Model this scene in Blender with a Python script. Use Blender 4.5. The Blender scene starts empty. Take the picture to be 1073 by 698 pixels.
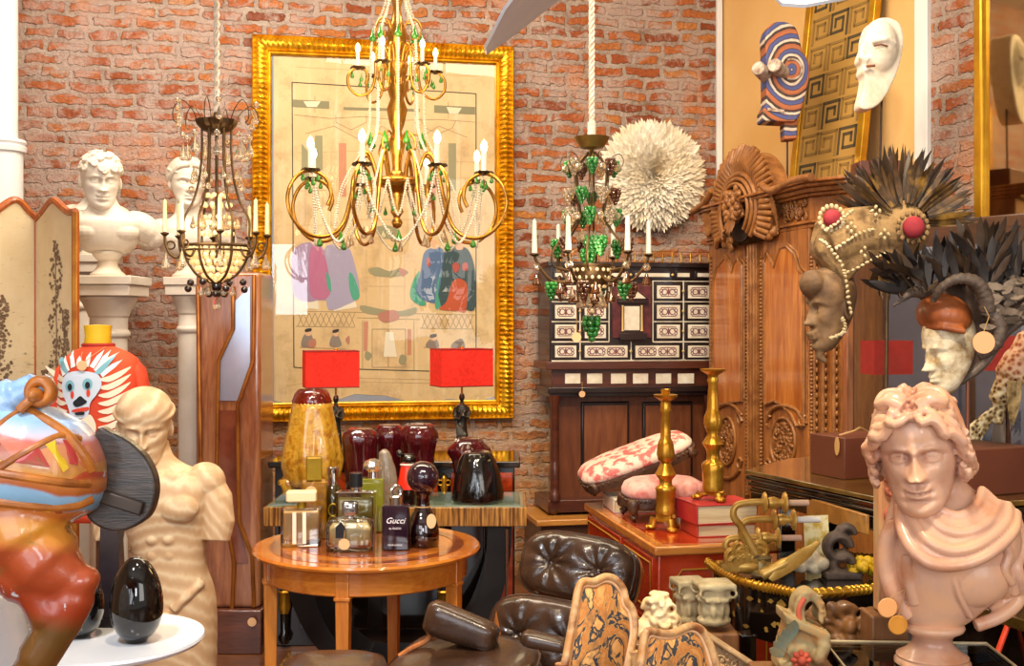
import bpy, bmesh, math, random
from mathutils import Vector, Matrix, Euler, noise
V = Vector; PI = math.pi
random.seed(7)
SC = bpy.context.scene; COL = SC.collection
F, HZ, CX, EYE = 1200.0, 338.0, 536.5, 1.5
def P(px, py, Y): return V(((px-CX)*Y/F, Y, EYE-(py-HZ)*Y/F))
def XP(px, Y): return (px-CX)*Y/F
def ZP(py, Y): return EYE-(py-HZ)*Y/F
def YZ(py, z): return (EYE-z)*F/(py-HZ)
def C(h):
    h = h.lstrip('#'); o = []
    for i in (0, 2, 4):
        c = int(h[i:i+2], 16)/255
        o.append(c/12.92 if c <= .04045 else ((c+.055)/1.055)**2.4)
    return (*o, 1)
# ---------------------------------------------------------------- materials
def newmat(name):
    m = bpy.data.materials.new(name); m.use_nodes = True
    nt = m.node_tree; b = nt.nodes['Principled BSDF']
    return m, nt, b
def nd(nt, typ, **kw):
    n = nt.nodes.new(typ)
    for k, v in kw.items():
        if k.startswith('_'): setattr(n, k[1:], v)
        else: n.inputs[k.replace('__', ' ')].default_value = v
    return n
def mixc(nt, fac, a, b, blend='MIX'):
    n = nt.nodes.new('ShaderNodeMix'); n.data_type = 'RGBA'; n.blend_type = blend
    for idx, val in ((0, fac), (6, a), (7, b)):
        if hasattr(val, 'is_output') or isinstance(val, bpy.types.NodeSocket): nt.links.new(val, n.inputs[idx])
        else: n.inputs[idx].default_value = val
    return n.outputs[2]
def ramp(nt, src, stops):
    r = nt.nodes.new('ShaderNodeValToRGB'); nt.links.new(src, r.inputs[0])
    e = r.color_ramp.elements
    while len(e) < len(stops): e.new(.5)
    for i, (p, c) in enumerate(stops):
        e[i].position = p; e[i].color = c if hasattr(c, '__len__') else (c, c, c, 1)
    return r.outputs[0]
def coords(nt, scale=(1, 1, 1), rot=(0, 0, 0), kind='Object'):
    t = nt.nodes.new('ShaderNodeTexCoord'); mp = nt.nodes.new('ShaderNodeMapping')
    mp.inputs['Scale'].default_value = scale; mp.inputs['Rotation'].default_value = rot
    nt.links.new(t.outputs[kind], mp.inputs[0]); return mp.outputs[0]
def noisen(nt, vec, scale, detail=4, rough=.55, dist=0):
    n = nd(nt, 'ShaderNodeTexNoise', Scale=scale, Detail=detail, Roughness=rough, Distortion=dist)
    nt.links.new(vec, n.inputs['Vector']); return n.outputs[0]
def bumpn(nt, b, h, strength=.3, dist=.01):
    n = nd(nt, 'ShaderNodeBump', Strength=strength, Distance=dist)
    nt.links.new(h, n.inputs['Height']); nt.links.new(n.outputs[0], b.inputs['Normal']); return n
def mat(name, c1, c2=None, rough=.5, metal=0, scale=8, lo=.35, hi=.65, bump=0, bscale=None, coat=0, trans=0, ior=1.45,
        em=None, es=0, stretch=(1, 1, 1), spec=.5, sheen=0, sss=0, c3=None):
    m, nt, b = newmat(name)
    b.inputs['Base Color'].default_value = C(c1); b.inputs['Roughness'].default_value = rough
    b.inputs['Metallic'].default_value = metal; b.inputs['Coat Weight'].default_value = coat
    b.inputs['Transmission Weight'].default_value = trans; b.inputs['IOR'].default_value = ior
    b.inputs['Specular IOR Level'].default_value = spec; b.inputs['Sheen Weight'].default_value = sheen
    b.inputs['Coat Roughness'].default_value = .08
    if sss: b.inputs['Subsurface Weight'].default_value = sss; b.inputs['Subsurface Radius'].default_value = (.01, .006, .004)
    vec = coords(nt, stretch)
    if c2:
        f = noisen(nt, vec, scale, 5)
        st = [(lo, C(c1)), (hi, C(c2))]
        if c3: st = [(lo, C(c1)), ((lo+hi)/2, C(c3)), (hi, C(c2))]
        nt.links.new(ramp(nt, f, st), b.inputs['Base Color'])
    if em: b.inputs['Emission Color'].default_value = C(em); b.inputs['Emission Strength'].default_value = es
    if bump:
        h = noisen(nt, vec, bscale or scale*4, 4)
        bumpn(nt, b, h, bump)
    return m
def shade_patina(m, dark, lo=.40, hi=.50, k=.8):           # crevice shade painted into the hollows of carved work, along with grime
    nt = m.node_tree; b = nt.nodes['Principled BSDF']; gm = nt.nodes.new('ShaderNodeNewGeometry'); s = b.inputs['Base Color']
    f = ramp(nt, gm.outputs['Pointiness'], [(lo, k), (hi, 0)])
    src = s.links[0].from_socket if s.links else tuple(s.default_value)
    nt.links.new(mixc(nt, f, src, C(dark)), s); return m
def wood(name, c1, c2, scale=6, axis='Z', rough=.35, coat=.3, dist=3, c3=None, bump=.05):
    m, nt, b = newmat(name)
    st = {'X': (.12, 1, 1), 'Y': (1, .12, 1), 'Z': (1, 1, .12)}[axis]
    vec = coords(nt, st)
    f = noisen(nt, vec, scale*3, 6, .6, dist*.3)
    f2 = noisen(nt, vec, scale*18, 3, .5)
    mx = nd(nt, 'ShaderNodeMath', _operation='MULTIPLY_ADD'); nt.links.new(f2, mx.inputs[0]); mx.inputs[1].default_value = .35
    nt.links.new(f, mx.inputs[2])
    st = [(.45, C(c1)), (.85, C(c2))]
    if c3: st = [(.42, C(c3)), (.6, C(c1)), (.85, C(c2))]
    nt.links.new(ramp(nt, mx.outputs[0], st), b.inputs['Base Color'])
    b.inputs['Roughness'].default_value = rough; b.inputs['Coat Weight'].default_value = coat; b.inputs['Coat Roughness'].default_value = .12
    if bump: bumpn(nt, b, mx.outputs[0], bump)
    return m
def glass(name, col, rough=.02, ior=1.45, bump=0, bscale=30, dens=None):
    m, nt, b = newmat(name)
    b.inputs['Base Color'].default_value = C(col); b.inputs['Roughness'].default_value = rough
    b.inputs['Transmission Weight'].default_value = 1; b.inputs['IOR'].default_value = ior
    if bump: bumpn(nt, b, noisen(nt, coords(nt), bscale, 3), bump)
    return m
def pane_mat(name, tint='#ffffff', refl=1.0, base=.04):
    # thin sheet: see-through with the mirror sheen of a flat pane
    m = bpy.data.materials.new(name); m.use_nodes = True; nt = m.node_tree; nt.nodes.clear()
    o = nt.nodes.new('ShaderNodeOutputMaterial'); t = nd(nt, 'ShaderNodeBsdfTransparent', Color=C(tint))
    g = nd(nt, 'ShaderNodeBsdfGlossy', Roughness=.01); fr = nd(nt, 'ShaderNodeFresnel', IOR=1.5)
    ma = nd(nt, 'ShaderNodeMath', _operation='MULTIPLY_ADD'); ma.inputs[1].default_value = refl; ma.inputs[2].default_value = base
    mx = nt.nodes.new('ShaderNodeMixShader')
    nt.links.new(fr.outputs[0], ma.inputs[0]); nt.links.new(ma.outputs[0], mx.inputs[0])
    nt.links.new(t.outputs[0], mx.inputs[1]); nt.links.new(g.outputs[0], mx.inputs[2]); nt.links.new(mx.outputs[0], o.inputs[0])
    return m
def flat(name, c, rough=.7): return mat(name, c, rough=rough)
# ---------------------------------------------------------------- objects
def tag(o, label, cat, group=None, kind=None):
    o['label'] = label; o['category'] = cat
    if group: o['group'] = group
    if kind: o['kind'] = kind
    return o
def thing(name, label, cat, loc=(0, 0, 0), rz=0, group=None):
    o = bpy.data.objects.new(name, None); COL.objects.link(o); o.empty_display_size = .1
    o.location = loc; o.rotation_euler = (0, 0, rz)
    return tag(o, label, cat, group)
def wm(t):
    return Matrix.Translation(t.location) @ t.rotation_euler.to_matrix().to_4x4()
class MB:
    def __init__(s, T=None, world=None):
        s.v = []; s.f = []; s.m = []; s.mi = 0
        s.T = T or Matrix.Identity(4)
        if world is not None: s.T = wm(world).inverted() @ s.T
    def add(s, vs, fs, M=None):
        n = len(s.v); T = s.T @ M if M is not None else s.T
        s.v += [T @ V(p) for p in vs]
        s.f += [tuple(i+n for i in f) for f in fs]; s.m += [s.mi]*len(fs)
        return s
    def box(s, c, size, M=None, rz=0, top=None):
        x, y, z = [d/2 for d in size]; tx, ty = top if top else (1, 1)
        vs = [(-x, -y, -z), (x, -y, -z), (x, y, -z), (-x, y, -z), (-x*tx, -y*ty, z), (x*tx, -y*ty, z), (x*tx, y*ty, z), (-x*tx, y*ty, z)]
        R = Matrix.Translation(V(c)) @ Matrix.Rotation(rz, 4, 'Z')
        if M is not None: R = R @ M
        return s.add(vs, [(0, 3, 2, 1), (4, 5, 6, 7), (0, 1, 5, 4), (1, 2, 6, 5), (2, 3, 7, 6), (3, 0, 4, 7)], R)
    def rings(s, rings, closed=False, cap=True, M=None):
        n = len(rings[0]); vs = [p for r in rings for p in r]; fs = []
        L = len(rings)
        for i in range(L if closed else L-1):
            a, b = i*n, ((i+1) % L)*n
            for j in range(n):
                k = (j+1) % n; fs.append((a+j, a+k, b+k, b+j))
        if cap and not closed:
            fs.append(tuple(reversed(range(n)))); fs.append(tuple(range((L-1)*n, L*n)))
        return s.add(vs, fs, M)
    def lathe(s, prof, seg=24, c=(0, 0, 0), M=None, cap=True, sx=1, sy=1, flute=None, ang=None):
        R = Matrix.Translation(V(c))
        if M is not None: R = R @ M
        rs = []
        for r, z in prof:
            ring = []
            for j in range(seg):
                a = 2*PI*j/seg; q = max(r, 1e-4)
                if flute: q *= 1+flute(a, z)
                ring.append((q*math.cos(a)*sx, q*math.sin(a)*sy, z))
            rs.append(ring)
        return s.rings(rs, cap=cap, M=R)
    def ell(s, c, r, seg=16, rg=10, M=None):
        if not hasattr(r, '__len__'): r = (r, r, r)
        prof = [(math.sin(PI*i/rg), -math.cos(PI*i/rg)) for i in range(rg+1)]
        R = Matrix.Translation(V(c))
        if M is not None: R = R @ M
        return s.lathe(prof, seg, (0, 0, 0), R @ Matrix.Diagonal((*r, 1)))
    def tube(s, pts, r, seg=8, closed=False, cap=True, flat=None, up=None):
        pts = [V(p) for p in pts]; n = len(pts)
        if not hasattr(r, '__len__'): r = [r]*n
        rs = []; prev = None
        for i in range(n):
            a = pts[i-1] if (i > 0 or closed) else pts[i]; b = pts[(i+1) % n] if (i < n-1 or closed) else pts[i]
            t = (b-a)
            t = t.normalized() if t.length > 1e-9 else V((0, 0, 1))
            if prev is None:
                u0 = V(up) if up else (V((0, 0, 1)) if abs(t.z) < .9 else V((0, 1, 0)))
                u = (u0 - t*u0.dot(t)).normalized()
            else: u = (prev - t*prev.dot(t)); u = u.normalized() if u.length > 1e-6 else t.orthogonal().normalized()
            prev = u; w = t.cross(u); fl = flat or 1
            rs.append([pts[i] + u*math.cos(2*PI*j/seg)*r[i]*fl + w*math.sin(2*PI*j/seg)*r[i] for j in range(seg)])
        return s.rings(rs, closed, cap)
    def merge(s, o):
        n = len(s.v); s.v += o.v; s.f += [tuple(i+n for i in f) for f in o.f]; s.m += o.m; return s
    def prism(s, poly, y0, y1, M=None):          # outline in x,z extruded along y
        n = len(poly)
        vs = [(x, y0, z) for x, z in poly] + [(x, y1, z) for x, z in poly]
        fs = [tuple(range(n)), tuple(range(2*n-1, n-1, -1))] + [(i, i+n, (i+1) % n+n, (i+1) % n) for i in range(n)]
        return s.add(vs, fs, M)
    def grid(s, fn, nu, nv, M=None, wrapu=False):
        vs = [fn(i/(nu if wrapu else nu-1), j/(nv-1)) for j in range(nv) for i in range(nu)]; fs = []
        for j in range(nv-1):
            for i in range(nu if wrapu else nu-1):
                k = (i+1) % nu; fs.append((j*nu+i, j*nu+k, (j+1)*nu+k, (j+1)*nu+i))
        return s.add(vs, fs, M)
    def torus(s, c, R, r, seg=20, rs=8, M=None, a0=0, a1=2*PI, sz=1):
        full = abs(a1-a0-2*PI) < 1e-6; n = seg if full else seg+1
        pts = [V((R*math.cos(a0+(a1-a0)*i/seg), 0, sz*R*math.sin(a0+(a1-a0)*i/seg))) for i in range(n)]
        X = Matrix.Translation(V(c))
        if M is not None: X = X @ M
        o = s.T; s.T = o @ X; s.tube(pts, r, rs, closed=full); s.T = o; return s
    def build(s, name, mats, parent=None, smooth=35, bev=0, normals=True, sub=0, bseg=2):
        me = bpy.data.meshes.new(name); me.from_pydata(s.v, [], s.f)
        if not isinstance(mats, (list, tuple)): mats = [mats]
        for m in mats: me.materials.append(m)
        if len(mats) > 1: me.polygons.foreach_set('material_index', s.m)
        if normals:
            bm = bmesh.new(); bm.from_mesh(me); bmesh.ops.recalc_face_normals(bm, faces=bm.faces); bm.to_mesh(me); bm.free()
        if smooth:
            me.polygons.foreach_set('use_smooth', [True]*len(me.polygons))
            if smooth < 180: me.set_sharp_from_angle(angle=math.radians(smooth))
        o = bpy.data.objects.new(name, me); COL.objects.link(o)
        if parent: o.parent = parent
        if bev:
            b = o.modifiers.new('b', 'BEVEL'); b.width = bev; b.segments = bseg; b.limit_method = 'ANGLE'; b.angle_limit = .6
            if not smooth: pass
        if sub:
            b = o.modifiers.new('s', 'SUBSURF'); b.levels = sub; b.render_levels = sub
        return o
    def sculpt(s, name, mats, parent=None, voxel=.005, it=3, fac=.5):
        o = s.build(name, mats, parent, 180)
        r = o.modifiers.new('r', 'REMESH'); r.mode = 'VOXEL'; r.voxel_size = voxel; r.use_smooth_shade = True
        if it:
            q = o.modifiers.new('q', 'SMOOTH'); q.factor = fac; q.iterations = it
        dg = bpy.context.evaluated_depsgraph_get(); ev = o.evaluated_get(dg)
        me = bpy.data.meshes.new_from_object(ev); me.name = name
        o.modifiers.clear(); old = o.data; o.data = me; bpy.data.meshes.remove(old)
        me.polygons.foreach_set('use_smooth', [True]*len(me.polygons))
        return o
def clone(src, parent=None, loc=None, rot=None, scale=None):
    c = src.copy(); COL.objects.link(c)
    if parent: c.parent = parent
    if loc is not None: c.location = loc
    if rot is not None: c.rotation_euler = rot
    if scale is not None: c.scale = scale if hasattr(scale, '__len__') else (scale,)*3
    return c
def copy_tree(o, loc, rz=0, label=None, group=None, parent=None):
    c = o.copy(); COL.objects.link(c)
    if parent: c.parent = parent
    else:
        c.location = loc; c.rotation_euler = (0, 0, rz)
        if label: c['label'] = label
        if group: c['group'] = group
    for ch in [k for k in bpy.data.objects if k.parent == o]: copy_tree(ch, None, parent=c)
    return c
def struct(o): o['kind'] = 'structure'; return o
def rot(ax, deg): return Matrix.Rotation(math.radians(deg), 4, ax)
def tr(*p): return Matrix.Translation(V(p))
def cr(pts, n=8, closed=False):                       # smooth curve through points
    pts = [V(p) for p in pts]; L = len(pts); out = []
    for i in range(L if closed else L-1):
        if closed: p0, p1, p2, p3 = pts[i-1], pts[i], pts[(i+1) % L], pts[(i+2) % L]
        else: p0, p1, p2, p3 = pts[max(i-1, 0)], pts[i], pts[i+1], pts[min(i+2, L-1)]
        for k in range(n):
            t = k/n
            out.append(.5*((2*p1)+(p2-p0)*t+(2*p0-5*p1+4*p2-p3)*t*t+(3*p1-p0-3*p2+p3)*t**3))
    if not closed: out.append(pts[-1])
    return out
def cr2(pts, n=6, closed=True): return [(p.x, p.z) for p in cr([(a, 0, b) for a, b in pts], n, closed)]
def g(x, s): return math.exp(-(x*x)/(2*s*s))
def lerp(tab, z):
    n = len(tab)
    if z <= tab[0][0]: return tab[0][1:]
    for i in range(n-1):
        a, b = tab[i], tab[i+1]
        if z <= b[0]:
            p, q = tab[max(i-1, 0)], tab[min(i+2, n-1)]; h = b[0]-a[0]; t = (z-a[0])/h; o = []
            for k in range(1, len(a)):
                m0 = (b[k]-p[k])/max(b[0]-p[0], 1e-6)*h; m1 = (q[k]-a[k])/max(q[0]-a[0], 1e-6)*h
                o.append((2*t**3-3*t*t+1)*a[k]+(t**3-2*t*t+t)*m0+(-2*t**3+3*t*t)*b[k]+(t**3-t*t)*m1)
            return tuple(o)
    return tab[-1][1:]
HEADTAB = [(-.50, .06, -.30, -.16), (-.47, .13, -.355, -.08), (-.41, .19, -.375, .0), (-.33, .235, -.37, .10), (-.24, .265, -.365, .20),
           (-.12, .295, -.36, .30), (0, .315, -.36, .36), (.1, .33, -.37, .40), (.2, .33, -.37, .41), (.3, .305, -.34, .385), (.4, .24, -.265, .30), (.46, .16, -.17, .20), (.5, .02, -.01, .03)]
def face_d(x, z):
    ax = abs(x); d = 0
    # nose: bridge .07 -> tip -.155
    t = (.085-z)/.238
    if t > -.3:
        tt = max(0, min(t, 1)); w = .034-.010*math.sin(PI*min(1, tt*1.25))+.010*tt; top = .022+.098*tt**1.05
        fade = g(t, .10) if t < 0 else (1 if t <= 1 else max(0, 1-((t-1)/.13))**.8)
        d += top*fade*g(x, w)
    d += .050*g(ax-.048, .020)*g(z+.148, .022)             # wings of the nose
    d -= .018*g(ax-.026, .010)*g(z+.178, .008)             # nostrils
    # brow ridge and eye sockets
    d += .034*g(ax-.125, .075)*g(z-(.060+.028*math.sin(PI*min(1, max(0, ax-.03)/.2))), .022)
    d -= .045*g(ax-.062, .022)*g(z-.012, .036)
    d -= .060*g(ax-.135, .058)*g(z-.018, .036)
    ex = (ax-.132); eyelid = max(0, 1-(ex/.075)**2)
    d += .050*eyelid**.8*g(z-.006, .022)                    # eyeball
    zu = .006+.030*eyelid                                  # upper lid edge
    d += .020*eyelid**.5*g(z-zu, .008)
    d -= .012*eyelid**.5*g(z-zu+.013, .006)
    d += .012*eyelid**.5*g(z+.022*eyelid-.002, .006)
    d -= .016*g(ex, .06)*g(z-zu-.020, .009)                # fold above the lid
    # cheeks, mouth barrel, lips
    d += .026*g(ax-.185, .060)*g(z+.085, .055)
    d -= .018*g(ax-.20, .05)*g(z+.24, .06)
    d += .030*g(x, .11)*g(z+.275, .07)
    lw = max(0, 1-(ax/.106)**2)
    cup = .006*g(ax-.026, .018)-.004*g(x, .012)
    d += .034*lw**.7*g(z+.252-cup-.012*(1-lw), .014)
    d += .040*lw**.9*g(z+.300, .017)*g(x, .065)
    d -= .034*lw**.4*g(z+.274-.010*(ax/.098)**2, .0065)
    d -= .014*g(ax-.105, .018)*g(z+.272, .02)
    d -= .012*g(x, .011)*g(z+.215, .022)
    d -= .026*g(x, .075)*g(z+.342, .018)
    d += .048*g(x, .070)*g(z+.425, .042)
    return d
def head(mb, M, n=120, m=120, ears=True, amp=1.0):
    rs = []
    for j in range(m+1):
        z = -.5+j/m
        W, a, b = lerp(HEADTAB, z); yc = (a+b)/2; D = (b-a)/2
        ring = []
        for i in range(n):
            ph = 2*PI*i/n; ph = ph+.30*math.sin(2*ph+0)*.5*(1 if True else 0)
            c, s = math.cos(ph), math.sin(ph); e = 2/2.15
            x = W*math.copysign(abs(c)**e, c); y = yc+D*math.copysign(abs(s)**e, s)
            if s < 0: y -= face_d(x, z)*amp*min(1, -s*2.0)
            ring.append((x, y, z))
        rs.append(ring)
    mb.rings(rs, M=M)
    if ears:
        for sx in (-1, 1):
            E = M @ tr(sx*.315, .05, -.05) @ rot('Z', sx*18) @ rot('X', -8)
            mb.ell((0, 0, 0), (.03, .07, .105), 12, 8, E)
            mb.torus((0, 0, .0), .065, .02, 14, 6, E @ tr(sx*.02, 0, 0) @ rot('Z', 90), sz=1.5)
def loft(mb, secs, seg=48, n=6, M=None):               # (z, cx, cy, rx, ry, e)
    out = []
    L = len(secs)
    for i in range(L-1):
        p0, p1, p2, p3 = secs[max(i-1, 0)], secs[i], secs[i+1], secs[min(i+2, L-1)]
        for k in range(n):
            t = k/n
            out.append([.5*(2*b+(c-a)*t+(2*a-5*b+4*c-d)*t*t+(3*b-a-3*c+d)*t**3) for a, b, c, d in zip(p0, p1, p2, p3)])
    out.append(list(secs[-1])); rs = []
    for z, cx, cy, rx, ry, e in out:
        ring = []
        for j in range(seg):
            a = 2*PI*j/seg; c, s = math.cos(a), math.sin(a)
            ring.append((cx+max(rx, .001)*math.copysign(abs(c)**(2/e), c), cy+max(ry, .001)*math.copysign(abs(s)**(2/e), s), z))
        rs.append(ring)
    mb.rings(rs, M=M)
def leaf(mb, M, L, w, curl=.2, n=6, thick=0):           # a leaf/feather blade along +z, curling to -y
    vs = []; fs = []
    for i in range(n+1):
        t = i/n; ww = w*math.sin(PI*min(1, t*.92+.08))**.7*(1 if t < 1 else .1); y = -curl*L*t*t
        vs += [(-ww, y, L*t), (0, y-.12*w, L*t), (ww, y, L*t)]
    for i in range(n):
        a = 3*i; fs += [(a, a+1, a+4, a+3), (a+1, a+2, a+5, a+4)]
    mb.add(vs, fs, M)
def tagdisc(parent, p, r=.016, name='price_tag', axis='Y', T=None, m=None, cord=None):
    mb = MB(T) if T is not None else MB()
    mb.lathe([(0, -.001), (r, -.001), (r, .001), (0, .001)], 20, p, rot('X', 90) if axis == 'Y' else rot('Y', 90))
    o = mb.build(name, m or M_TAG, parent)
    if cord:
        mb = MB(T) if T is not None else MB(); mb.tube(cord, .0013, 5); mb.build('tag_cord', M_CORD, parent)
    return o
M_TAG = flat('tag_card', '#e8b988'); M_CORD = flat('cord', '#b98f5a')
# ---------------------------------------------------------------- camera, world, light
cam = bpy.data.objects.new('camera', bpy.data.cameras.new('camera')); COL.objects.link(cam); SC.camera = cam
cam.location = (0, 0, EYE); cam.rotation_euler = (PI/2, 0, 0)
cam.data.sensor_width = 36; cam.data.sensor_fit = 'HORIZONTAL'; cam.data.lens = F/1073*36; cam.data.shift_y = -(349-HZ)/1073; cam.data.clip_start = .05
SC.view_settings.view_transform = 'Standard'; SC.view_settings.look = 'None'; SC.view_settings.exposure = 0.06
w = bpy.data.worlds.new('world'); SC.world = w; w.use_nodes = True
w.node_tree.nodes['Background'].inputs[0].default_value = (1.0, .93, .85, 1); w.node_tree.nodes['Background'].inputs[1].default_value = .42
SC.cycles.max_bounces = 10; SC.cycles.transmission_bounces = 8; SC.cycles.glossy_bounces = 4; SC.cycles.diffuse_bounces = 3; SC.cycles.transparent_max_bounces = 12
SC.cycles.caustics_reflective = False; SC.cycles.caustics_refractive = False; SC.cycles.sample_clamp_indirect = 4; SC.cycles.blur_glossy = .5
SC.cycles.use_denoising = True
def area(name, loc, tgt, size, power, col):
    l = bpy.data.lights.new(name, 'AREA'); l.shape = 'RECTANGLE'; l.size, l.size_y = size; l.energy = power; l.color = col
    o = bpy.data.objects.new(name, l); COL.objects.link(o); o.location = loc
    o.rotation_euler = (V(tgt)-V(loc)).to_track_quat('-Z', 'Y').to_euler(); return o
def pt(name, loc, power, col, r=.05):
    l = bpy.data.lights.new(name, 'POINT'); l.energy = power; l.color = col; l.shadow_soft_size = r
    o = bpy.data.objects.new(name, l); COL.objects.link(o); o.location = loc; return o
area('shop_window_daylight', (-1.6, -1.6, 2.0), (-.2, 5, 1.3), (2.6, 2.6), 85, (.86, .93, 1))
area('shop_window_daylight_right', (2.7, -1.4, 2.2), (.6, 5, 1.3), (2.0, 2.4), 60, (1, .95, .88))
area('picture_reflection_light', (.40, -1.7, 2.05), (-.4, 6, 1.8), (.5, .9), 26, (.86, .93, 1))  # added light, placed to reflect as a pale patch in the picture glass
area('ceiling_wash_left', (-1.4, 4.6, 3.75), (-1.4, 6.2, 1.3), (1.6, .8), 80, (1, .88, .72))
area('ceiling_wash_centre', (.3, 4.5, 3.75), (.3, 6.4, 1.0), (1.6, .8), 66, (1, .84, .62))
def spot(name, loc, tgt, power, col, ang=70):
    l = bpy.data.lights.new(name, 'SPOT'); l.energy = power; l.color = col; l.spot_size = math.radians(ang); l.spot_blend = .8; l.shadow_soft_size = .09
    o = bpy.data.objects.new(name, l); COL.objects.link(o); o.location = loc; o.rotation_euler = (V(tgt)-V(loc)).to_track_quat('-Z', 'Y').to_euler(); return o
spot('fill_spot', (.9, 2.6, 3.7), (1.25, 5.2, 1.4), 230, (1, .83, .58)); spot('fill_spot', (.6, 1.5, 3.7), (1.1, 3.1, 1.0), 170, (1, .86, .64), 60)  # unseen spots added near the ceiling as warm fill
spot('fill_spot', (-.4, 1.9, 3.7), (-.3, 4.1, .7), 260, (1, .82, .56)); spot('fill_spot', (.5, 1.7, 3.7), (.45, 3.7, .7), 200, (1, .84, .6), 60)
spot('fill_spot', (-1.2, .8, 3.7), (-1.2, 3.0, 1.0), 260, (.86, .92, 1), 60)  # cool fill spot added to brighten the white table at left
# ---------------------------------------------------------------- shell
def brick_mat(name, seed, warm):
    m, nt, b = newmat(name)
    tc = coords(nt, (1, 1, 1), (0, 0, 0), 'UV')
    mp = nd(nt, 'ShaderNodeMapping'); mp.inputs['Location'].default_value = (seed, seed*.37, 0); nt.links.new(tc, mp.inputs[0])
    n = nd(nt, 'ShaderNodeTexNoise', Scale=9., Detail=3.); nt.links.new(mp.outputs[0], n.inputs['Vector'])
    n2 = nd(nt, 'ShaderNodeTexNoise', Scale=45., Detail=3.); nt.links.new(mp.outputs[0], n2.inputs['Vector'])
    def off(col, k):
        s = nd(nt, 'ShaderNodeVectorMath', _operation='SUBTRACT'); nt.links.new(col, s.inputs[0]); s.inputs[1].default_value = (.5, .5, .5)
        q = nd(nt, 'ShaderNodeVectorMath', _operation='SCALE'); q.inputs['Scale'].default_value = k; nt.links.new(s.outputs[0], q.inputs[0]); return q.outputs[0]
    a1 = nd(nt, 'ShaderNodeVectorMath', _operation='ADD'); nt.links.new(mp.outputs[0], a1.inputs[0]); nt.links.new(off(n.outputs['Color'], .06), a1.inputs[1])
    a2 = nd(nt, 'ShaderNodeVectorMath', _operation='ADD'); nt.links.new(a1.outputs[0], a2.inputs[0]); nt.links.new(off(n2.outputs['Color'], .024), a2.inputs[1])
    br = nt.nodes.new('ShaderNodeTexBrick'); nt.links.new(a2.outputs[0], br.inputs['Vector'])
    br.offset = .5; br.squash = .7; br.squash_frequency = 3
    for k, v in (('Scale', 1), ('Mortar Size', .0165), ('Mortar Smooth', .25), ('Brick Width', .235), ('Row Height', .0725), ('Bias', 0)): br.inputs[k].default_value = v
    br.inputs['Color1'].default_value = (0, 0, 0, 1); br.inputs['Color2'].default_value = (1, 1, 1, 1); br.inputs['Mortar'].default_value = (.5, .5, .5, 1)
    big = noisen(nt, mp.outputs[0], 1.1, 3); mid = noisen(nt, mp.outputs[0], 4.5, 5, .65); fine = noisen(nt, mp.outputs[0], 38, 5, .7)
    bc = ramp(nt, br.outputs['Color'], [(0, C('#8e4420')), (.25, C('#c46630')), (.5, C('#e08642')), (.7, C('#c86a34')), (1, C('#e0944a'))])
    bc = mixc(nt, ramp(nt, fine, [(.35, .0), (.75, .75)]), bc, C('#7a3a22'))
    bc = mixc(nt, ramp(nt, big, [(.42, 0), (.62, .55)]), bc, C('#b3603a'))
    mort = mixc(nt, ramp(nt, mid, [(.35, 0), (.65, 1)]), C('#c9b6a8'), C('#8f6f5c'))
    mort = mixc(nt, ramp(nt, fine, [(.45, 0), (.7, .7)]), mort, C('#cdbba8'))
    col = mixc(nt, br.outputs['Fac'], bc, mort)
    # old plaster smeared over part of the face
    pm = ramp(nt, noisen(nt, mp.outputs[0], 5.5, 8, .72, .6), [(.49, 0), (.57, .9)])
    pl = mixc(nt, mid, C('#d0b09c'), C('#b4a29c'))
    col = mixc(nt, pm, col, pl)
    pk = ramp(nt, noisen(nt, mp.outputs[0], 1.9, 5, .6, .4), [(.58, 0), (.63, .55)])
    col = mixc(nt, pk, col, C('#e09a72'))
    sep = nd(nt, 'ShaderNodeSeparateXYZ'); nt.links.new(tc, sep.inputs[0])
    lf = nd(nt, 'ShaderNodeMapRange'); nt.links.new(sep.outputs['X'], lf.inputs[0]); lf.inputs[1].default_value = 2.6; lf.inputs[2].default_value = 1.7
    l2 = nd(nt, 'ShaderNodeMath', _operation='MULTIPLY'); nt.links.new(lf.outputs[0], l2.inputs[0]); nt.links.new(ramp(nt, noisen(nt, mp.outputs[0], 6.5, 7, .7, .5), [(.46, 0), (.57, .6)]), l2.inputs[1])
    col = mixc(nt, l2.outputs[0], col, mixc(nt, fine, C('#d2a894'), C('#c0aca4')))
    lowm = nd(nt, 'ShaderNodeMapRange'); nt.links.new(sep.outputs['Y'], lowm.inputs[0]); lowm.inputs[1].default_value = 1.5; lowm.inputs[2].default_value = .7
    lm = nd(nt, 'ShaderNodeMath', _operation='MULTIPLY'); nt.links.new(lowm.outputs[0], lm.inputs[0]); nt.links.new(ramp(nt, noisen(nt, mp.outputs[0], 7, 5), [(.4, .1), (.62, .8)]), lm.inputs[1])
    col = mixc(nt, lm.outputs[0], col, C('#d9a468'))
    nt.links.new(col, b.inputs['Base Color']); b.inputs['Roughness'].default_value = .88
    h = nd(nt, 'ShaderNodeMath', _operation='MULTIPLY_ADD'); nt.links.new(br.outputs['Fac'], h.inputs[0]); h.inputs[1].default_value = -.8
    nt.links.new(fine, h.inputs[2])
    h2 = nd(nt, 'ShaderNodeMath', _operation='MULTIPLY_ADD'); nt.links.new(mid, h2.inputs[0]); h2.inputs[1].default_value = .7; nt.links.new(h.outputs[0], h2.inputs[2])
    bumpn(nt, b, h2.outputs[0], 1.0, .03)
    return m
M_BRICK = brick_mat('old_brick', 0.0, 0); M_BRICK2 = brick_mat('old_brick_right', 3.3, 0)
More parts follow.
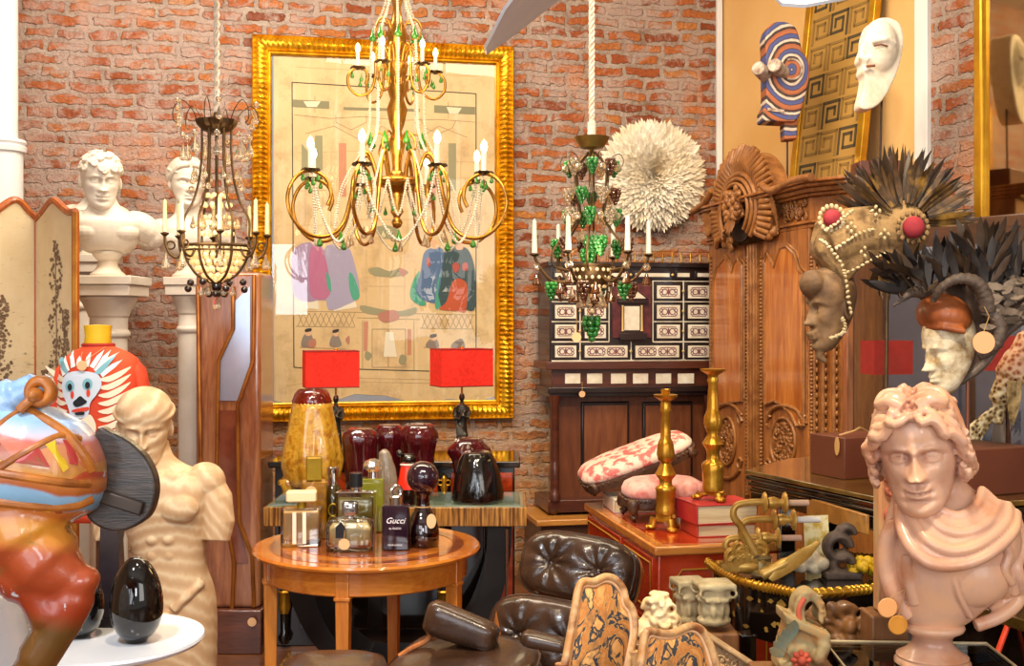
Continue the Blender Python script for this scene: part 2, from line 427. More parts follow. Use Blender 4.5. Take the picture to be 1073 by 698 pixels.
def wall(name, a, b, z0, z1, m, thick=.12):
    a = V((a[0], a[1], 0)); b = V((b[0], b[1], 0)); d = (b-a).normalized(); n = V((-d.y, d.x, 0))
    mb = MB(); L = (b-a).length
    vs = [a+V((0, 0, z0)), b+V((0, 0, z0)), b+V((0, 0, z1)), a+V((0, 0, z1))]
    vs += [p+n*thick for p in vs]
    mb.add(vs, [(0, 1, 2, 3), (5, 4, 7, 6), (4, 0, 3, 7), (1, 5, 6, 2), (3, 2, 6, 7), (4, 5, 1, 0)])
    o = mb.build(name, m, None, 0, normals=False); uv = o.data.uv_layers.new(name='UVMap')
    for l in o.data.loops:
        p = o.data.vertices[l.vertex_index].co; uv.data[l.index].uv = ((V((p.x, p.y, 0))-a).dot(d), p.z)
    return struct(o)
CEIL = 3.9
Wd = V((1, .2, 0)).normalized(); Wn = V((Wd.y, -Wd.x, 0))      # back wall direction, and its normal into the room
Rd = V((.42, -1, 0)).normalized(); Rn = V((-1, -.42, 0)).normalized()   # right wall towards the camera, normal into the room
corner = V((1.288, 7.008, 0))
def RW(t, z, o=0): p = corner+V((.42, -1, 0))*t+Rn*o; return V((p.x, p.y, z))
def BW(X, z, o=0): p = V((X, 6.75+.2*X, z))+Wn*o; return p
wall('wall_back', (-3.7, 6.75-.74), (1.288, 7.008), 0, CEIL, M_BRICK)
M_PLASTER = mat('ochre_plaster', '#e2b878', '#d9a761', rough=.8, scale=1.5, bump=.1, bscale=30)
M_WHITEP = mat('white_paint', '#eceae6', '#d8d8da', rough=.55, scale=3)
wall('wall_right_plaster', RW(0, 0), RW(1.559, 0), 0, CEIL, M_PLASTER)
wall('wall_right_brick', RW(1.559, 0), RW(7.4, 0), 0, CEIL, M_BRICK2)
M_SIDE = mat('warm_plaster', '#c9a27c', '#b88d66', rough=.85, scale=2)
wall('wall_left', (-3.7, -2.2), (-3.7, 6.01), 0, CEIL, M_SIDE)
# white painted return at the brick edge, white stile between plaster and brick
mb = MB(); p, q = RW(1.545, 0), RW(1.625, 0)
mb.box(((p.x+q.x)/2, (p.y+q.y)/2, CEIL/2), (.05, .085, CEIL-.02), rz=math.atan2(Rd.y, Rd.x)+PI/2); struct(mb.build('trim_1', M_WHITEP, bev=.004))
mb = MB(); c = BW(1.262, 0, .012); mb.box((c.x, c.y, CEIL/2), (.035, .03, CEIL-.02), rz=math.atan2(.2, 1)); struct(mb.build('trim_2', M_WHITEP, bev=.004))
# white round pipe-like pilaster in the left corner
c = P(3, 150, 5.75)
mb = MB(); mb.lathe([(.10, 0), (.10, c.z-.05), (.115, c.z-.045), (.118, c.z-.02), (.108, c.z-.012), (.118, c.z), (.112, c.z+.015), (.076, c.z+.02), (.076, CEIL)], 32, (c.x-.005, c.y, 0))
struct(mb.build('trim_3', M_WHITEP))
m, nt, b = newmat('floor_boards')
vec = coords(nt, (1, 1, 1)); br = nt.nodes.new('ShaderNodeTexBrick'); nt.links.new(vec, br.inputs['Vector'])
for k, v in (('Scale', 1), ('Mortar Size', .003), ('Brick Width', 1.1), ('Row Height', .09)): br.inputs[k].default_value = v
br.inputs['Color1'].default_value = C('#5a3420'); br.inputs['Color2'].default_value = C('#7c4a2b'); br.inputs['Mortar'].default_value = C('#2a1810')
nt.links.new(mixc(nt, ramp(nt, noisen(nt, vec, 12, 5), [(.3, 0), (.8, .6)]), br.outputs['Color'], C('#8a5a36')), b.inputs['Base Color']); b.inputs['Roughness'].default_value = .3
mb = MB(); mb.add([(-3.9, -2.3, 0), (4.8, -2.3, 0), (4.8, 7.6, 0), (-3.9, 7.6, 0)], [(0, 1, 2, 3)]); struct(mb.build('floor', m, None, 0))
mb = MB(); mb.box((.45, 2.65, CEIL+.05), (8.7, 9.9, .1)); struct(mb.build('ceiling', mat('ceiling_white', '#dcd6cc', rough=.8), None, 0))
# ---------------------------------------------------------------- ceiling fan (blades dip into the top of the frame)
M_FAN = mat('fan_grey', '#eef0f4', '#e4e8ee', rough=.4)
hub = V((.50, 2.75, 2.62))
fan = thing('ceiling_fan', 'grey ceiling fan with broad flat blades dipping into the top of the view', 'fan', hub)
mb = MB(); mb.lathe([(.0, -.05), (.05, -.05), (.09, -.02), (.1, .03), (.08, .07), (.03, .09), (.02, .1), (.02, CEIL-hub.z-.06), (.06, CEIL-hub.z-.04), (.07, CEIL-hub.z)], 28); mb.build('motor', M_FAN, fan)
def blade(tip, wid, nm='blade'):
    d = V(tip)-hub; mb = MB(); L = d.length; d.normalize(); u = V((-d.y, d.x, 0)).normalized(); u = (u+V((0, 0, .25))).normalized(); nn = d.cross(u)
    out = [(.08, -.3), (.2, -.5), (.85, -.55), (.97, -.5), (1.0, -.3), (1.0, .3), (.97, .5), (.85, .55), (.2, .5), (.08, .3)]
    vs = [d*L*a+u*wid*b_+nn*h for h in (-.004, .004) for a, b_ in out]; n = len(out)
    mb.add(vs, [tuple(range(n)), tuple(range(2*n-1, n-1, -1))]+[(i, (i+1) % n, (i+1) % n+n, i+n) for i in range(n)])
    mb.build(nm, M_FAN, fan)
blade(P(518, 30, 2.6), .30); blade(P(872, 1, 2.3), .22)
d0 = V((.1, .75, .35)); blade(hub+d0, .13); d0 = V((-.1, -.75, .42)); blade(hub+d0, .13)
# ================================================================ left side: columns, busts, screen, mannequin, statue, horse
M_MARBLE = mat('white_marble', '#e8dfd0', '#d6c5ab', rough=.45, scale=4, lo=.4, hi=.75, bump=.05, bscale=40)
shade_patina(M_MARBLE, '#a8835c', .42, .5, .7)
M_STONE = mat('painted_stone', '#e9e2d8', '#d2c5b4', rough=.6, scale=3, bump=.06, bscale=30)
def column(name, label, c, top, r, zlow=0, grp=None):
    t = thing(name, label, 'column', (c.x, c.y, 0), 0, grp)
    mb = MB(); mb.lathe([(r*1.05, .16), (r, .25), (r*.97, top-.27)], 40, flute=None); mb.build('shaft', M_STONE, t)
    mb = MB(); mb.lathe([(r*.97, top-.28), (r*1.12, top-.27), (r*1.15, top-.255), (r*1.05, top-.245), (r*1.0, top-.24), (r*1.0, top-.185), (r*1.08, top-.18), (r*1.1, top-.17),
                         (r*1.2, top-.15), (r*1.42, top-.115), (r*1.52, top-.10), (r*1.5, top-.09)], 40)
    mb.box((0, 0, top-.065), (r*3.35, r*3.35, .05)); mb.box((0, 0, top-.02), (r*3.6, r*3.6, .04)); mb.build('capital', M_STONE, t, bev=.004)
    mb = MB(); mb.box((0, 0, .05), (r*3.2, r*3.2, .1)); mb.lathe([(r*1.45, .1), (r*1.5, .12), (r*1.3, .14), (r*1.2, .17)], 40); mb.build('base', M_STONE, t, bev=.004)
    return t
def curls(mb, M, test, n, r, seed, amp=1):
    rnd = random.Random(seed); k = 0
    while k < n:
        z = rnd.uniform(-.35, .5); a = rnd.uniform(0, 2*PI); W, f_, b_ = lerp(HEADTAB, z); yc = (f_+b_)/2; D = (b_-f_)/2
        x = W*math.cos(a); y = yc+D*math.sin(a)
        if not test(x, y, z): continue
        k += 1; nrm = V((x, (y-yc), z*.7)).normalized(); q = M @ tr(x*1.03, y*1.03, z+.01) @ nrm.to_track_quat('Z', 'Y').to_matrix().to_4x4()
        rr = r*rnd.uniform(.75, 1.25)
        mb.torus((0, 0, 0), rr*.75, rr*.42, 10, 6, q @ tr(0, 0, .01) @ rot('X', 90)); mb.ell((0, 0, .0), (rr*.55, rr*.55, rr*.5), 8, 6, q)
def classic_bust(parent, hz, hx, hyaw, hpitch, h, fem=False, seed=1, vox=.0045, m=None, roll=0):
    mb = MB()
    s = h/.27
    loft(mb, [(.11*s, 0, 0, .05*s, .045*s, 2), (.120*s, 0, 0, .105*s, .07*s, 2.3), (.15*s, 0, 0, .13*s, .085*s, 2.4), (.20*s, 0, 0, .148*s, .095*s, 2.4), (.245*s, 0, .0, .155*s, .092*s, 2.3), (.275*s, 0, .01, .125*s, .08*s, 2.1),
              (.300*s, hx*.3, .005, .085*s, .070*s, 2), (.330*s, hx*.6, 0, .062*s, .062*s, 2), (hz-.05*s, hx*.9, 0, .056*s, .06*s, 2)], 40)
    for sx in (-1, 1):
        mb.ell((sx*.15*s, .01, .222*s), (.10*s, .070*s, .062*s), 18, 12, rot('Y', sx*34))
        mb.ell((sx*.20*s, .01, .185*s), (.042*s, .05*s, .055*s), 14, 10)
        mb.ell((sx*.064*s, -.040*s, .195*s), (.078*s, .055*s, .050*s), 16, 10)
    mb.ell((0, .01, .13*s), (.115*s, .07*s, .035*s), 16, 8)
    H = tr(hx, -.015, hz) @ rot('Z', hyaw) @ rot('X', hpitch) @ rot('Y', roll) @ Matrix.Scale(h*.93, 4)
    head(mb, H)
    if not fem: curls(mb, H, lambda x, y, z: (z > .17 and y < 0) or (y > .02 and z > -.2 and not (abs(x) > .27 and y < .12 and z < .12)), 95, .058, seed)
    else:
        hb = MB(H)
        for i in range(9):
            for sx in (-1, 1):
                a = i/8
                hb.tube(cr([(sx*.02, -.34+a*.3, .36+a*.12), (sx*.22, -.26+.3*a, .30+.12*a), (sx*.34, .02+.25*a, .06+.12*a), (sx*.2, .38, -.05), (0, .45, -.08)], 4), .055, 6)
        hb.ell((0, .5, .05), .16, 14, 10); hb.torus((0, .02, .24), .36, .03, 30, 6, rot('X', 100)); mb.merge(hb)
    o = mb.sculpt('bust_figure', m or M_MARBLE, parent, vox*.62, 3, .5)
    mb = MB(); mb.lathe([(.075*s, 0), (.075*s, .012*s), (.062*s, .022*s), (.045*s, .045*s), (.042*s, .07*s), (.06*s, .09*s), (.066*s, .1*s), (.064*s, .112*s), (.03*s, .122*s)], 32)
    mb.box((0, 0, .0), (.17*s, .15*s, .001)); mb.build('socle', m or M_MARBLE, parent)
    return o
c1 = V((XP(114, 5.2), 5.2, 0)); top1 = ZP(290, 5.2)
column('stone_column', 'thick white column with square capital behind the red tunic', c1, top1, .083)
t = thing('marble_bust', 'white marble bust of a curly-haired man turned slightly right on the nearest column', 'bust', (c1.x-.005, c1.y, top1), math.radians(14))
classic_bust(t, .435, -.03, 14, 10, .275, seed=3)
c2 = V((XP(199, 5.75), 5.75, 0)); top2 = ZP(291, 5.75)
column('stone_column', 'slim white column partly hidden behind the left candle chandelier', c2, top2, .058)
t = thing('marble_bust', 'white marble bust with swept-back hair behind the left candle chandelier', 'bust', (c2.x-.012, c2.y, top2), math.radians(12))
classic_bust(t, .475, 0, 14, 6, .27, fem=True, seed=5)
c3 = V((XP(87, 5.85), 5.85, 0)); top3 = ZP(268, 5.85)
column('stone_column', 'grey shadowed column just left of and behind the thick white column', c3, top3, .085)
t = thing('marble_bust', 'marble bust half hidden behind the curly-haired bust, only its shoulders showing', 'bust', (c3.x+.05, c3.y, top3), 0)
classic_bust(t, .40, .02, 0, 5, .24, seed=9)
# ---------------------------------------------------------------- folding screen
M_SCRW = wood('screen_wood', '#8a3b1d', '#c06a2c', 8, 'Z', rough=.35)
def toile_mat():
    m, nt, b = newmat('printed_linen')
    vec = coords(nt); sep = nd(nt, 'ShaderNodeSeparateXYZ'); nt.links.new(vec, sep.inputs[0])
    n1 = noisen(nt, vec, 9, 6, .7); n2 = noisen(nt, coords(nt, (1, 1, 4)), 26, 5, .7)
    base = mixc(nt, n1, C('#efdcb6'), C('#d6b985'))
    hz = nd(nt, 'ShaderNodeMapRange'); nt.links.new(sep.outputs['Z'], hz.inputs[0])
    for i, v in ((1, 1.45), (2, .95), (3, 0.0), (4, .25)): hz.inputs[i].default_value = v
    ad = nd(nt, 'ShaderNodeMath', _operation='ADD'); nt.links.new(hz.outputs[0], ad.inputs[0]); nt.links.new(n2, ad.inputs[1])
    k = ramp(nt, ad.outputs[0], [(.62, 0), (.74, .75)])
    nt.links.new(mixc(nt, k, base, C('#6b4f38')), b.inputs['Base Color']); b.inputs['Roughness'].default_value = .85
    return m
M_TOILE = toile_mat(); M_TOILEINK = mat('toile_ink', '#8d7358', '#6b523c', rough=.9, scale=40)
scr = thing('folding_screen', 'tall folding screen with scalloped brown wooden frame and landscape-printed panels', 'screen', (XP(38, 4.75), 4.75, 0))
def scrleaf(a, b_, prof, trees, seed):
    a = V(a); b_ = V(b_); d = b_-a; L = d.length; ang = math.atan2(d.y, d.x)
    T = tr(a.x, a.y, 0) @ Matrix.Rotation(ang, 4, 'Z'); T = wm(scr).inverted() @ T
    pr = [(x*L, z) for x, z in [(p.x, p.z) for p in cr([(u, 0, z) for u, z in prof], 6)]]
    poly = [(0, .06)]+[(L, .06)]+list(reversed(pr))
    mb = MB(T); mb.prism(poly, -.006, .006); pn = mb.build('panel', M_TOILE, scr, 0)
    mb = MB(T); mb.tube([(x, 0, z) for x, z in pr], .016, 8); mb.tube([(0, 0, .03), (0, 0, pr[0][1])], .015, 8); mb.tube([(L, 0, .03), (L, 0, pr[-1][1])], .015, 8); mb.tube([(0, 0, .06), (L, 0, .06)], .014, 8)
    mb.build('frame', M_SCRW, scr)
    mb = MB(T); rnd = random.Random(seed)
    for tx, z0, z1, w in trees:
        mb.tube([(tx*L, -.0075, z0), (tx*L+.01, -.0075, (z0+z1)/2), (tx*L-.005, -.0075, z1)], [.005, .003, .001], 4)
        for i in range(230):
            q = rnd.random(); zz = z0+(z1-z0)*(.22+.78*q); cl = math.floor(q*5); ww = w*(.35+.65*abs(math.sin(q*9+tx*7)))*(1.1-q*.6)
            x = min(max(tx*L+rnd.uniform(-1, 1)*ww, .015), L-.015); s_ = rnd.uniform(.004, .011)
            mb.add([(x+s_*math.cos(j*1.05+i), -.0075-.0002*i*.01, zz+s_*math.sin(j*1.05+i)*.8) for j in range(6)], [tuple(range(6))])
    mb.build('printed_trees', M_TOILEINK, pn, 0)
k = 4.75
zt = lambda y, Y=4.65: ZP(y, Y)
scrleaf((XP(-48, 4.48), 4.48), (XP(38, 4.75), 4.75), [(0, zt(222, 4.53)), (.2, zt(228, 4.53)), (.42, zt(226, 4.63)), (.72, zt(209)), (.9, zt(222, 4.73)), (1, zt(230, 4.75))], [(.50, 1.15, 1.62, .08), (.85, .95, 1.25, .07), (.7, .98, 1.18, .07), (.6, .98, 1.14, .08)], 3)
scrleaf((XP(38, 4.75), 4.75), (XP(79, 4.53), 4.53), [(0, zt(231, 4.75)), (.2, zt(222, 4.73)), (.45, zt(211, 4.68)), (.7, zt(219, 4.63)), (.85, zt(223, 4.58)), (1, zt(222, 4.53))], [(.55, 1.05, 1.83, .085), (.8, 1.0, 1.55, .05), (.25, 1.02, 1.30, .05), (.6, 1.0, 1.2, .07)], 4)
mb = MB(None, scr); q = V((XP(79.5, 4.53), 4.53, 0)); mb.box((q.x, q.y, (zt(222, 4.53)+.03)/2), (.02, .03, zt(222, 4.53)-.03)); mb.build('gilt_edge', mat('gilt_edge', '#c98a2c', '#9c5a1c', rough=.35, metal=.4), scr, bev=.003)
# ---------------------------------------------------------------- mannequin with dragon-mask tunic
Ym = 4.2; km = Ym/F; mo = V((XP(106, Ym), Ym, 0))
man = thing('dress_form', 'yellow dress form on a stand wearing an orange-red tunic with a beast face', 'mannequin', mo)
M_YEL = mat('yellow_form', '#f0c928', '#dca818', rough=.6, scale=6); M_TUN = mat('orange_red_cloth', '#e4572e', '#c9371f', rough=.8, scale=5, bump=.1, bscale=60)
M_DARKW = wood('dark_wood', '#2e1a10', '#5a3420', 8, 'X')
mz = lambda y: ZP(y, Ym)
mb = MB(); mb.lathe([(.045, mz(372)), (.05, mz(362)), (.046, mz(352)), (.05, mz(341)), (.0, mz(340))], 28, (-.012, 0, 0), sy=.9); mb.build('form_neck', M_YEL, man); mb = MB(); mb.lathe([(.18, 0), (.17, .02), (.02, .035), (.018, .80)], 24); mb.build('stand', M_DARKW, man)
SECT = [(.78, 0, 0, .155, .10, 2.4), (mz(470), 0, 0, .152, .10, 2.4), (mz(430), 0, 0, .150, .10, 2.4), (mz(395), 0, 0, .149, .095, 2.4), (mz(378), 0, 0, .137, .085, 2.3), (mz(369), -.003, 0, .10, .07, 2.1), (mz(364), -.008, 0, .064, .06, 2), (mz(361), -.010, 0, .052, .052, 2)]
mb = MB(); loft(mb, SECT, 48); tn = mb.build('tunic', M_TUN, man, 180)
def tuny(x, z):
    for a, b_ in zip(SECT, SECT[1:]):
        if a[0] <= z <= b_[0]:
            t_ = (z-a[0])/(b_[0]-a[0]); rx = a[3]+(b_[3]-a[3])*t_; ry = a[4]+(b_[4]-a[4])*t_
            u = min(abs(x)/rx, .97); return -ry*(1-u**2.4)**(1/2.4)
    return -.1
for sx in (-1, 1):
    mb = MB(); mb.tube([(sx*.115, 0, mz(376)), (sx*.14, 0, mz(388)), (sx*.158, 0, mz(410)), (sx*.162, 0, mz(450)), (sx*.165, 0, mz(475))], [.02, .045, .045, .05, .055], 16, flat=.5); mb.build('sleeve', M_TUN, tn, 180)
mb = MB(); mb.torus((-.010, 0, mz(361.5)), .053, .007, 28, 8, rot('X', 90)); mb.build('collar', flat('dark_red_trim', '#a52a1c'), tn)
def patch(mb, poly, off):                                # px outline laid on the tunic front
    pts = [((px-106)*km, mz(py)) for px, py in poly]; cx = sum(p[0] for p in pts)/len(pts); cz = sum(p[1] for p in pts)/len(pts); n = len(pts); R = 4; vs = []
    for r_ in range(1, R+1):
        for x, z in pts:
            xx = cx+(x-cx)*r_/R; zz = cz+(z-cz)*r_/R; vs.append((xx, tuny(xx, zz)-off, zz))
    vs.append((cx, tuny(cx, cz)-off, cz)); fs = [(n*R, j, (j+1) % n) for j in range(n)]
    for r_ in range(R-1): fs += [(r_*n+j, (r_+1)*n+j, (r_+1)*n+(j+1) % n, r_*n+(j+1) % n) for j in range(n)]
    mb.add(vs, fs)
def oval(cx, cy, rx, ry, n=18): return [(cx+rx*math.cos(2*PI*i/n), cy+ry*math.sin(2*PI*i/n)) for i in range(n)]
cream = flat('cream_applique', '#efe0c4', .8); pale = flat('pale_blue_applique', '#ccd6e2', .8); teal = flat('teal_applique', '#7fb4bf', .8); blk = flat('black_applique', '#181b22', .8); redp = flat('red_applique', '#d6452e', .8); white = flat('white_applique', '#f4f2ec', .8)
mb = MB()
for i in range(8):                                       # side flames
    y = 392+i*8.2
    for sx in (-1, 1):
        x0 = 97+sx*16; patch(mb, cr2([(x0, y+4), (x0+sx*10, y+1), (x0+sx*22, y-5), (x0+sx*30, y-9), (x0+sx*22, y+1), (x0+sx*10, y+7)], 3), .004)
mb.build('side_flames', cream, tn, 0)
mb = MB()
for cx, cy, tx, ty in ((80, 388, 72, 372), (86, 384, 80, 366), (92, 382, 92, 372), (100, 383, 103, 368), (106, 384, 116, 366), (110, 388, 130, 368), (76, 392, 68, 380), (116, 392, 135, 376), (112, 386, 122, 366)):
    d = V((tx-cx, ty-cy)); nn = V((-d.y, d.x)).normalized()*2.6; a_ = V((cx, cy)); patch(mb, [tuple(a_+nn), tuple(a_+d*.6+nn*.9), (tx, ty), tuple(a_+d*.6-nn*.9), tuple(a_-nn)], .006)
mb.build('crest_flames', white, tn, 0)
mb = MB(); patch(mb, cr2([(72, 386), (66, 378), (70, 374), (78, 384), (82, 392)], 4), .008); mb.build('ear', teal, tn, 0); mb = MB(); patch(mb, cr2([(109, 390), (118, 380), (128, 372), (124, 380), (116, 390)], 4), .008); mb.build('ear', teal, tn, 0)
mb = MB(); patch(mb, cr2([(78, 392), (88, 388), (102, 388), (114, 392), (117, 402), (112, 412), (106, 420), (104, 432), (96, 436), (86, 434), (82, 424), (76, 412), (74, 402)], 4), .010); mb.build('beast_face', pale, tn, 0)
mb = MB(); patch(mb, oval(84, 403, 5.2, 6), .013); mb.build('eye_ring', teal, tn, 0); mb = MB(); patch(mb, oval(103, 401, 5.2, 6), .013); mb.build('eye_ring', teal, tn, 0)
mb = MB(); patch(mb, oval(84.5, 404, 2.6, 3.6), .016); patch(mb, oval(103.5, 402, 2.6, 3.6), .016); patch(mb, cr2([(88, 420), (92, 416), (96, 413), (100, 416), (103, 419), (97, 423), (91, 424)], 3), .014); patch(mb, cr2([(91, 430), (100, 429), (100, 432), (92, 432.5)], 3), .016); mb.build('pupils_nose_and_mouth', blk, tn, 0)
mb = MB(); patch(mb, oval(87, 412, 2, 4), .013); patch(mb, oval(104, 410, 2, 4), .013); patch(mb, cr2([(88, 427), (104, 424), (103, 428), (89, 429.5)], 3), .014); mb.build('red_accents', redp, tn, 0)
mb = MB(); patch(mb, cr2([(84, 434), (96, 437), (106, 432), (112, 446), (104, 462), (92, 470), (82, 458), (80, 444)], 4), .009); mb.build('beard', cream, tn, 0)
mb = MB(); mb.tube(cr([(-.05, -.04, mz(366)), (-.04, -.085, mz(372)), (-.028, -.103, mz(379)), (0, -.09, mz(372)), (.035, -.05, mz(363))], 5), .0016, 5); mb.build('necklace_cord', M_CORD, tn)
tagdisc(tn, V((-.028, -.113, mz(382))), .018)
# ---------------------------------------------------------------- carved wooden statue of a young man
def rings_wood(name, c1_, c2_, c3_):
    m, nt, b = newmat(name); vec = coords(nt, (1, 1, .35))
    n = nd(nt, 'ShaderNodeTexNoise', Scale=3., Detail=2.); nt.links.new(vec, n.inputs['Vector'])
    wv = nt.nodes.new('ShaderNodeTexWave'); wv.wave_type = 'RINGS'; wv.rings_direction = 'SPHERICAL'; nt.links.new(vec, wv.inputs['Vector'])
    for k_, v_ in (('Scale', 22), ('Distortion', 3), ('Detail', 2), ('Detail Scale', 1.2)): wv.inputs[k_].default_value = v_
    col = ramp(nt, wv.outputs[1], [(0, C(c1_)), (.6, C(c2_)), (1, C(c3_))]); col = mixc(nt, ramp(nt, n.outputs[0], [(.35, 0), (.7, .55)]), col, C(c1_))
    nt.links.new(col, b.inputs['Base Color']); b.inputs['Roughness'].default_value = .55; bumpn(nt, b, wv.outputs[1], .06, .003); return m
M_PINE = rings_wood('pale_carved_wood', '#c49e76', '#d0ae86', '#e0c6a0')
Ys = 3.7; ks = Ys/F; so = V((XP(180, Ys), Ys, 0)); sz = lambda y: ZP(y, Ys)
st = thing('wooden_statue', 'pale carved wooden statue of a nude youth with cropped arms', 'statue', so)
mb = MB(); X = lambda px: (px-180)*ks
loft(mb, [(.26, X(183), .02, .125, .10, 2.2), (sz(690), X(184), .02, .125, .105, 2.3), (sz(650), X(184), .02, .125, .11, 2.3), (sz(622), X(183), .015, .122, .108, 2.3), (sz(590), X(180), 0, .108, .092, 2.3), (sz(560), X(176), 0, .125, .098, 2.4),
          (sz(525), X(172), -.005, .150, .112, 2.5), (sz(500), X(170), 0, .150, .10, 2.3), (sz(488), X(166), .01, .085, .072, 2.1), (sz(478), X(160), .01, .062, .064, 2), (sz(462), X(156), 0, .06, .065, 2)], 48)
for sx, cx in ((1, 214), (-1, 128)):
    mb.ell((X(cx), .01, sz(506)), (.066, .07, .066), 18, 12)
    mb.tube([(X(cx), .01, sz(508)), (X(cx+sx*9), .01, sz(525)), (X(cx+sx*14), -.0, sz(548)), (X(cx+sx*13), -.01, sz(566))], [.06, .062, .055, .045], 16)
for sx in (-1, 1):
    mb.ell((X(172+sx*22), -.085, sz(528)), (.068, .042, .05), 18, 12)
    for yy in (560, 577, 594): mb.ell((X(177+sx*8), -.082+(yy-560)*.0004, sz(yy)), (.026, .022, .024), 12, 8)
    mb.tube([(X(168), -.07, sz(497)), (X(168+sx*20), -.085, sz(498)), (X(168+sx*42), -.03, sz(495))], .012, 8)
    mb.tube([(X(182+sx*34), -.045, sz(606)), (X(182+sx*22), -.078, sz(618)), (X(182+sx*8), -.092, sz(632))], .016, 8)
mb.ell((X(183), -.10, sz(645)), (.03, .04, .04), 12, 8)
H = tr(X(154), -.025, sz(446)) @ rot('Z', 12) @ rot('X', 14) @ Matrix.Scale(.245, 4)
head(mb, H, 150, 170)
# smooth cap of combed hair, ridge at its rim
hb = MB(H); hb.ell((0, .03, .215), (.36, .415, .30), 28, 18); hb.torus((0, .03, .205), .365, .034, 40, 8, rot('X', 100)); hb.ell((0, .25, -.05), (.31, .2, .25), 18, 12); mb.merge(hb)
mb.sculpt('carved_figure', M_PINE, st, .0036, 3)
mb = MB(); mb.box((.015, .03, .13), (.36, .32, .26)); mb.build('plinth', M_DARKW, st, bev=.006)
tagdisc(st, V((X(163), -.112, sz(503))), .012, cord=[(X(154), -.10, sz(494)), (X(163), -.112, sz(500)), (X(175), -.10, sz(492))])
# ---------------------------------------------------------------- polished mahogany cabinet with wavy brass-edged doors
Yc = 5.2; zc = lambda y: ZP(y, Yc)
M_MAHOG = wood('polished_mahogany', '#8f5638', '#b87a50', 5, 'Z', rough=.14, coat=.8, c3='#74402a'); M_MIRROR_REFL = mat('mirror_glass', '#c4cfe4', '#aab6cc', rough=.22, metal=.55, scale=3)  # mirror panel's colour carries a painted bluish window reflection
cb = thing('mahogany_cabinet', 'glossy reddish mahogany cabinet with wavy gilt mouldings left of the big painting', 'cabinet', (XP(239, Yc), Yc, 0))
mb = MB(None, cb); x0, x1 = XP(204, Yc), XP(272, Yc); mb.box(((x0+x1)/2, Yc+.16, (zc(285)+.2)/2), (x1-x0, .3, zc(285)-.2)); mb.build('body', M_MAHOG, cb, bev=.02, bseg=4)
mb = MB(None, cb); mb.box(((x0+x1)/2+.005, Yc+.15, .1), (x1-x0+.02, .36, .2)); mb.build('base', wood('base_wood', '#4a2a20', '#6e4030', 6, 'X', rough=.2), cb, bev=.006)
M_GILT = mat('gilt_moulding', '#c07a34', '#8e4e20', rough=.25, metal=.6)
for pl in ([(244, 300), (244, 345), (229, 378), (227, 483), (230, 520), (240, 560), (245, 590), (243, 640)], [(266, 288), (265, 378), (249, 424), (250, 547), (264, 582), (266, 636)], [(207, 300), (209, 420), (212, 560), (210, 640)]):
    mb = MB(None, cb); mb.tube([P(a, b_, Yc-.004) for a, b_ in pl], .009, 8); mb.build('moulding', M_GILT, cb)
mb = MB(None, cb); pl = [(244, 318), (244, 345), (229, 378), (228, 420), (249, 420), (262, 380), (262, 300)]; mb.add([P(a, b_, Yc+.004) for a, b_ in pl], [tuple(range(7))]); mb.build('mirror_reflection_panel', M_MIRROR_REFL, cb, 0)
mb = MB(None, cb); pl = [(229, 430), (248, 430), (249, 548), (260, 590), (247, 590), (232, 520)]; mb.add([P(a, b_, Yc+.004) for a, b_ in pl], [tuple(range(6))]); mb.build('inlay_panel', mat('dark_veneer', '#6b3626', '#8a4c34', rough=.08, coat=1), cb, 0)
tagdisc(cb, P(264, 652, Yc-.05)-cb.location, .02)
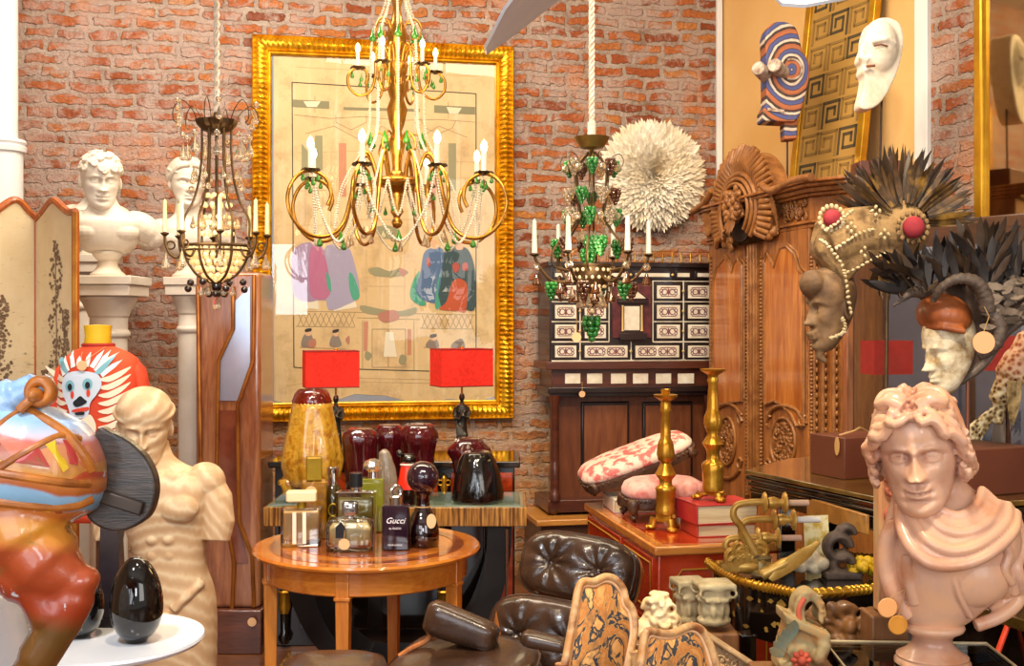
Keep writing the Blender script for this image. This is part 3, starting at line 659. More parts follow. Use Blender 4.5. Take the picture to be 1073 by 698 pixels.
# ---------------------------------------------------------------- painted wooden horse
Yh = 1.9; kh = Yh/F; ho = V((XP(20, Yh), Yh, 0)); hz_ = lambda y: ZP(y, Yh); hx_ = lambda p: XP(p, Yh)-ho.x
def horse_mat():
    m, nt, b = newmat('old_carousel_paint'); vec = coords(nt)
    n = nd(nt, 'ShaderNodeTexNoise', Scale=9., Detail=5.); nt.links.new(vec, n.inputs['Vector'])
    sep = nd(nt, 'ShaderNodeSeparateXYZ'); nt.links.new(vec, sep.inputs[0])
    # height along the slanted girth bands
    s1 = nd(nt, 'ShaderNodeMath', _operation='MULTIPLY_ADD'); nt.links.new(sep.outputs['X'], s1.inputs[0]); s1.inputs[1].default_value = .22; nt.links.new(sep.outputs['Z'], s1.inputs[2])
    s2 = nd(nt, 'ShaderNodeMath', _operation='MULTIPLY_ADD'); nt.links.new(n.outputs[0], s2.inputs[0]); s2.inputs[1].default_value = .035; nt.links.new(s1.outputs[0], s2.inputs[2])
    mr = nd(nt, 'ShaderNodeMapRange'); nt.links.new(s2.outputs[0], mr.inputs[0]); lo_, hi_ = hz_(700), hz_(400)
    mr.inputs[1].default_value = lo_; mr.inputs[2].default_value = hi_
    q = lambda y: (700-y)/300+.03
    raw = [(0, '#7a4a1c'), (q(640), '#6a4a22'), (q(618), '#a03a1c'), (q(560), '#b4512a'), (q(552), '#d07a36'), (q(536), '#dba83c'), (q(523), '#b85f26'), (q(516), '#c87834'), (q(511), '#7fa9c4'), (q(497), '#93b9d6'), (q(494), '#b85f28'), (q(482), '#d98a44'), (q(477), '#a8402f'), (q(462), '#c0506a'), (q(444), '#c8577a'), (q(440), '#d9c8d4'), (q(428), '#9cc4ea'), (1, '#c4dcf4')]
    st_ = [(p_, C(c_)) for p_, c_ in raw]
    col = ramp(nt, mr.outputs[0], st_)
    vo = nd(nt, 'ShaderNodeTexVoronoi', Scale=16.); nt.links.new(coords(nt, (1, .4, 1.2)), vo.inputs['Vector'])
    pat = ramp(nt, vo.outputs['Color'], [(.1, C('#d2382c')), (.4, C('#e0b02c')), (.6, C('#c9762f')), (.85, C('#5d7f3a'))])
    msk = ramp(nt, mr.outputs[0], [(q(590), 0), (q(552), .0), (q(545), .75), (q(528), .6), (q(520), 0), (q(484), 0), (q(476), .55), (q(446), .5), (q(436), 0)])
    col = mixc(nt, msk, col, pat)
    w_ = ramp(nt, noisen(nt, vec, 14, 8, .75), [(.58, 0), (.63, .8)]); col = mixc(nt, w_, col, C('#8a5528'))
    w2 = ramp(nt, noisen(nt, coords(nt, (1.3, 1, .9)), 20, 8, .7), [(.64, 0), (.67, .9)]); col = mixc(nt, w2, col, C('#dce0e4'))
    nt.links.new(col, b.inputs['Base Color']); b.inputs['Roughness'].default_value = .3; b.inputs['Coat Weight'].default_value = .35
    bumpn(nt, b, noisen(nt, vec, 40, 5, .7), .25, .004); return m
M_HORSE = horse_mat()
shade_patina(M_PINE, '#8a5e34', .40, .5, .8)
hs = thing('carousel_horse', 'painted wooden horse body in worn bright colours at the left edge', 'wooden horse', ho)
mb = MB()
def xr(px, yc, hh, dep): return [(hx_(px), dep*math.copysign(abs(math.cos(a))**.9, math.cos(a)), hz_(yc)+hh*kh*math.copysign(abs(math.sin(a))**.9, math.sin(a))) for a in [2*PI*j/40 for j in range(40)]]
mb.rings([xr(-190, 505, 20, .03), xr(-180, 500, 60, .08), xr(-120, 495, 82, .125), xr(-50, 495, 72, .115), xr(10, 489, 66, .115), xr(50, 488, 62, .11), xr(80, 493, 52, .095), xr(98, 498, 38, .07), xr(106, 500, 22, .04), xr(108.5, 500, 8, .015)])
# folded foreleg: shoulder, knee to the right, shank going back down
mb.tube(cr([(hx_(28), -.03, hz_(535)), (hx_(40), -.035, hz_(560)), (hx_(60), -.035, hz_(588)), (hx_(82), -.035, hz_(604)), (hx_(88), -.035, hz_(610))], 5), [.072+.0]*6+[.062]*5+[.055, .05, .046, .042, .038]+[.034]*5, 20)
mb.tube(cr([(hx_(92), -.035, hz_(603)), (hx_(84), -.035, hz_(622)), (hx_(66), -.035, hz_(655)), (hx_(44), -.035, hz_(690)), (hx_(22), -.035, hz_(725)), (hx_(2), -.03, hz_(760))], 5), [.030]*4+[.036]*6+[.034]*5+[.028]*6+[.024]*5, 20)
mb.ell((hx_(98), -.035, hz_(602)), (.024, .028, .022), 12, 8)
mb.tube(cr([(hx_(-10), .0, hz_(540)), (hx_(20), -.03, hz_(580)), (hx_(50), -.035, hz_(610)), (hx_(66), -.035, hz_(640))], 4), [.06]*4+[.05]*4+[.04]*5, 16)
mb.tube(cr([(hx_(-185), -.04, hz_(510)), (hx_(-270), -.04, hz_(590)), (hx_(-280), -.04, hz_(700)), (hx_(-300), -.04, hz_(800)), (hx_(-290), -.04, hz_(900))], 4), [.075]*4+[.06]*4+[.04]*4+[.032]*5, 14)
body = mb.sculpt('painted_body', M_HORSE, hs, .006, 4)
M_OCH = mat('ochre_paint', '#c9782c', '#8f4f1f', rough=.4, scale=20, coat=.2)
def onbody(px, py):
    # front surface of the barrel at this height
    pts = [(-190, 505, 20, .03), (-120, 495, 82, .125), (10, 489, 66, .115), (50, 488, 62, .11), (80, 493, 52, .095), (98, 498, 38, .07), (107, 500, 20, .035)]
    for a, b_ in zip(pts, pts[1:]):
        if a[0] <= px <= b_[0]:
            t_ = (px-a[0])/(b_[0]-a[0]); yc = a[1]+(b_[1]-a[1])*t_; hh = a[2]+(b_[2]-a[2])*t_; dp = a[3]+(b_[3]-a[3])*t_
            u = min(1, abs(py-yc)/hh); return (hx_(px), -dp*math.sqrt(max(0, 1-u*u)), hz_(py))
    return (hx_(px), 0, hz_(py))
for nm, line, r_ in (('girth_strap', [(-60, 478), (-20, 481), (20, 485), (60, 492), (90, 499), (104, 503)], .007), ('girth_strap', [(-60, 516), (-20, 514), (20, 515), (60, 521), (90, 524), (103, 520)], .008),
                     ('saddle_edge', [(-20, 470), (5, 455), (20, 443), (34, 428), (44, 424)], .007), ('chest_strap', [(36, 428), (60, 438), (82, 452), (98, 472), (105, 490)], .009), ('chest_strap', [(30, 482), (55, 466), (78, 453), (92, 458)], .006)):
    mb = MB(); mb.tube(cr([onbody(a, b_) for a, b_ in line], 5), r_, 10); mb.build(nm, M_OCH, body)
def hpatch(mb, poly, off=.005):
    pts = [V(onbody(a, b_)) for a, b_ in poly]; c = sum(pts, V())/len(pts); n = len(pts); cpx = sum(a for a, b_ in poly)/n; cpy = sum(b_ for a, b_ in poly)/n
    mid = [V(onbody((a+cpx)/2, (b_+cpy)/2)) for a, b_ in poly]; cc_ = V(onbody(cpx, cpy)); o_ = V((0, -off, 0)); vs = [p+o_ for p in pts]+[p+o_ for p in mid]+[cc_+o_]
    mb.add(vs, [(i, (i+1) % n, (i+1) % n+n, i+n) for i in range(n)]+[(i+n, (i+1) % n+n, 2*n) for i in range(n)])
for nm_, colr, polys in (('yellow_stripes', '#e0b428', [[(70, 460), (77, 456), (92, 484), (88, 488)], [(14, 476), (24, 470), (34, 474), (20, 479)], [(-30, 470), (-20, 460), (-12, 474)]]), ('red_triangles', '#b03a34', [[(46, 476), (62, 458), (78, 482)], [(82, 456), (93, 462), (98, 482), (92, 480)], [(-2, 474), (22, 452), (30, 458), (8, 474)]]),
        ('yellow_petals', '#e6b82c', [[(x, 523), (x+8, 524), (x+7, 536), (x+3, 541), (x-1, 534)] for x in (-40, -14, 18, 44, 66)]), ('green_petals', '#6f8a3c', [[(x, 523), (x+7, 524), (x+5, 533), (x, 536)] for x in (-28, 2, 32, 56)]), ('red_petals', '#c2402c', [[(x, 522), (x+7, 524), (x+6, 531), (x, 533)] for x in (-34, 9, 25, 76)])):
    mb = MB()
    for pl in polys: hpatch(mb, pl)
    mb.build(nm_, mat('worn_'+nm_, colr, '#8a5a30', rough=.35, scale=26, lo=.5, hi=.68, coat=.3), body, 0)
M_SAD = mat('pale_blue_paint', '#a9cdf0', '#d9e6f4', rough=.25, scale=12, coat=.5, c3='#86a9cf')
mb = MB(); mb.tube(cr([(hx_(-70), -.02, hz_(436)), (hx_(-30), -.02, hz_(432)), (hx_(0), -.02, hz_(424)), (hx_(25), -.02, hz_(414)), (hx_(46), -.02, hz_(405)), (hx_(58), -.02, hz_(405))], 6), [.04]*6+[.04]*6+[.034]*6+[.026]*6+[.019]*6+[.014], 20)
mb.sculpt('saddle', M_SAD, hs, .004, 3)
mb = MB(); mb.torus((hx_(52), -.035, hz_(409)), .017, .010, 20, 10, Matrix.Diagonal((1, 1.6, 1, 1))); mb.ell((hx_(50), -.05, hz_(412)), (.012, .02, .012), 14, 8); mb.tube(cr([(hx_(60), -.03, hz_(412)), (hx_(45), -.05, hz_(418)), (hx_(36), -.06, hz_(428))], 5), .008, 8); mb.build('saddle_scroll', M_OCH, hs, 60)
M_BLKW = mat('charred_wood', '#2b2420', '#4a3a30', rough=.35, scale=14, stretch=(1, 1, 6), coat=.2, bump=.15, bscale=60)
mb = MB(); pl = cr2([(96, 452), (112, 455), (130, 464), (147, 480), (157, 500), (159, 520), (153, 541), (140, 553), (120, 560), (100, 556), (84, 540), (84, 500)], 5)
mb.prism([(hx_(a), hz_(b_)) for a, b_ in pl], .02, .05); mb.build('dark_neck_disc', M_BLKW, hs, bev=.006, bseg=3)
mb = MB(); mb.prism([(hx_(a), hz_(b_)) for a, b_ in [(100, 513), (148, 528), (145, 542), (98, 527)]], .008, .02); mb.build('iron_strap', mat('old_iron', '#3b3029', '#57463a', rough=.45, metal=.4), hs, bev=.003)
mb = MB(); mb.lathe([(.04, 0), (.04, .02), (.018, .03), (.018, hz_(560))], 24, (hx_(-70), -.02, 0)); mb.build('stand_pole', M_BLKW, hs)
# ---------------------------------------------------------------- white side table with eggs, white shell chair
Yt = 2.6; tz = .787
M_WHT = mat('white_lacquer', '#f6f9ff', '#ecf2fc', rough=.2, coat=.4, scale=2)
sd = thing('side_table', 'round white pedestal side table carrying glossy black eggs', 'table', (XP(112, Yt), Yt, 0))
mb = MB(); mb.lathe([(0, tz-.022), (.19, tz-.022), (.21, tz-.014), (.216, tz-.006), (.214, tz), (0, tz)], 64); mb.build('tabletop', M_WHT, sd)
mb = MB(); mb.lathe([(.17, 0), (.165, .012), (.06, .04), (.03, .12), (.022, .35), (.03, tz-.08), (.06, tz-.023)], 40); mb.build('pedestal', M_WHT, sd)
def egg_mat(name, zs):
    m, nt, b = newmat(name); b.inputs['Base Color'].default_value = C('#0b0908'); b.inputs['Roughness'].default_value = .06; b.inputs['Coat Weight'].default_value = .6
    return m
M_EGG = egg_mat('black_glaze', 0)
def egg(label, px, Y, r, h):
    o = V((XP(px, Y), Y, tz)); mb = MB(); pr = []
    for i in range(25):
        a = PI*i/24; z = (1-math.cos(a))/2; pr.append((r*math.sin(a)**.92*(1.10-.30*(z-.35)), z*h))
    pr[0] = (0, 0); pr = [(0, 0), (r*.42, 0.0)]+[p for p in pr if p[1] > h*.035]
    mb.lathe(pr, 40); e = mb.build('ceramic_egg', M_EGG, None, 60); e.location = o; tag(e, label, 'egg'); return e
egg('glossy black ceramic egg standing clear on the white side table', 143, 2.56, .0545, .19)
egg('glossy black egg half hidden behind the horse leg on the white table', 84, 2.6, .05, .165)
ob = thing('obelisk', 'dark tapering obelisk standing behind the black egg on the white table', 'ornament', (XP(117, 2.7), 2.7, tz))
mb = MB(); mb.box((0, 0, .18), (.056, .05, .32), top=(.62, .62)); mb.build('shaft', mat('dark_slate', '#2d2529', '#40343a', rough=.25), ob, bev=.002)
mb = MB(); mb.box((0, 0, .01), (.062, .056, .02)); mb.build('foot', mat('dark_slate_foot', '#251f22', rough=.3), ob, bev=.002)
tl = thing('shell_chair', 'white egg-shaped moulded chair half hidden behind the horse leg at the lower left corner', 'chair', (-1.125, 2.13, 0))
mb = MB(); mb.lathe([(0, .40), (.10, .41), (.18, .47), (.222, .60), (.23, .74), (.222, .86), (.19, .98), (.14, 1.05), (.07, 1.085), (0, 1.092)], 48); mb.build('seat_shell', M_WHT, tl, 180)
mb = MB(); mb.lathe([(.2, 0), (.19, .012), (.06, .04), (.028, .1), (.024, .3), (.05, .41)], 32); mb.build('pedestal', M_WHT, tl)
# ================================================================ back wall: gilt framed painting, feather hat, three chandeliers
def PW(px, py, o=0):
    k_ = (px-CX)/F; Y = (6.75-o*math.sqrt(1.04))/(1-.2*k_); return V((k_*Y, Y, EYE-(py-HZ)*Y/F))
wang = math.atan2(.2, 1)
M_GOLD = mat('gold_leaf_frame', '#f2bd2c', '#c98b14', rough=.32, metal=.75, scale=14, bump=.08, bscale=80)
pc = PW(402, 242, 0)
pic = thing('framed_painting', 'huge faded Chinese painting in a wide fluted gold frame on the brick wall', 'painting', pc, wang)
pw_, ph_ = (PW(537, 240).xy-PW(264, 240).xy).length, 3.118-.938
pic.location = V(((PW(537, 240).x+PW(264, 240).x)/2, (PW(537, 240).y+PW(264, 240).y)/2, (3.118+.938)/2))
Wm, Hm = pw_/2, ph_/2
def frame_side(mb, L, horizontal, M, w_=.11):
    # profile across the moulding: u 0 (outer) .. 1 (inner); ribs run across
    n = int(L/.0055); pr = [(0, 0), (0, .045), (.06, .055), (.12, .046)]+[(.16+.54*i/5, .046+.016*math.sin(PI*i/5)) for i in range(6)]+[(.74, .044), (.80, .052), (.86, .040), (.93, .043), (1, .03), (1, 0)]
    rs = []
    for i in range(n+1):
        s_ = i/n; row = []
        for u, h in pr:
            x = -L/2+u*w_+(L-2*u*w_)*s_; hh = h
            if .15 < u < .72: hh += .008*math.sin(2*PI*(x)/.028)
            row.append((x, -hh, -u*w_))
        rs.append(row)
    m_ = len(pr); vs = [p for r in rs for p in r]; mb.add(vs, [(i*m_+j, i*m_+j+1, (i+1)*m_+j+1, (i+1)*m_+j) for i in range(n) for j in range(m_-1)], M)
mb = MB()
frame_side(mb, 2*Wm, 1, tr(0, 0, Hm)); frame_side(mb, 2*Wm, 1, tr(0, 0, -Hm) @ rot('Y', 180)); frame_side(mb, 2*Hm, 0, tr(-Wm, 0, 0) @ rot('Y', -90)); frame_side(mb, 2*Hm, 0, tr(Wm, 0, 0) @ rot('Y', 90))
fr = mb.build('frame', M_GOLD, pic, 50)
mb = MB(); mb.box((0, -.012, 0), (2*Wm-.18, .008, 2*Hm-.18)); mb.build('mount_board', mat('blue_grey_mount', '#8f98ab', '#a8a9b4', rough=.8, scale=3), pic, 0)
m, nt, b = newmat('aged_paper'); vec = coords(nt)
c_ = mixc(nt, noisen(nt, vec, 2.2, 5, .6), C('#ecd3a2'), C('#cfa76d')); c_ = mixc(nt, ramp(nt, noisen(nt, vec, 6, 6, .7), [(.5, 0), (.68, .6)]), c_, C('#b08d62'))
c_ = mixc(nt, ramp(nt, noisen(nt, coords(nt, (8, 1, 1)), 2.5, 3), [(.55, 0), (.7, .3)]), c_, C('#f3e3c4')); nt.links.new(c_, b.inputs['Base Color']); b.inputs['Roughness'].default_value = .8
M_PAPER = m
Ipic = None
def pl2(px, py): return wm(pic).inverted() @ PW(px, py, .024)
def flatpoly(mb, poly, off):
    pts = [pl2(a, b_) for a, b_ in poly]; mb.add([(p.x, -off, p.z) for p in pts], [tuple(range(len(pts)))])
mb = MB(); rnd = random.Random(2)
edge = [(287, 58)]+[(287+i*9.7, 56+rnd.uniform(-1.0, 1.0)+i*.3) for i in range(1, 24)]+[(520, 64)]+[(520+rnd.uniform(-1, .6), 64+i*12) for i in range(1, 30)]+[(520, 415), (500, 421), (470, 418), (440, 424), (405, 415), (372, 413), (345, 422), (310, 425), (287, 420)]
flatpoly(mb, edge, .0175); paper = mb.build('painted_paper', M_PAPER, pic, 0)
ink = flat('ink_line', '#4a4436', .9)
def strokes(name, m_, lines, wd=.004, off=.0185):
    mb = MB()
    for ln in lines:
        pts = [pl2(a, b_) for a, b_ in ln]
        for p, q in zip(pts, pts[1:]):
            d = (q-p); d.y = 0; L = d.length; d.normalize(); nn = V((-d.z, 0, d.x))*wd/2
            mb.add([(r_.x, -off, r_.z) for r_ in (p+nn, p-nn, q-nn, q+nn)], [(0, 1, 2, 3)])
    return mb.build(name, m_, paper, 0)
strokes('ink_border', ink, [[(306, 86), (499, 98), (499, 386)], [(306, 86), (308, 385), (322, 386)], [(376, 387), (450, 389)]], .006)
strokes('faint_lines', flat('faint_wash_line', '#c09f72', .9), [[(320+i*9, 160), (320+i*9, 236)] for i in range(4)]+[[(456+i*9, 170), (456+i*9, 244)] for i in range(4)]+[[(312, 160), (380, 158)], [(312, 200), (350, 199)], [(312, 236), (352, 236)], [(440, 168), (497, 170)], [(440, 206), (497, 208)], [(366, 210), (366, 250), (438, 250), (438, 210), (366, 210)], [(366, 230), (438, 230)], [(352, 400), (460, 402)], [(360, 396), (452, 398)], [(310, 70), (500, 80)], [(384, 262), (384, 320)], [(424, 262), (424, 320)], [(384, 300), (424, 300)], [(300, 405), (340, 398), (366, 404)], [(450, 402), (480, 396), (512, 404)]], .003)
strokes('building_lines', flat('faded_ink', '#a58a62', .9), [[(308, 120), (346, 124), (380, 122), (420, 126), (460, 125), (498, 128)], [(308, 326), (498, 330)], [(374, 333), (440, 335)], [(380, 336), (380, 388)], [(434, 336), (434, 388)], [(390, 345), (390, 385), (425, 385), (425, 345), (390, 345)], [(407, 345), (407, 385)],
        [(310, 342), (372, 343)], [(440, 344), (497, 345)], [(314, 364), (362, 366)], [(444, 364), (478, 366)]]+[[(312+i*6, 328), (318+i*6, 342)] for i in range(10)]+[[(318+i*6, 328), (312+i*6, 342)] for i in range(10)]+[[(442+i*6, 330), (448+i*6, 344)] for i in range(9)]+[[(448+i*6, 330), (442+i*6, 344)] for i in range(9)]
        +[[(320, 140), (350, 132), (384, 150), (400, 132), (430, 150), (460, 132), (490, 144)], [(352, 120), (352, 128), (368, 136), (384, 128), (384, 120)], [(440, 124), (446, 134), (460, 140), (474, 134), (478, 126)], [(330, 100), (330, 118)], [(470, 106), (470, 124)]], .004)
def shape(name, col, polys, off=.019, sm=True, n=4):
    mb = MB()
    for i, pl in enumerate(polys): flatpoly(mb, cr2(pl, n) if sm else pl, off+.0001*i)
    return mb.build(name, flat(name+'_paint', col, .85), paper, 0)
shape('roof_bands', '#8a8462', [[(307, 104), (345, 106), (345, 114), (307, 112)], [(455, 110), (498, 112), (498, 120), (455, 118)], [(360, 112), (440, 114), (440, 117), (360, 115)]], sm=False)
shape('fan_motifs', '#e6d7b4', [[(318, 106), (336, 106), (332, 112), (322, 112)], [(468, 112), (484, 113), (480, 119), (471, 119)]], .0194, sm=False)
shape('red_tablets', '#c98a6a', [[(355, 150), (363, 150), (363, 206), (355, 206)], [(449, 164), (457, 164), (457, 220), (449, 220)], [(381, 337), (386, 337), (385, 368), (381, 368)], [(427, 345), (431, 345), (431, 372), (427, 372)]], sm=False)
shape('green_pillars', '#99936f', [[(330, 142), (338, 142), (338, 178), (330, 178)], [(470, 150), (478, 150), (478, 200), (470, 200)], [(316, 150), (324, 160), (324, 190), (316, 190)]], sm=False)
shape('flower_sprays', '#9a9470', [[(386, 282), (396, 280), (408, 284), (420, 281), (428, 286), (416, 290), (400, 290), (390, 288)], [(384, 368), (390, 372), (386, 378), (382, 374)], [(420, 372), (426, 374), (424, 382), (418, 380)], [(378, 320), (400, 324), (420, 326), (436, 322), (430, 331), (385, 329)], [(392, 240), (404, 236), (416, 240), (420, 248), (404, 250)]])
shape('mauve_robe', '#a58aa6', [[(306, 268), (313, 257), (324, 254), (334, 256), (342, 268), (347, 309), (332, 315), (319, 316), (307, 306)]], .0196)
shape('rose_panel', '#b96f90', [[(325, 262), (333, 258), (341, 270), (346, 308), (330, 313), (324, 300)]], .0200)
shape('lilac_robe', '#a79fb6', [[(340, 262), (352, 256), (364, 259), (370, 270), (377, 308), (362, 320), (344, 324), (342, 300)]], .0198)
shape('green_cuffs', '#52a386', [[(342, 285), (346, 292), (347, 306), (343, 300)], [(366, 286), (371, 290), (377, 310), (370, 314), (366, 300)], [(432, 296), (440, 284), (436, 306), (447, 318), (440, 320), (430, 312)], [(458, 298), (462, 286), (459, 306), (462, 322), (456, 322)]], .0204)
shape('blue_robe', '#5a7398', [[(444, 266), (452, 260), (464, 261), (468, 280), (470, 314), (455, 318), (438, 312), (432, 306), (440, 288)]], .0200)
shape('black_robe', '#405558', [[(466, 264), (476, 258), (490, 261), (497, 278), (499, 300), (497, 325), (480, 322), (459, 323), (462, 296)]], .0204)
shape('red_hem', '#c25c3c', [[(474, 296), (482, 292), (490, 300), (488, 326), (480, 326), (460, 324), (468, 316)]], .0208)
shape('robe_medallions', '#b95a50', [[(474, 278), (479, 275), (482, 281), (477, 286)], [(485, 276), (490, 276), (490, 283), (485, 283)], [(447, 272), (450, 270), (451, 278), (448, 279)]], .0212)
shape('rose_flowers', '#b97c66', [[(398, 328), (414, 325), (418, 334), (404, 338), (397, 334)], [(418, 281), (426, 284), (422, 290)], [(323, 358), (330, 355), (331, 362), (325, 365)], [(362, 356), (366, 352), (366, 361)]], .0206)
shape('pale_skirts', '#e9dec4', [[(320, 315), (333, 314), (334, 324), (320, 323)], [(347, 322), (362, 320), (372, 314), (374, 322), (350, 326)], [(404, 348), (412, 348), (416, 374), (402, 374)]], .0194, sm=False)
shape('small_figures', '#8d7f72', [[(318, 352), (325, 349), (329, 362), (316, 363)], [(347, 354), (353, 350), (358, 362), (346, 363)], [(448, 358), (456, 354), (460, 364), (447, 364)], [(474, 360), (484, 355), (487, 366), (474, 366)]], .0196)
shape('faces', '#e3b58c', [[(320, 346), (325, 345), (326, 351), (321, 352)], [(349, 347), (354, 346), (354, 352), (350, 352)], [(452, 352), (456, 351), (457, 356), (452, 357)], [(478, 252), (484, 252), (485, 261), (478, 261)], [(452, 252), (458, 252), (459, 260), (452, 260)], [(326, 246), (333, 246), (333, 255), (326, 255)], [(352, 248), (359, 248), (359, 257), (352, 257)]], .0214)
shape('hair', '#3a322c', [[(320, 345), (326, 344), (326, 347), (320, 348)], [(349, 346), (355, 345), (354, 348), (349, 349)], [(451, 351), (457, 350), (457, 353), (451, 354)]], .0217)
mb = MB(); mb.add([(-Wm+.10, -.027, -Hm+.10), (Wm-.10, -.027, -Hm+.10), (Wm-.10, -.027, Hm-.10), (-Wm+.10, -.027, Hm-.10)], [(0, 1, 2, 3)]); mb.build('glass_pane', pane_mat('picture_glass', '#fbfbfb', .9, .0), pic, 0)
# ---------------------------------------------------------------- white feather hat on the wall
jc = PW(683, 184, .06)
M_FEA = mat('cream_feather', '#fff6e4', '#f4e2c0', rough=.8, scale=5, sheen=.2)
mb = MB(); rnd = random.Random(11)
JT = tr(0, 0, 0) @ Matrix.Rotation(wang, 4, 'Z') @ rot('X', 90)      # local +z points into the room
R0 = .318
for i in range(2000):
    t_ = i/2000; a = i*2.39996; L = R0*(.36+.64*t_**.6)*rnd.uniform(.93, 1.05)*.62; rr = .004+t_*.150
    tilt = 10+76*(t_**.5)+rnd.uniform(-7, 7)
    M_ = JT @ rot('Z', math.degrees(a)) @ tr(rr, 0, .07*(1-t_**1.5)) @ rot('Y', tilt) @ rot('Z', 90+rnd.uniform(-25, 25))
    leaf(mb, M_, L, .014+.011*t_, rnd.uniform(-.1, .25), 5)
ju = mb.build('feather_hat', M_FEA, None, 180, normals=False); ju.location = jc; tag(ju, 'round white feather headdress spread like a disc on the bricks', 'feather hat')
# ---------------------------------------------------------------- chandeliers
M_BRASS = mat('aged_brass', '#d09a45', '#a36f2a', rough=.25, metal=.9, scale=10); M_DKBR = mat('dark_brass', '#6b5236', '#45321f', rough=.4, metal=.7, scale=12)
M_WAX = mat('candle_sleeve', '#f4ead0', rough=.6, em='#ffdca0', es=.12); M_BULB = mat('lit_bulb', '#fff4d8', em='#ffdd9a', es=14)
M_CRYS = mat('clear_crystal', '#fff6e6', '#ffe2b0', rough=.0, trans=.86, coat=1, scale=30); M_GRN = mat('green_crystal', '#4fae2e', '#2f8a1c', rough=.04, trans=.4, coat=1); M_BEAD = mat('clear_bead', '#fff3dc', rough=.08, coat=1, trans=.25)
M_GRNG = mat('green_glass_grape', '#2ba63a', '#0f6e24', rough=.04, trans=.35, coat=1); M_AMBG = mat('brown_glass_grape', '#40200e', '#6b3812', rough=.05, trans=.3, coat=1); M_BLKG = mat('black_glass_ball', '#1c0d10', rough=.05, coat=1)
M_WCAND = mat('pale_candle', '#eef0e2', '#e2e6d6', rough=.5); M_ROPE = mat('cream_rope', '#e8ddd0', '#c9b6a2', rough=.9, scale=60)
def ring(n, a0=0): return [2*PI*i/n+math.radians(a0) for i in range(n)]
def pol(a, r, z): return V((r*math.cos(a), r*math.sin(a), z))
def drop_mesh(L, r):
    mb = MB(); mb.lathe([(0, 0), (r*.18, -L*.12), (r*.45, -L*.4), (r*.9, -L*.68), (r, -L*.8), (r*.75, -L*.93), (0, -L)], 8); return mb
def beads(mb, pts, step, r):
    pts = [V(p) for p in pts]; acc = 0
    for p, q in zip(pts, pts[1:]):
        L = (q-p).length; s_ = -acc
        while s_+step <= L:
            s_ += step; c = p.lerp(q, s_/L); mb.add([c+V(d)*r for d in ((1, 0, 0), (-1, 0, 0), (0, 1, 0), (0, -1, 0), (0, 0, 1), (0, 0, -1))], [(0, 2, 4), (2, 1, 4), (1, 3, 4), (3, 0, 4), (2, 0, 5), (1, 2, 5), (3, 1, 5), (0, 3, 5)])
        acc = L-s_
# --- big brass chandelier
Yk = 4.5; kk = Yk/F; zk = lambda y: ZP(y, Yk)
ck = V((XP(416, Yk), Yk, 0)); z0 = zk(190)
ch = thing('brass_chandelier', 'large two-tier brass chandelier with looping arms, lit bulbs and strings of beads', 'chandelier', (ck.x, ck.y, z0))
Z = lambda y: zk(y)-z0
mb = MB(); r = lambda p: p*kk
mb.lathe([(0, Z(240)), (r(4), Z(238)), (r(6), Z(233)), (r(3), Z(228)), (r(7), Z(222)), (r(4), Z(214)), (r(9), Z(206)), (r(7), Z(202)), (r(14), Z(197)), (r(24), Z(193)), (r(26), Z(190)), (r(24), Z(187)), (r(8), Z(184)), (r(5), Z(178)), (r(6), Z(165)), (r(9), Z(150)), (r(5), Z(138)),
          (r(8), Z(130)), (r(11), Z(115)), (r(7), Z(104)), (r(10), Z(95)), (r(6), Z(86)), (r(10), Z(78)), (r(12), Z(68)), (r(6), Z(60)), (r(9), Z(48)), (r(11), Z(36)), (r(6), Z(22)), (r(4), Z(8)), (r(6), Z(0)), (r(3), Z(-10)), (r(3), Z(-30)), (0, Z(-31))], 28); mb.build('stem', M_BRASS, ch, 60)
mb = MB(); zt_ = Z(-31)
i = 0
while zt_ < CEIL-z0-.03:
    mb.torus((0, 0, zt_+.016), .014, .0035, 12, 6, rot('Z', 90*(i % 2)), sz=1.35); zt_ += .029; i += 1
mb.build('chain', M_BRASS, ch)
mb = MB(); mb.lathe([(.06, CEIL-z0-.002), (.055, CEIL-z0-.02), (.015, CEIL-z0-.04)], 24); mb.build('ceiling_rose', M_BRASS, ch)
prof = [(r(20), 200), (r(25), 178), (r(33), 162), (r(43), 172), (r(51), 206), (r(60), 236), (r(76), 250), (r(97), 249), (r(114), 233), (r(119), 212), (r(111), 193), (r(95), 185), (r(79), 192), (r(73), 207), (r(77), 219)]
mb = MB(); mb.tube(cr([(a, 0, Z(b_)) for a, b_ in prof], 6), .0075, 8); arm0 = mb.build('arm', M_BRASS, ch, 60)
mb = MB(); mb.lathe([(.004, -.012), (.022, -.004), (.026, .004), (.010, .006), (.010, .0), (0, 0)], 16)
for i in range(6): leaf(mb, rot('Z', i*60) @ tr(.018, 0, 0) @ rot('Y', 100), .022, .008, .3, 4)
pan0 = mb.build('drip_pan', M_DKBR, ch); 
mb = MB(); mb.lathe([(.0095, .004), (.0095, .075), (.004, .077), (0, .077)], 14); can0 = mb.build('candle_sleeve', M_WAX, ch)
mb = MB(); mb.lathe([(.005, .077), (.012, .088), (.0135, .1), (.009, .116), (0, .128)], 14); bul0 = mb.build('bulb', M_BULB, ch)
gd0 = drop_mesh(.038, .009).build('green_drop', M_GRN, ch, 60); gd1 = drop_mesh(.056, .015).build('green_drop', M_GRN, ch, 60)
used = set()
def put(src, loc, rz=0, sc=None):
    if src.name in used: o = clone(src, ch)
    else: o = src; used.add(src.name)
    o.location = loc; o.rotation_euler = (0, 0, rz)
    if sc: o.scale = (sc,)*3
    return o
ndrop = 0
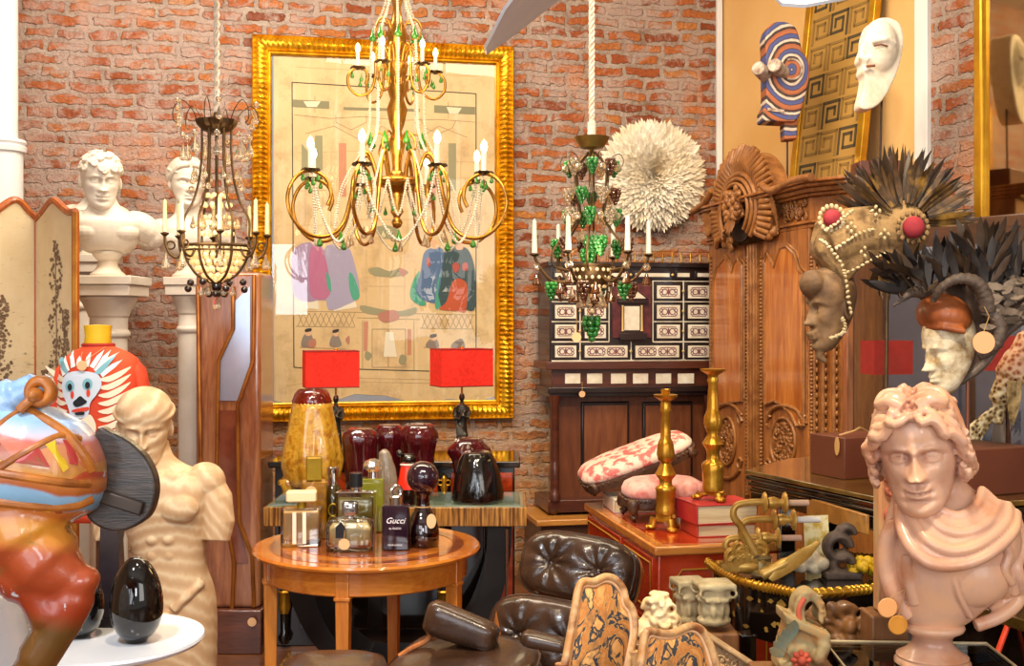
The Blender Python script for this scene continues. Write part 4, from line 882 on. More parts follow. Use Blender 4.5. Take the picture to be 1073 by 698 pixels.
for i, a in enumerate(ring(8, 30)):
    zz = Z(184); put(arm0, (0, 0, 0), a)
    p = pol(a, r(95), zz); put(pan0, p); put(can0, p); put(bul0, p)
    for j in range(4):
        aa = 2*PI*j/4+a; put(gd0, p+V((.03*math.cos(aa), .03*math.sin(aa), -.006-.02*(j % 2)))); ndrop += 1
prof = [(r(6), 92), (r(9), 62), (r(15), 48), (r(22), 56), (r(23), 82), (r(28), 97), (r(40), 102), (r(50), 94), (r(51), 82), (r(44), 74), (r(36), 73), (r(31), 80), (r(33), 90)]
mb = MB(); mb.tube(cr([(a, 0, Z(b_)) for a, b_ in prof], 5), .0055, 8); arm1 = mb.build('upper_arm', M_BRASS, ch, 60)
for i, a in enumerate(ring(6, 15)):
    put(arm1, (0, 0, 0), a); p = pol(a, r(41), Z(73)); put(pan0, p, 0, .8); put(can0, p, 0, .75); put(bul0, p, 0, .75)
    for j in range(3): aa = 2*PI*j/3+a; put(gd0, p+V((.022*math.cos(aa), .022*math.sin(aa), -.01-.015*j)), 0, .9); ndrop += 1
prof = [(r(5), 46), (r(10), 26), (r(20), 22), (r(27), 32), (r(24), 42), (r(17), 42), (r(16), 34)]
mb = MB(); mb.tube(cr([(a, 0, Z(b_)) for a, b_ in prof], 5), .004, 8); sc0 = mb.build('top_scroll', M_BRASS, ch, 60)
for i, a in enumerate(ring(6, 45)): put(sc0, (0, 0, 0), a)
mb = MB(); prof = [(r(6), 150), (r(18), 140), (r(30), 148), (r(34), 158), (r(28), 164)]; mb.tube(cr([(a, 0, Z(b_)) for a, b_ in prof], 5), .004, 8); sc1 = mb.build('middle_scroll', M_BRASS, ch, 60)
for i, a in enumerate(ring(6, 10)): put(sc1, (0, 0, 0), a)
for i, a in enumerate(ring(8, 8)):                        # bead strings
    mb = MB(); beads(mb, cr([pol(a, r(7), Z(-18)), pol(a, r(14), Z(10)), pol(a, r(24), Z(34)), pol(a, r(27), Z(60)), pol(a, r(28), Z(100)), pol(a, r(30), Z(140)), pol(a, r(40), Z(162))], 8), .0105, .0068); mb.build('bead_string', M_BEAD, ch, 0)
for i, a in enumerate(ring(8, 30)):
    a2 = a+PI/4; mid = (a+a2)/2
    mb = MB(); beads(mb, cr([pol(a, r(93), Z(188)), pol(a*.7+mid*.3, r(88), Z(228)), pol(mid, r(84), Z(258)), pol(a2*.7+mid*.3, r(88), Z(228)), pol(a2, r(93), Z(188))], 10), .0105, .0062); mb.build('bead_swag', M_BEAD, ch, 0)
    mb = MB(); beads(mb, cr([pol(a, r(26), Z(190)), pol(mid, r(30), Z(228)), pol(a2, r(26), Z(190))], 10), .0100, .006); mb.build('bead_swag', M_BEAD, ch, 0)
    mb = MB(); beads(mb, cr([pol(a, r(40), Z(162)), pol(a, r(62), Z(200)), pol(a, r(70), Z(243))], 10), .0095, .005); mb.build('bead_string', M_BEAD, ch, 0)
for i, a in enumerate(ring(8, 8)): put(gd1, pol(a, r(25), Z(30))); put(gd1, pol(a+.3, r(29), Z(140)))
for i, a in enumerate(ring(8, 52)): put(gd1, pol(a, r(80), Z(246)), 0, .9)
for i, a in enumerate(ring(5, 52)): put(gd0, pol(a, r(26), Z(214)), 0, 1)
mb = MB(); rnd = random.Random(5)
cd0 = drop_mesh(.05, .012).build('clear_drop', M_CRYS, ch, 0)
for i, a in enumerate(ring(10, 20)): put(cd0, pol(a, r(52), Z(240+4*(i % 3))))
pt('chandelier_glow', (ck.x, ck.y-.25, zk(150)), 9, (1, .78, .45), .2); pt('chandelier_glow_upper', (ck.x, ck.y-.2, zk(55)), 4, (1, .78, .45), .15)
# --- left candle chandelier
Yl = 4.2; kl = Yl/F; zl = lambda y: ZP(y, Yl); cl_ = V((XP(227, Yl), Yl, 0)); z0l = zl(260)
ch = thing('candle_chandelier', 'dark wire cage chandelier with clear pear drops and unlit candles at left', 'chandelier', (cl_.x, cl_.y, z0l))
used = set(); Z = lambda y: zl(y)-z0l; r = lambda p: p*kl
mb = MB()
for s_ in (0, PI): mb.tube([V((.006*math.cos(t_*.9+s_), .006*math.sin(t_*.9+s_), Z(118)+t_*(CEIL-z0l-Z(118))/160)) for t_ in range(161)], .0065, 6)
mb.build('hanging_rope', M_ROPE, ch)
mb = MB(); mb.lathe([(r(6), Z(140)), (r(14), Z(137)), (r(20), Z(130)), (r(21), Z(126)), (r(19), Z(127)), (r(12), Z(134)), (r(4), Z(136)), (r(3), Z(118)), (0, Z(117))], 32, flute=lambda a, z: .06*math.cos(16*a)); mb.build('crown', M_DKBR, ch)
for i, a in enumerate(ring(6, 12)):
    mb = MB(); mb.tube(cr([pol(a, r(q), Z(y)) for q, y in ((15, 136), (15, 162), (18, 190), (24, 212), (33, 230), (33, 248), (32, 262))], 5), .0045, 8); mb.build('cage_wire', M_DKBR, ch)
    mb = MB(); mb.tube(cr([pol(a, r(q), Z(y)) for q, y in ((33, 262), (29, 275), (20, 288), (8, 295), (2, 297))], 5), .005, 8); mb.build('basket_rib', M_DKBR, ch)
    mb = MB(); mb.tube(cr([pol(a+.3, r(q), Z(y)) for q, y in ((20, 128), (26, 116), (36, 108), (44, 116), (45, 128), (41, 132))], 5), .0018, 6); mb.build('curled_wire', M_DKBR, ch)
mb = MB(); mb.torus((0, 0, Z(258)), r(34), .006, 48, 8, rot('X', 90)); mb.torus((0, 0, Z(263)), r(33), .004, 48, 6, rot('X', 90)); mb.build('basket_rim', M_DKBR, ch)
M_GLOWC = mat('lit_crystal', '#fff0cf', rough=.05, trans=.5, coat=1, em='#ffc878', es=.4)
mb = MB()
for k_, (q, y, n) in enumerate(((30, 262, 26), (28, 268, 24), (25, 275, 20), (20, 282, 16), (13, 289, 11), (6, 293, 6))):
    for a in ring(n, k_*7): mb.ell(pol(a, r(q), Z(y)), r(3.1), 8, 6)
mb.build('basket_beads', M_GLOWC, ch, 60)
prof = [(r(32), 262), (r(38), 270), (r(46), 268), (r(51), 258), (r(52), 247)]
mb = MB(); mb.tube(cr([(a, 0, Z(b_)) for a, b_ in prof], 6), .005, 8); mb.torus((r(46), 0, Z(258)), .014, .0035, 14, 6); arm0 = mb.build('arm', M_DKBR, ch)
mb = MB(); mb.lathe([(.003, -.012), (.010, -.006), (.016, .0), (.015, .003), (.006, .002), (.007, .014), (0, .014)], 14); pan0 = mb.build('candle_cup', M_DKBR, ch)
mb = MB(); mb.lathe([(.0085, .006), (.0068, .118), (.002, .121), (0, .128)], 12); can0 = mb.build('candle', mat('cream_candle', '#ece2b4', '#dfd29a', rough=.5), ch)
pd0 = drop_mesh(.066, .0165).build('pear_drop', M_CRYS, ch, 40); pd1 = drop_mesh(.05, .012).build('pear_drop', M_CRYS, ch, 40); mb = MB(); mb.ell((0, 0, 0), .0115, 10, 7); cb0 = mb.build('crystal_ball', M_CRYS, ch, 20)
mb = MB(); mb.ell((0, 0, 0), .0135, 12, 8); bb0 = mb.build('dark_ball', M_BLKG, ch)
for i, a in enumerate(ring(8, 18)):
    put(arm0, (0, 0, 0), a); p = pol(a, r(52), Z(246)); put(pan0, p); put(can0, p); put(pd0, pol(a, r(51), Z(264)))
    put(bb0, pol(a+.25, r(30), Z(296 if i % 2 else 303)))
for i, a in enumerate(ring(9, 5)): put(pd0, pol(a, r(34), Z(146+(i % 3)*3))); put(cb0, pol(a, r(34), Z(144)))
for i, a in enumerate(ring(8, 30)): put(pd1, pol(a, r(24), Z(176))); put(cb0, pol(a+.2, r(27), Z(192+(i % 2)*6)))
for i, a in enumerate(ring(7, 14)): put(pd0, pol(a, r(16), Z(222))); put(pd1, pol(a+.4, r(24), Z(226)))
for i, a in enumerate(ring(6, 30)): put(pd1, pol(a+.3, r(44), Z(118))); put(cb0, pol(a+.3, r(45), Z(112)))
for i, a in enumerate(ring(6, 10)): put(pd1, pol(a, r(16), Z(296))); put(bb0, pol(a+.5, r(9), Z(308)))
put(bb0, (0, 0, Z(300)), 0, 1.5); put(pd0, (0, 0, Z(306)))
mb = MB()
for k_, (q, y, n) in enumerate(((10, 205, 8), (14, 215, 10), (20, 235, 12), (16, 245, 12), (12, 228, 9))):
    for a in ring(n, k_*13): mb.ell(pol(a, r(q), Z(y)), r(2.6), 8, 6)
mb.build('inner_lit_crystals', M_GLOWC, ch, 30)
mb = MB(); mb.tube([(0, 0, Z(136)), (0, 0, Z(297))], .006, 8); mb.build('stem', M_DKBR, ch)
pt('cage_glow', (cl_.x, cl_.y-.2, zl(240)), 4, (1, .8, .5), .12)
# --- green grape chandelier
Yg = 4.6; kg = Yg/F; zg = lambda y: ZP(y, Yg); cg = V((XP(620, Yg), Yg, 0)); z0g = zg(280)
ch = thing('grape_chandelier', 'chandelier hung with green and brown glass grape clusters and pale candles', 'chandelier', (cg.x, cg.y, z0g))
used = set(); Z = lambda y: zg(y)-z0g; r = lambda p: p*kg
mb = MB()
for s_ in (0, 2*PI/3, 4*PI/3): mb.tube([V((.007*math.cos(t_*.9+s_), .007*math.sin(t_*.9+s_), Z(140)+t_*(CEIL-z0g-Z(140))/160)) for t_ in range(161)], .0065, 6)
mb.tube([(0, 0, Z(143)), (0, 0, Z(128))], .017, 10); mb.build('hanging_rope', M_ROPE, ch)
mb = MB(); mb.lathe([(r(3), Z(166)), (r(3.5), Z(160)), (r(2), Z(157)), (r(12), Z(155)), (r(17), Z(148)), (r(19), Z(144)), (r(16), Z(145)), (r(8), Z(152)), (0, Z(153))], 32); mb.build('crown', mat('olive_brass', '#a88a4a', '#7a6334', rough=.35, metal=.8), ch)
for i, a in enumerate(ring(6, 20)):
    mb = MB(); mb.tube(cr([pol(a, r(q), Z(y)) for q, y in ((4, 160), (14, 170), (19, 180), (17, 205), (15, 226), (24, 242), (38, 256), (45, 268), (42, 280), (24, 284))], 5), .0048, 8); mb.build('cage_wire', M_DKBR, ch)
    mb = MB(); mb.tube(cr([pol(a+.4, r(q), Z(y)) for q, y in ((17, 178), (22, 166), (30, 163), (34, 170), (32, 176))], 5), .002, 6); mb.build('curled_wire', M_DKBR, ch)
mb = MB(); mb.lathe([(r(17), Z(278)), (r(19), Z(278)), (r(19), Z(288)), (r(17), Z(296)), (r(11), Z(303)), (r(7), Z(308)), (r(8), Z(312)), (r(4), Z(320)), (r(0), Z(322))], 36); mb.torus((0, 0, Z(278)), r(20), .005, 36, 6, rot('X', 90)); mb.build('pierced_basket', M_DKBR, ch)
mb = MB()
for q, y, n in ((19, 283, 16), (18, 291, 16), (13.5, 300, 12)):
    for a in ring(n, y): mb.ell(pol(a, r(q), Z(y)), r(2.1), 8, 6)
mb.build('basket_lights', M_GLOWC, ch, 60)
prof = [(r(15), 288), (r(28), 295), (r(42), 294), (r(52), 284), (r(58), 274), (r(60), 268)]
mb = MB(); mb.tube(cr([(a, 0, Z(b_)) for a, b_ in prof], 6), .0065, 8); arm0 = mb.build('arm', M_DKBR, ch)
mb = MB(); mb.lathe([(.003, -.01), (.016, -.004), (.021, .0), (.020, .003), (.007, .003), (.009, .012), (0, .012)], 16); pan0 = mb.build('candle_cup', M_DKBR, ch)
mb = MB(); mb.lathe([(.0115, .006), (.008, .135), (.002, .138), (0, .147)], 12); can0 = mb.build('candle', M_WCAND, ch)
def cluster(name, m_, n, seed, sc=1.0):
    mb = MB(); rnd = random.Random(seed); i = 0
    for lv in range(5):
        q = [2.2, 2.6, 1.9, 1.2, .0][lv]*.0085*sc; c = [4, 5, 4, 3, 1][lv]
        for a in ring(c, lv*40): mb.ell((q*.75*math.cos(a), q*.75*math.sin(a), -lv*.0125*sc), .0092*sc, 10, 7)
    return mb.build(name, m_, ch, 60)
gc = cluster('green_grapes', M_GRNG, 12, 1); bc_ = cluster('brown_grapes', M_AMBG, 12, 2); cc = cluster('clear_grapes', M_CRYS, 12, 3)
mb = MB(); mb.lathe([(0, 0), (.006, -.004), (.011, -.022), (.019, -.044), (.017, -.05), (0, -.052)], 14); bt = mb.build('brown_bell', M_AMBG, ch)
pd0 = drop_mesh(.05, .013).build('clear_drop', M_CRYS, ch, 30); mb = MB(); mb.ell((0, 0, 0), .016, 10, 7); cb0 = mb.build('clear_ball', M_CRYS, ch, 20)
for i, a in enumerate(ring(6, 3)):
    put(arm0, (0, 0, 0), a); p = pol(a, r(60), Z(267)); put(pan0, p); put(can0, p); put(bt, pol(a, r(58), Z(286))); put(cb0, pol(a, r(58), Z(280)))
    put(bt, pol(a+.5, r(40), Z(296))); put(gc if i % 2 else bc_, pol(a+.2, r(44), Z(298)), a, 1.15); put(pd0, pol(a+.7, r(30), Z(300)))
for i, a in enumerate(ring(7, 10)): put([gc, cc, bc_, gc, cc, gc, bc_][i], pol(a, r(24), Z(170)), a, 1.05); put(cb0, pol(a+.4, r(28), Z(178)))
for i, a in enumerate(ring(7, 35)): put([cc, gc, bc_, cc, gc, cc, bc_][i], pol(a, r(25), Z(200)), a, 1.05); put(pd0, pol(a+.4, r(22), Z(192)))
for i, a in enumerate(ring(7, 5)): put([gc, cc, gc, gc, cc, gc, cc][i], pol(a, r(26), Z(221)), a, 1.1); put(cb0, pol(a+.4, r(28), Z(228)))
for i, a in enumerate(ring(6, 40)): put([gc, bc_, gc, bc_, gc, bc_][i], pol(a, r(38), Z(252)), a, 1.2); put(pd0, pol(a, r(14), Z(240)))
put(gc, (0, -.03, Z(250)), 0, 1.5); put(gc, (r(-5), -.05, Z(264)), 0, 1.3)
for i, a in enumerate(ring(6, 12)): put(pd0, pol(a, r(13), Z(308)), 0, 1.2); put(bt, pol(a+.4, r(22), Z(304)))
put(gc, (0, 0, Z(334)), 0, 1.6); put(cb0, (0, 0, Z(326)))
tagdisc(ch, V((r(-17), -r(20), Z(353))), .019, cord=[V((r(-17), -r(20), Z(348))), V((r(-17), -r(20), Z(322)))])
pt('grape_glow', (cg.x-.02, cg.y-.18, zg(270)), 3, (1, .8, .5), .1)
# ================================================================ right side: armoire, masks, lacquer tables, marble bust
M_WAL = wood('carved_walnut', '#8a5228', '#b5743a', 7, 'Z', rough=.3, coat=.35, c3='#6a3a1a'); M_WALP = wood('warm_walnut_panel', '#b2621f', '#d98a3c', 4, 'Z', rough=.18, coat=.6, c3='#8a4518')
M_CARV = mat('carved_wood', '#a06a38', '#7a4a22', rough=.45, scale=18, coat=.15, bump=.15, bscale=70); shade_patina(M_CARV, '#3c2110', .40, .5, .8)
A_ang = math.atan2(-.977, .215)
arm = thing('armoire', 'tall carved walnut armoire with arched shell crest and cusped panel doors', 'armoire', (1.1, 6.4, 0), A_ang)
def AF(px, py):
    k_ = (px-CX)/F; t_ = (k_*6.4-1.1)/(.2201+k_); return (t_/.977, EYE-(py-HZ)*(6.4-t_)/F)
def A3(px, py, o=0): u, z = AF(px, py); return V((u, -o, z))
plan = [(0, 0), (1.22, 0), (1.40, .10), (1.5, .37), (0, .37)]
def planprism(mb, pl, z0_, z1_): 
    n = len(pl); mb.add([(x, y, z0_) for x, y in pl]+[(x, y, z1_) for x, y in pl], [tuple(reversed(range(n))), tuple(range(n, 2*n))]+[(i, (i+1) % n, (i+1) % n+n, i+n) for i in range(n)])
def grow(pl, g_): return [(x+(g_ if x > 1.0 else -g_*.3), y-(g_ if y < .2 else 0)) for x, y in pl]
mb = MB(); planprism(mb, plan, .12, 1.94); mb.build('carcass', M_WAL, arm, bev=.004)
mb = MB(); planprism(mb, grow(plan, .03), 0, .13); mb.build('plinth', M_WAL, arm, bev=.008)
mb = MB()
for z0_, z1_, g_ in ((1.93, 1.95, .015), (1.95, 1.965, .025), (1.965, 2.07, .01), (2.07, 2.085, .035), (2.085, 2.105, .055), (2.105, 2.12, .085), (2.12, 2.135, .10)): planprism(mb, grow(plan, g_), z0_, z1_)
mb.build('cornice', M_WAL, arm, bev=.004)
# doors
for (pl, nm) in ((( 749, 783), 'door'), ((803, 851), 'door')):
    u0, u1 = AF(pl[0], 338)[0], AF(pl[1], 338)[0]
    mb = MB(); mb.box(((u0+u1)/2, -.008, 1.06), (u1-u0, .016, 1.74)); d = mb.build(nm, M_WAL, arm, bev=.003)
    left = pl[0] < 760
    up = [(751.5, 425), (751.5, 299), (756, 280), (764, 270), (768, 276), (771.5, 285), (774, 276), (777, 271), (781.5, 278), (781.5, 420)] if left else [(806, 424), (806, 275), (809, 266), (812, 272), (816, 280), (819, 268), (822, 260), (829, 258), (837, 266), (842, 283), (847, 288), (847, 446), (840, 446), (834, 434), (826, 426), (816, 420)]
    pts = [A3(a, b_) for a, b_ in up]
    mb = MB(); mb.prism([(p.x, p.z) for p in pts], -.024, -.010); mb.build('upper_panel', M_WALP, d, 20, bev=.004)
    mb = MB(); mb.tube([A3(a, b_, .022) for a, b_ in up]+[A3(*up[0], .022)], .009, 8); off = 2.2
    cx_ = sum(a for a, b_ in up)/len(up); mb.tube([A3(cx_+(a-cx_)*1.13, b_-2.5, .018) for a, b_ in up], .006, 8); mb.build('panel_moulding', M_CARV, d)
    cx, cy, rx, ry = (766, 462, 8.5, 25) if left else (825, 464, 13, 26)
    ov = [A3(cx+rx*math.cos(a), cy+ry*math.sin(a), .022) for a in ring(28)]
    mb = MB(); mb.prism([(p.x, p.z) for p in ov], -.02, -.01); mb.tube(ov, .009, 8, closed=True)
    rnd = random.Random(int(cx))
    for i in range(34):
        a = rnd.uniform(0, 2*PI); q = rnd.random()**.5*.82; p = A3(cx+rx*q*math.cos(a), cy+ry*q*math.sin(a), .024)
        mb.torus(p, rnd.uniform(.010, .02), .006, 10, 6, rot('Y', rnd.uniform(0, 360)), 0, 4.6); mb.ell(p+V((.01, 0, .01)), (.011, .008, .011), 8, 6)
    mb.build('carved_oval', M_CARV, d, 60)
    L_ = (752, 782) if left else (806, 848)
    for dy, sg in ((-36, 1), (36, -1)):
        w0, w1 = L_; mid = cx; y = cy+dy
        mb = MB(); mb.tube(cr([A3(w0+.5, y+sg*16, .02), A3(w0+(mid-w0)*.35, y+sg*2, .022), A3(mid, y-sg*3, .024), A3(w1-(w1-mid)*.35, y+sg*2, .022), A3(w1-.5, y+sg*16, .02)], 6), .010, 8)
        for xx in (w0+3, w1-3): mb.torus(A3(xx, y+sg*12, .02), .03, .009, 14, 6, None, .5, 5.0)
        mb.build('cusped_moulding', M_CARV, d)
    # carved knot at the top of the door
    kx, ky = (771, 252) if left else (814, 240)
    mb = MB(); rnd = random.Random(5+int(kx))
    for i in range(26):
        a = rnd.uniform(0, 2*PI); q = rnd.random()*7; p = A3(kx+q*.8*math.cos(a), ky+q*1.5*math.sin(a), .03+.02*rnd.random()); mb.ell(p, (.02, .018, .026), 8, 6, rot('Y', rnd.uniform(0, 180)))
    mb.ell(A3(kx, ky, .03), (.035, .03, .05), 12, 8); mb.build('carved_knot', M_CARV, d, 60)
for xx in (747.5, 785, 800, 853):
    mb = MB()
    pts = [A3(xx, y, .012) for y in range(270, 520, 4)]
    for p in pts: mb.ell(p, (.009, .009, .009), 6, 5)
    mb.build('beaded_stile', M_CARV, arm, 60)
mb = MB(); p, q = A3(792, 250, .02), A3(792, 520, .02); mb.box(((p.x), -.012, (p.z+q.z)/2), (.11, .024, p.z-q.z)); 
for dx in (-.035, 0, .035): mb.tube([(p.x+dx, -.026, p.z), (p.x+dx, -.026, q.z)], .008, 8)
mb.build('centre_stile', M_CARV, arm, bev=.003)
mb = MB()                                                # canted corner: fluted strips with beads
for f_ in (.12, .35, .62, .88):
    x = 1.22+.18*f_; y = .10*f_-.01
    mb.tube([(x, y, .2), (x, y, 1.9)], .011, 8)
    for i in range(44): mb.ell((x+.018, y+.004, .22+i*.038), (.007, .007, .013), 6, 5)
mb.build('corner_beading', M_CARV, arm, 60)
# frieze carving either side
mb = MB(); rnd = random.Random(31)
for i in range(46):
    u = rnd.choice([rnd.uniform(.02, .2), rnd.uniform(.95, 1.2)]); mb.torus((u, -.016, rnd.uniform(1.985, 2.055)), rnd.uniform(.012, .026), .006, 10, 6, rot('Y', rnd.uniform(0, 360)), 0, 4.5)
mb.build('carved_frieze', M_CARV, arm, 60)
# shell crest
cu, cz_ = AF(786, 222); cz_ += .0
mb = MB()
def ar(a, q, o=0): return V((cu+q*math.cos(a)*1.22, -o, cz_+q*math.sin(a)))
n = 40
for i in range(n+1):                                      # fluted shell rays
    a = -.18*PI+1.36*PI*i/n; r0_, r1_ = .18, .305+.014*abs(math.sin(i*.9))+.02*math.sin(a)
    mb.tube([ar(a, r0_, .05), ar(a, (r0_+r1_)/2, .075), ar(a, r1_, .05)], [.012, .019, .013], 8)
for q, t_ in ((.19, .014), (.165, .012), (.14, .010)): mb.tube([ar(-.25*PI+1.5*PI*i/40, q, .07+.02*(.19-q)/.05) for i in range(41)], t_, 8)
shell_ = [ar(-.18*PI+1.36*PI*i/40, .30) for i in range(41)]+[V((cu+.3, 0, cz_-.17)), V((cu-.3, 0, cz_-.17))]
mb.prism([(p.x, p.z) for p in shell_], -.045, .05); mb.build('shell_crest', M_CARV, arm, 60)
mb = MB(); mb.prism([(ar(2*PI*i/30, .13).x, ar(2*PI*i/30, .145).z-.01) for i in range(30)], -.052, -.046); mb.build('recess_shade_disc', mat('recess_shade', '#2a170c', rough=.8), arm, 0)  # flat disc, the hollow's shade put into its dark colour
mb = MB(); rnd = random.Random(8)
for i in range(60):
    a = rnd.uniform(0, 2*PI); q = rnd.random()**.6*.085; mb.ell((cu+q*math.cos(a)*1.1, -.075-.03*rnd.random(), cz_+.03+q*1.1*math.sin(a)), (.02, .02, .026), 8, 6, rot('Y', rnd.uniform(0, 180)))
for i in range(5): leaf(mb, tr(cu, -.10, cz_-.03) @ rot('Y', 180-50+25*i), .09, .022, .2)
mb.build('carved_bouquet', M_CARV, arm, 60)
mb = MB()
for sx, pts in ((-1, [(742, 222), (750, 217), (757, 210), (762, 200)]), (1, [(818, 196), (826, 200), (836, 197), (850, 190), (870, 186)])): mb.tube(cr([A3(a, b_, .09) for a, b_ in pts], 6), .019, 10)
mb.build('crest_scroll', M_CARV, arm, 60); mb = MB()
for i in range(12): leaf(mb, tr(*A3(817+i*.9, 213+i*1.6, .06)) @ rot('Y', 50+i*9), .09, .02, .25)
mb.build('crest_leaves', M_CARV, arm, 60); mb = MB()
for i in range(9): leaf(mb, tr(*A3(752+i*.7, 214+i*3, .06)) @ rot('Y', -50-i*9), .08, .02, .25)
mb.build('crest_leaves', M_CARV, arm, 60)
# ---------------------------------------------------------------- masks on top of the armoire
top_z = 2.135
def stripes_mat(x0, z0_):
    m, nt, b = newmat('painted_stripes'); vec = coords(nt); mp = nd(nt, 'ShaderNodeMapping'); mp.inputs['Location'].default_value = (-x0, 0, -z0_); mp.inputs['Scale'].default_value = (1, 0, .8); nt.links.new(vec, mp.inputs[0])
    mp.inputs['Location'].default_value = (-x0, 0, -z0_*.8)
    ln = nd(nt, 'ShaderNodeVectorMath', _operation='LENGTH'); nt.links.new(mp.outputs[0], ln.inputs[0])
    n = noisen(nt, vec, 20, 3); ad = nd(nt, 'ShaderNodeMath', _operation='MULTIPLY_ADD'); nt.links.new(n, ad.inputs[0]); ad.inputs[1].default_value = .012; nt.links.new(ln.outputs['Value'], ad.inputs[2])
    ml = nd(nt, 'ShaderNodeMath', _operation='MULTIPLY'); nt.links.new(ad.outputs[0], ml.inputs[0]); ml.inputs[1].default_value = 17
    fr = nd(nt, 'ShaderNodeMath', _operation='FRACT'); nt.links.new(ml.outputs[0], fr.inputs[0])
    c_ = ramp(nt, fr.outputs[0], [(0, C('#cbb9a8')), (.14, C('#cbb9a8')), (.2, C('#3a2a35')), (.26, C('#434b7e')), (.46, C('#4a5288')), (.5, C('#2d2026')), (.56, C('#a8623c')), (.8, C('#9a5534')), (.84, C('#2a1c1c')), (.95, C('#40302c'))])
    c_ = mixc(nt, ramp(nt, noisen(nt, vec, 30, 5), [(.5, 0), (.8, .5)]), c_, C('#6b5346'))
    nt.links.new(c_, b.inputs['Base Color']); b.inputs['Roughness'].default_value = .75; bumpn(nt, b, fr.outputs[0], .3, .006); return m
Ya = 5.74; ka = Ya/F; ao = P(820, 85, Ya)
sm_ = thing('striped_mask', 'tall striped wooden mask with tube eyes on a thin rod above the armoire', 'mask', (ao.x, ao.y, top_z)); za = lambda y: ZP(y, Ya)-top_z; xa = lambda p: XP(p, Ya)-ao.x
out = cr2([(799, 40), (804, 29), (819, 26.5), (831, 34), (837, 56), (843, 66), (845, 80), (841, 100), (835, 122), (829, 130)], 4, False)+[(817.6, 130), (796, 129), (796, 119), (800, 112), (800, 75)]
mb = MB(); mb.prism([(xa(a), za(b_)) for a, b_ in out], -.07, .07); mb.prism([(xa(a), za(b_)) for a, b_ in ((819, 128), (833, 126), (833, 147), (820, 148))], -.05, .05)
M_STR = stripes_mat(xa(826), za(76)); bd = mb.build('mask_face', M_STR, sm_, 40, bev=.028, bseg=4)
M_TUBE = mat('weathered_tube', '#c9b8a8', '#7d6656', rough=.8, scale=30)
for a, b_, L in ((817, 78, .1), (799, 80, .085)):
    mb = MB(); mb.lathe([(.0, -.02), (.038, -.02), (.034, L), (.03, L+.004), (.0, L+.002)], 20, (0, 0, 0), tr(xa(a), -.05, za(b_)) @ rot('Z', -35) @ rot('X', 80)); mb.build('tube_eye', M_TUBE, sm_)
mb = MB(); mb.torus((xa(826), -.072, za(76)), .05, .006, 24, 6, None, -2, 2); mb.prism([(xa(a), za(b_)) for a, b_ in ((801, 116), (818, 118), (818, 121), (801, 119))], -.077, -.068); mb.build('mask_ridge', M_TUBE, sm_)
mb = MB(); mb.tube([(xa(825), 0, za(146)), (xa(825), 0, .01)], .005, 8); mb.lathe([(.07, 0), (.07, .012), (0, .012)], 24, (xa(825), 0, 0)); mb.build('rod_stand', mat('iron_rod', '#4a3a30', rough=.5, metal=.5), sm_)
Yb = 5.1; bo = P(920, 85, Yb); zb = lambda y: ZP(y, Yb)-top_z; xb = lambda p: XP(p, Yb)-bo.x
wmk = thing('white_mask', 'long white weathered mask in profile on a rod and brown block above the armoire', 'mask', (bo.x, bo.y, top_z))
out = cr2([(903, 42), (908, 28), (918, 22), (930, 22), (940, 29), (943, 48), (937, 76), (925, 102), (912, 115), (898, 115), (901, 98), (903, 84), (900, 78), (901, 70), (898, 64), (902, 52)], 4)
mb = MB(); mb.prism([(xb(a), zb(b_)) for a, b_ in out], -.05, .05)
mb.ell((xb(921), 0, zb(52)), (.085, .10, .13), 20, 14); mb.tube([(xb(902), -.03, zb(50)), (xb(899), -.05, zb(63)), (xb(906), -.055, zb(66))], .016, 8); mb.tube([(xb(906), -.095, zb(49)), (xb(920), -.105, zb(47)), (xb(932), -.08, zb(51))], .012, 8)
mb.ell((xb(904), -.04, zb(76)), (.02, .03, .012), 10, 6)
mb.sculpt('mask_face', mat('chalky_white_wood', '#f0e4d2', '#d2bda0', rough=.85, scale=14, lo=.45, hi=.75, bump=.2, bscale=50), wmk, .006, 4)
mb = MB(); mb.tube([(xb(903), -.066, zb(73)), (xb(910), -.09, zb(73.5))], .006, 6); mb.tube([(xb(908), -.103, zb(54)), (xb(915), -.113, zb(53)), (xb(922), -.107, zb(54.5))], .004, 6); mb.build('dark_slits', mat('slit', '#7a4a36', rough=.9), wmk)
mb = MB(); mb.tube([(xb(924), 0, zb(102)), (xb(922), 0, .05)], .005, 8); mb.build('rod', mat('iron_rod_b', '#3a2c26', rough=.5, metal=.5), wmk)
mb = MB(); mb.box((xb(921), .02, .04), (.20, .14, .08)); mb.build('block_base', mat('dark_brown_block', '#5a3020', '#6b3a26', rough=.35), wmk, bev=.004)
# Greek key panel leaning on the right wall
gk = thing('key_pattern_panel', 'tall gilt-edged panel woven with a square key pattern leaning on the ochre wall', 'panel', (0, 0, 0))
pB0, pB1 = RW(.83, 0, .16), RW(1.345, 0, .16); zb0, zt0 = 2.14, 3.55
lean = V((-Rn.x, -Rn.y, 0))*.145; shift = Rd*.03
gk.location = (pB0.x, pB0.y, zb0); Wg = (pB1-pB0).length
ex = (pB1-pB0).normalized(); ez = (lean+shift+V((0, 0, zt0-zb0))); Hg = ez.length; ez.normalize(); ey = ez.cross(ex)
GM = Matrix((ex, ey, ez)).transposed().to_4x4()
m, nt, b = newmat('gold_brown_weave'); vec = coords(nt); c_ = mixc(nt, noisen(nt, vec, 4, 5), C('#b98f45'), C('#9a7434')); nt.links.new(c_, b.inputs['Base Color']); b.inputs['Roughness'].default_value = .6; bumpn(nt, b, noisen(nt, vec, 150, 2), .1)
mb = MB(GM); mb.box((Wg/2, 0, Hg/2), (Wg-.02, .02, Hg-.01)); mb.build('woven_panel', m, gk, 0)
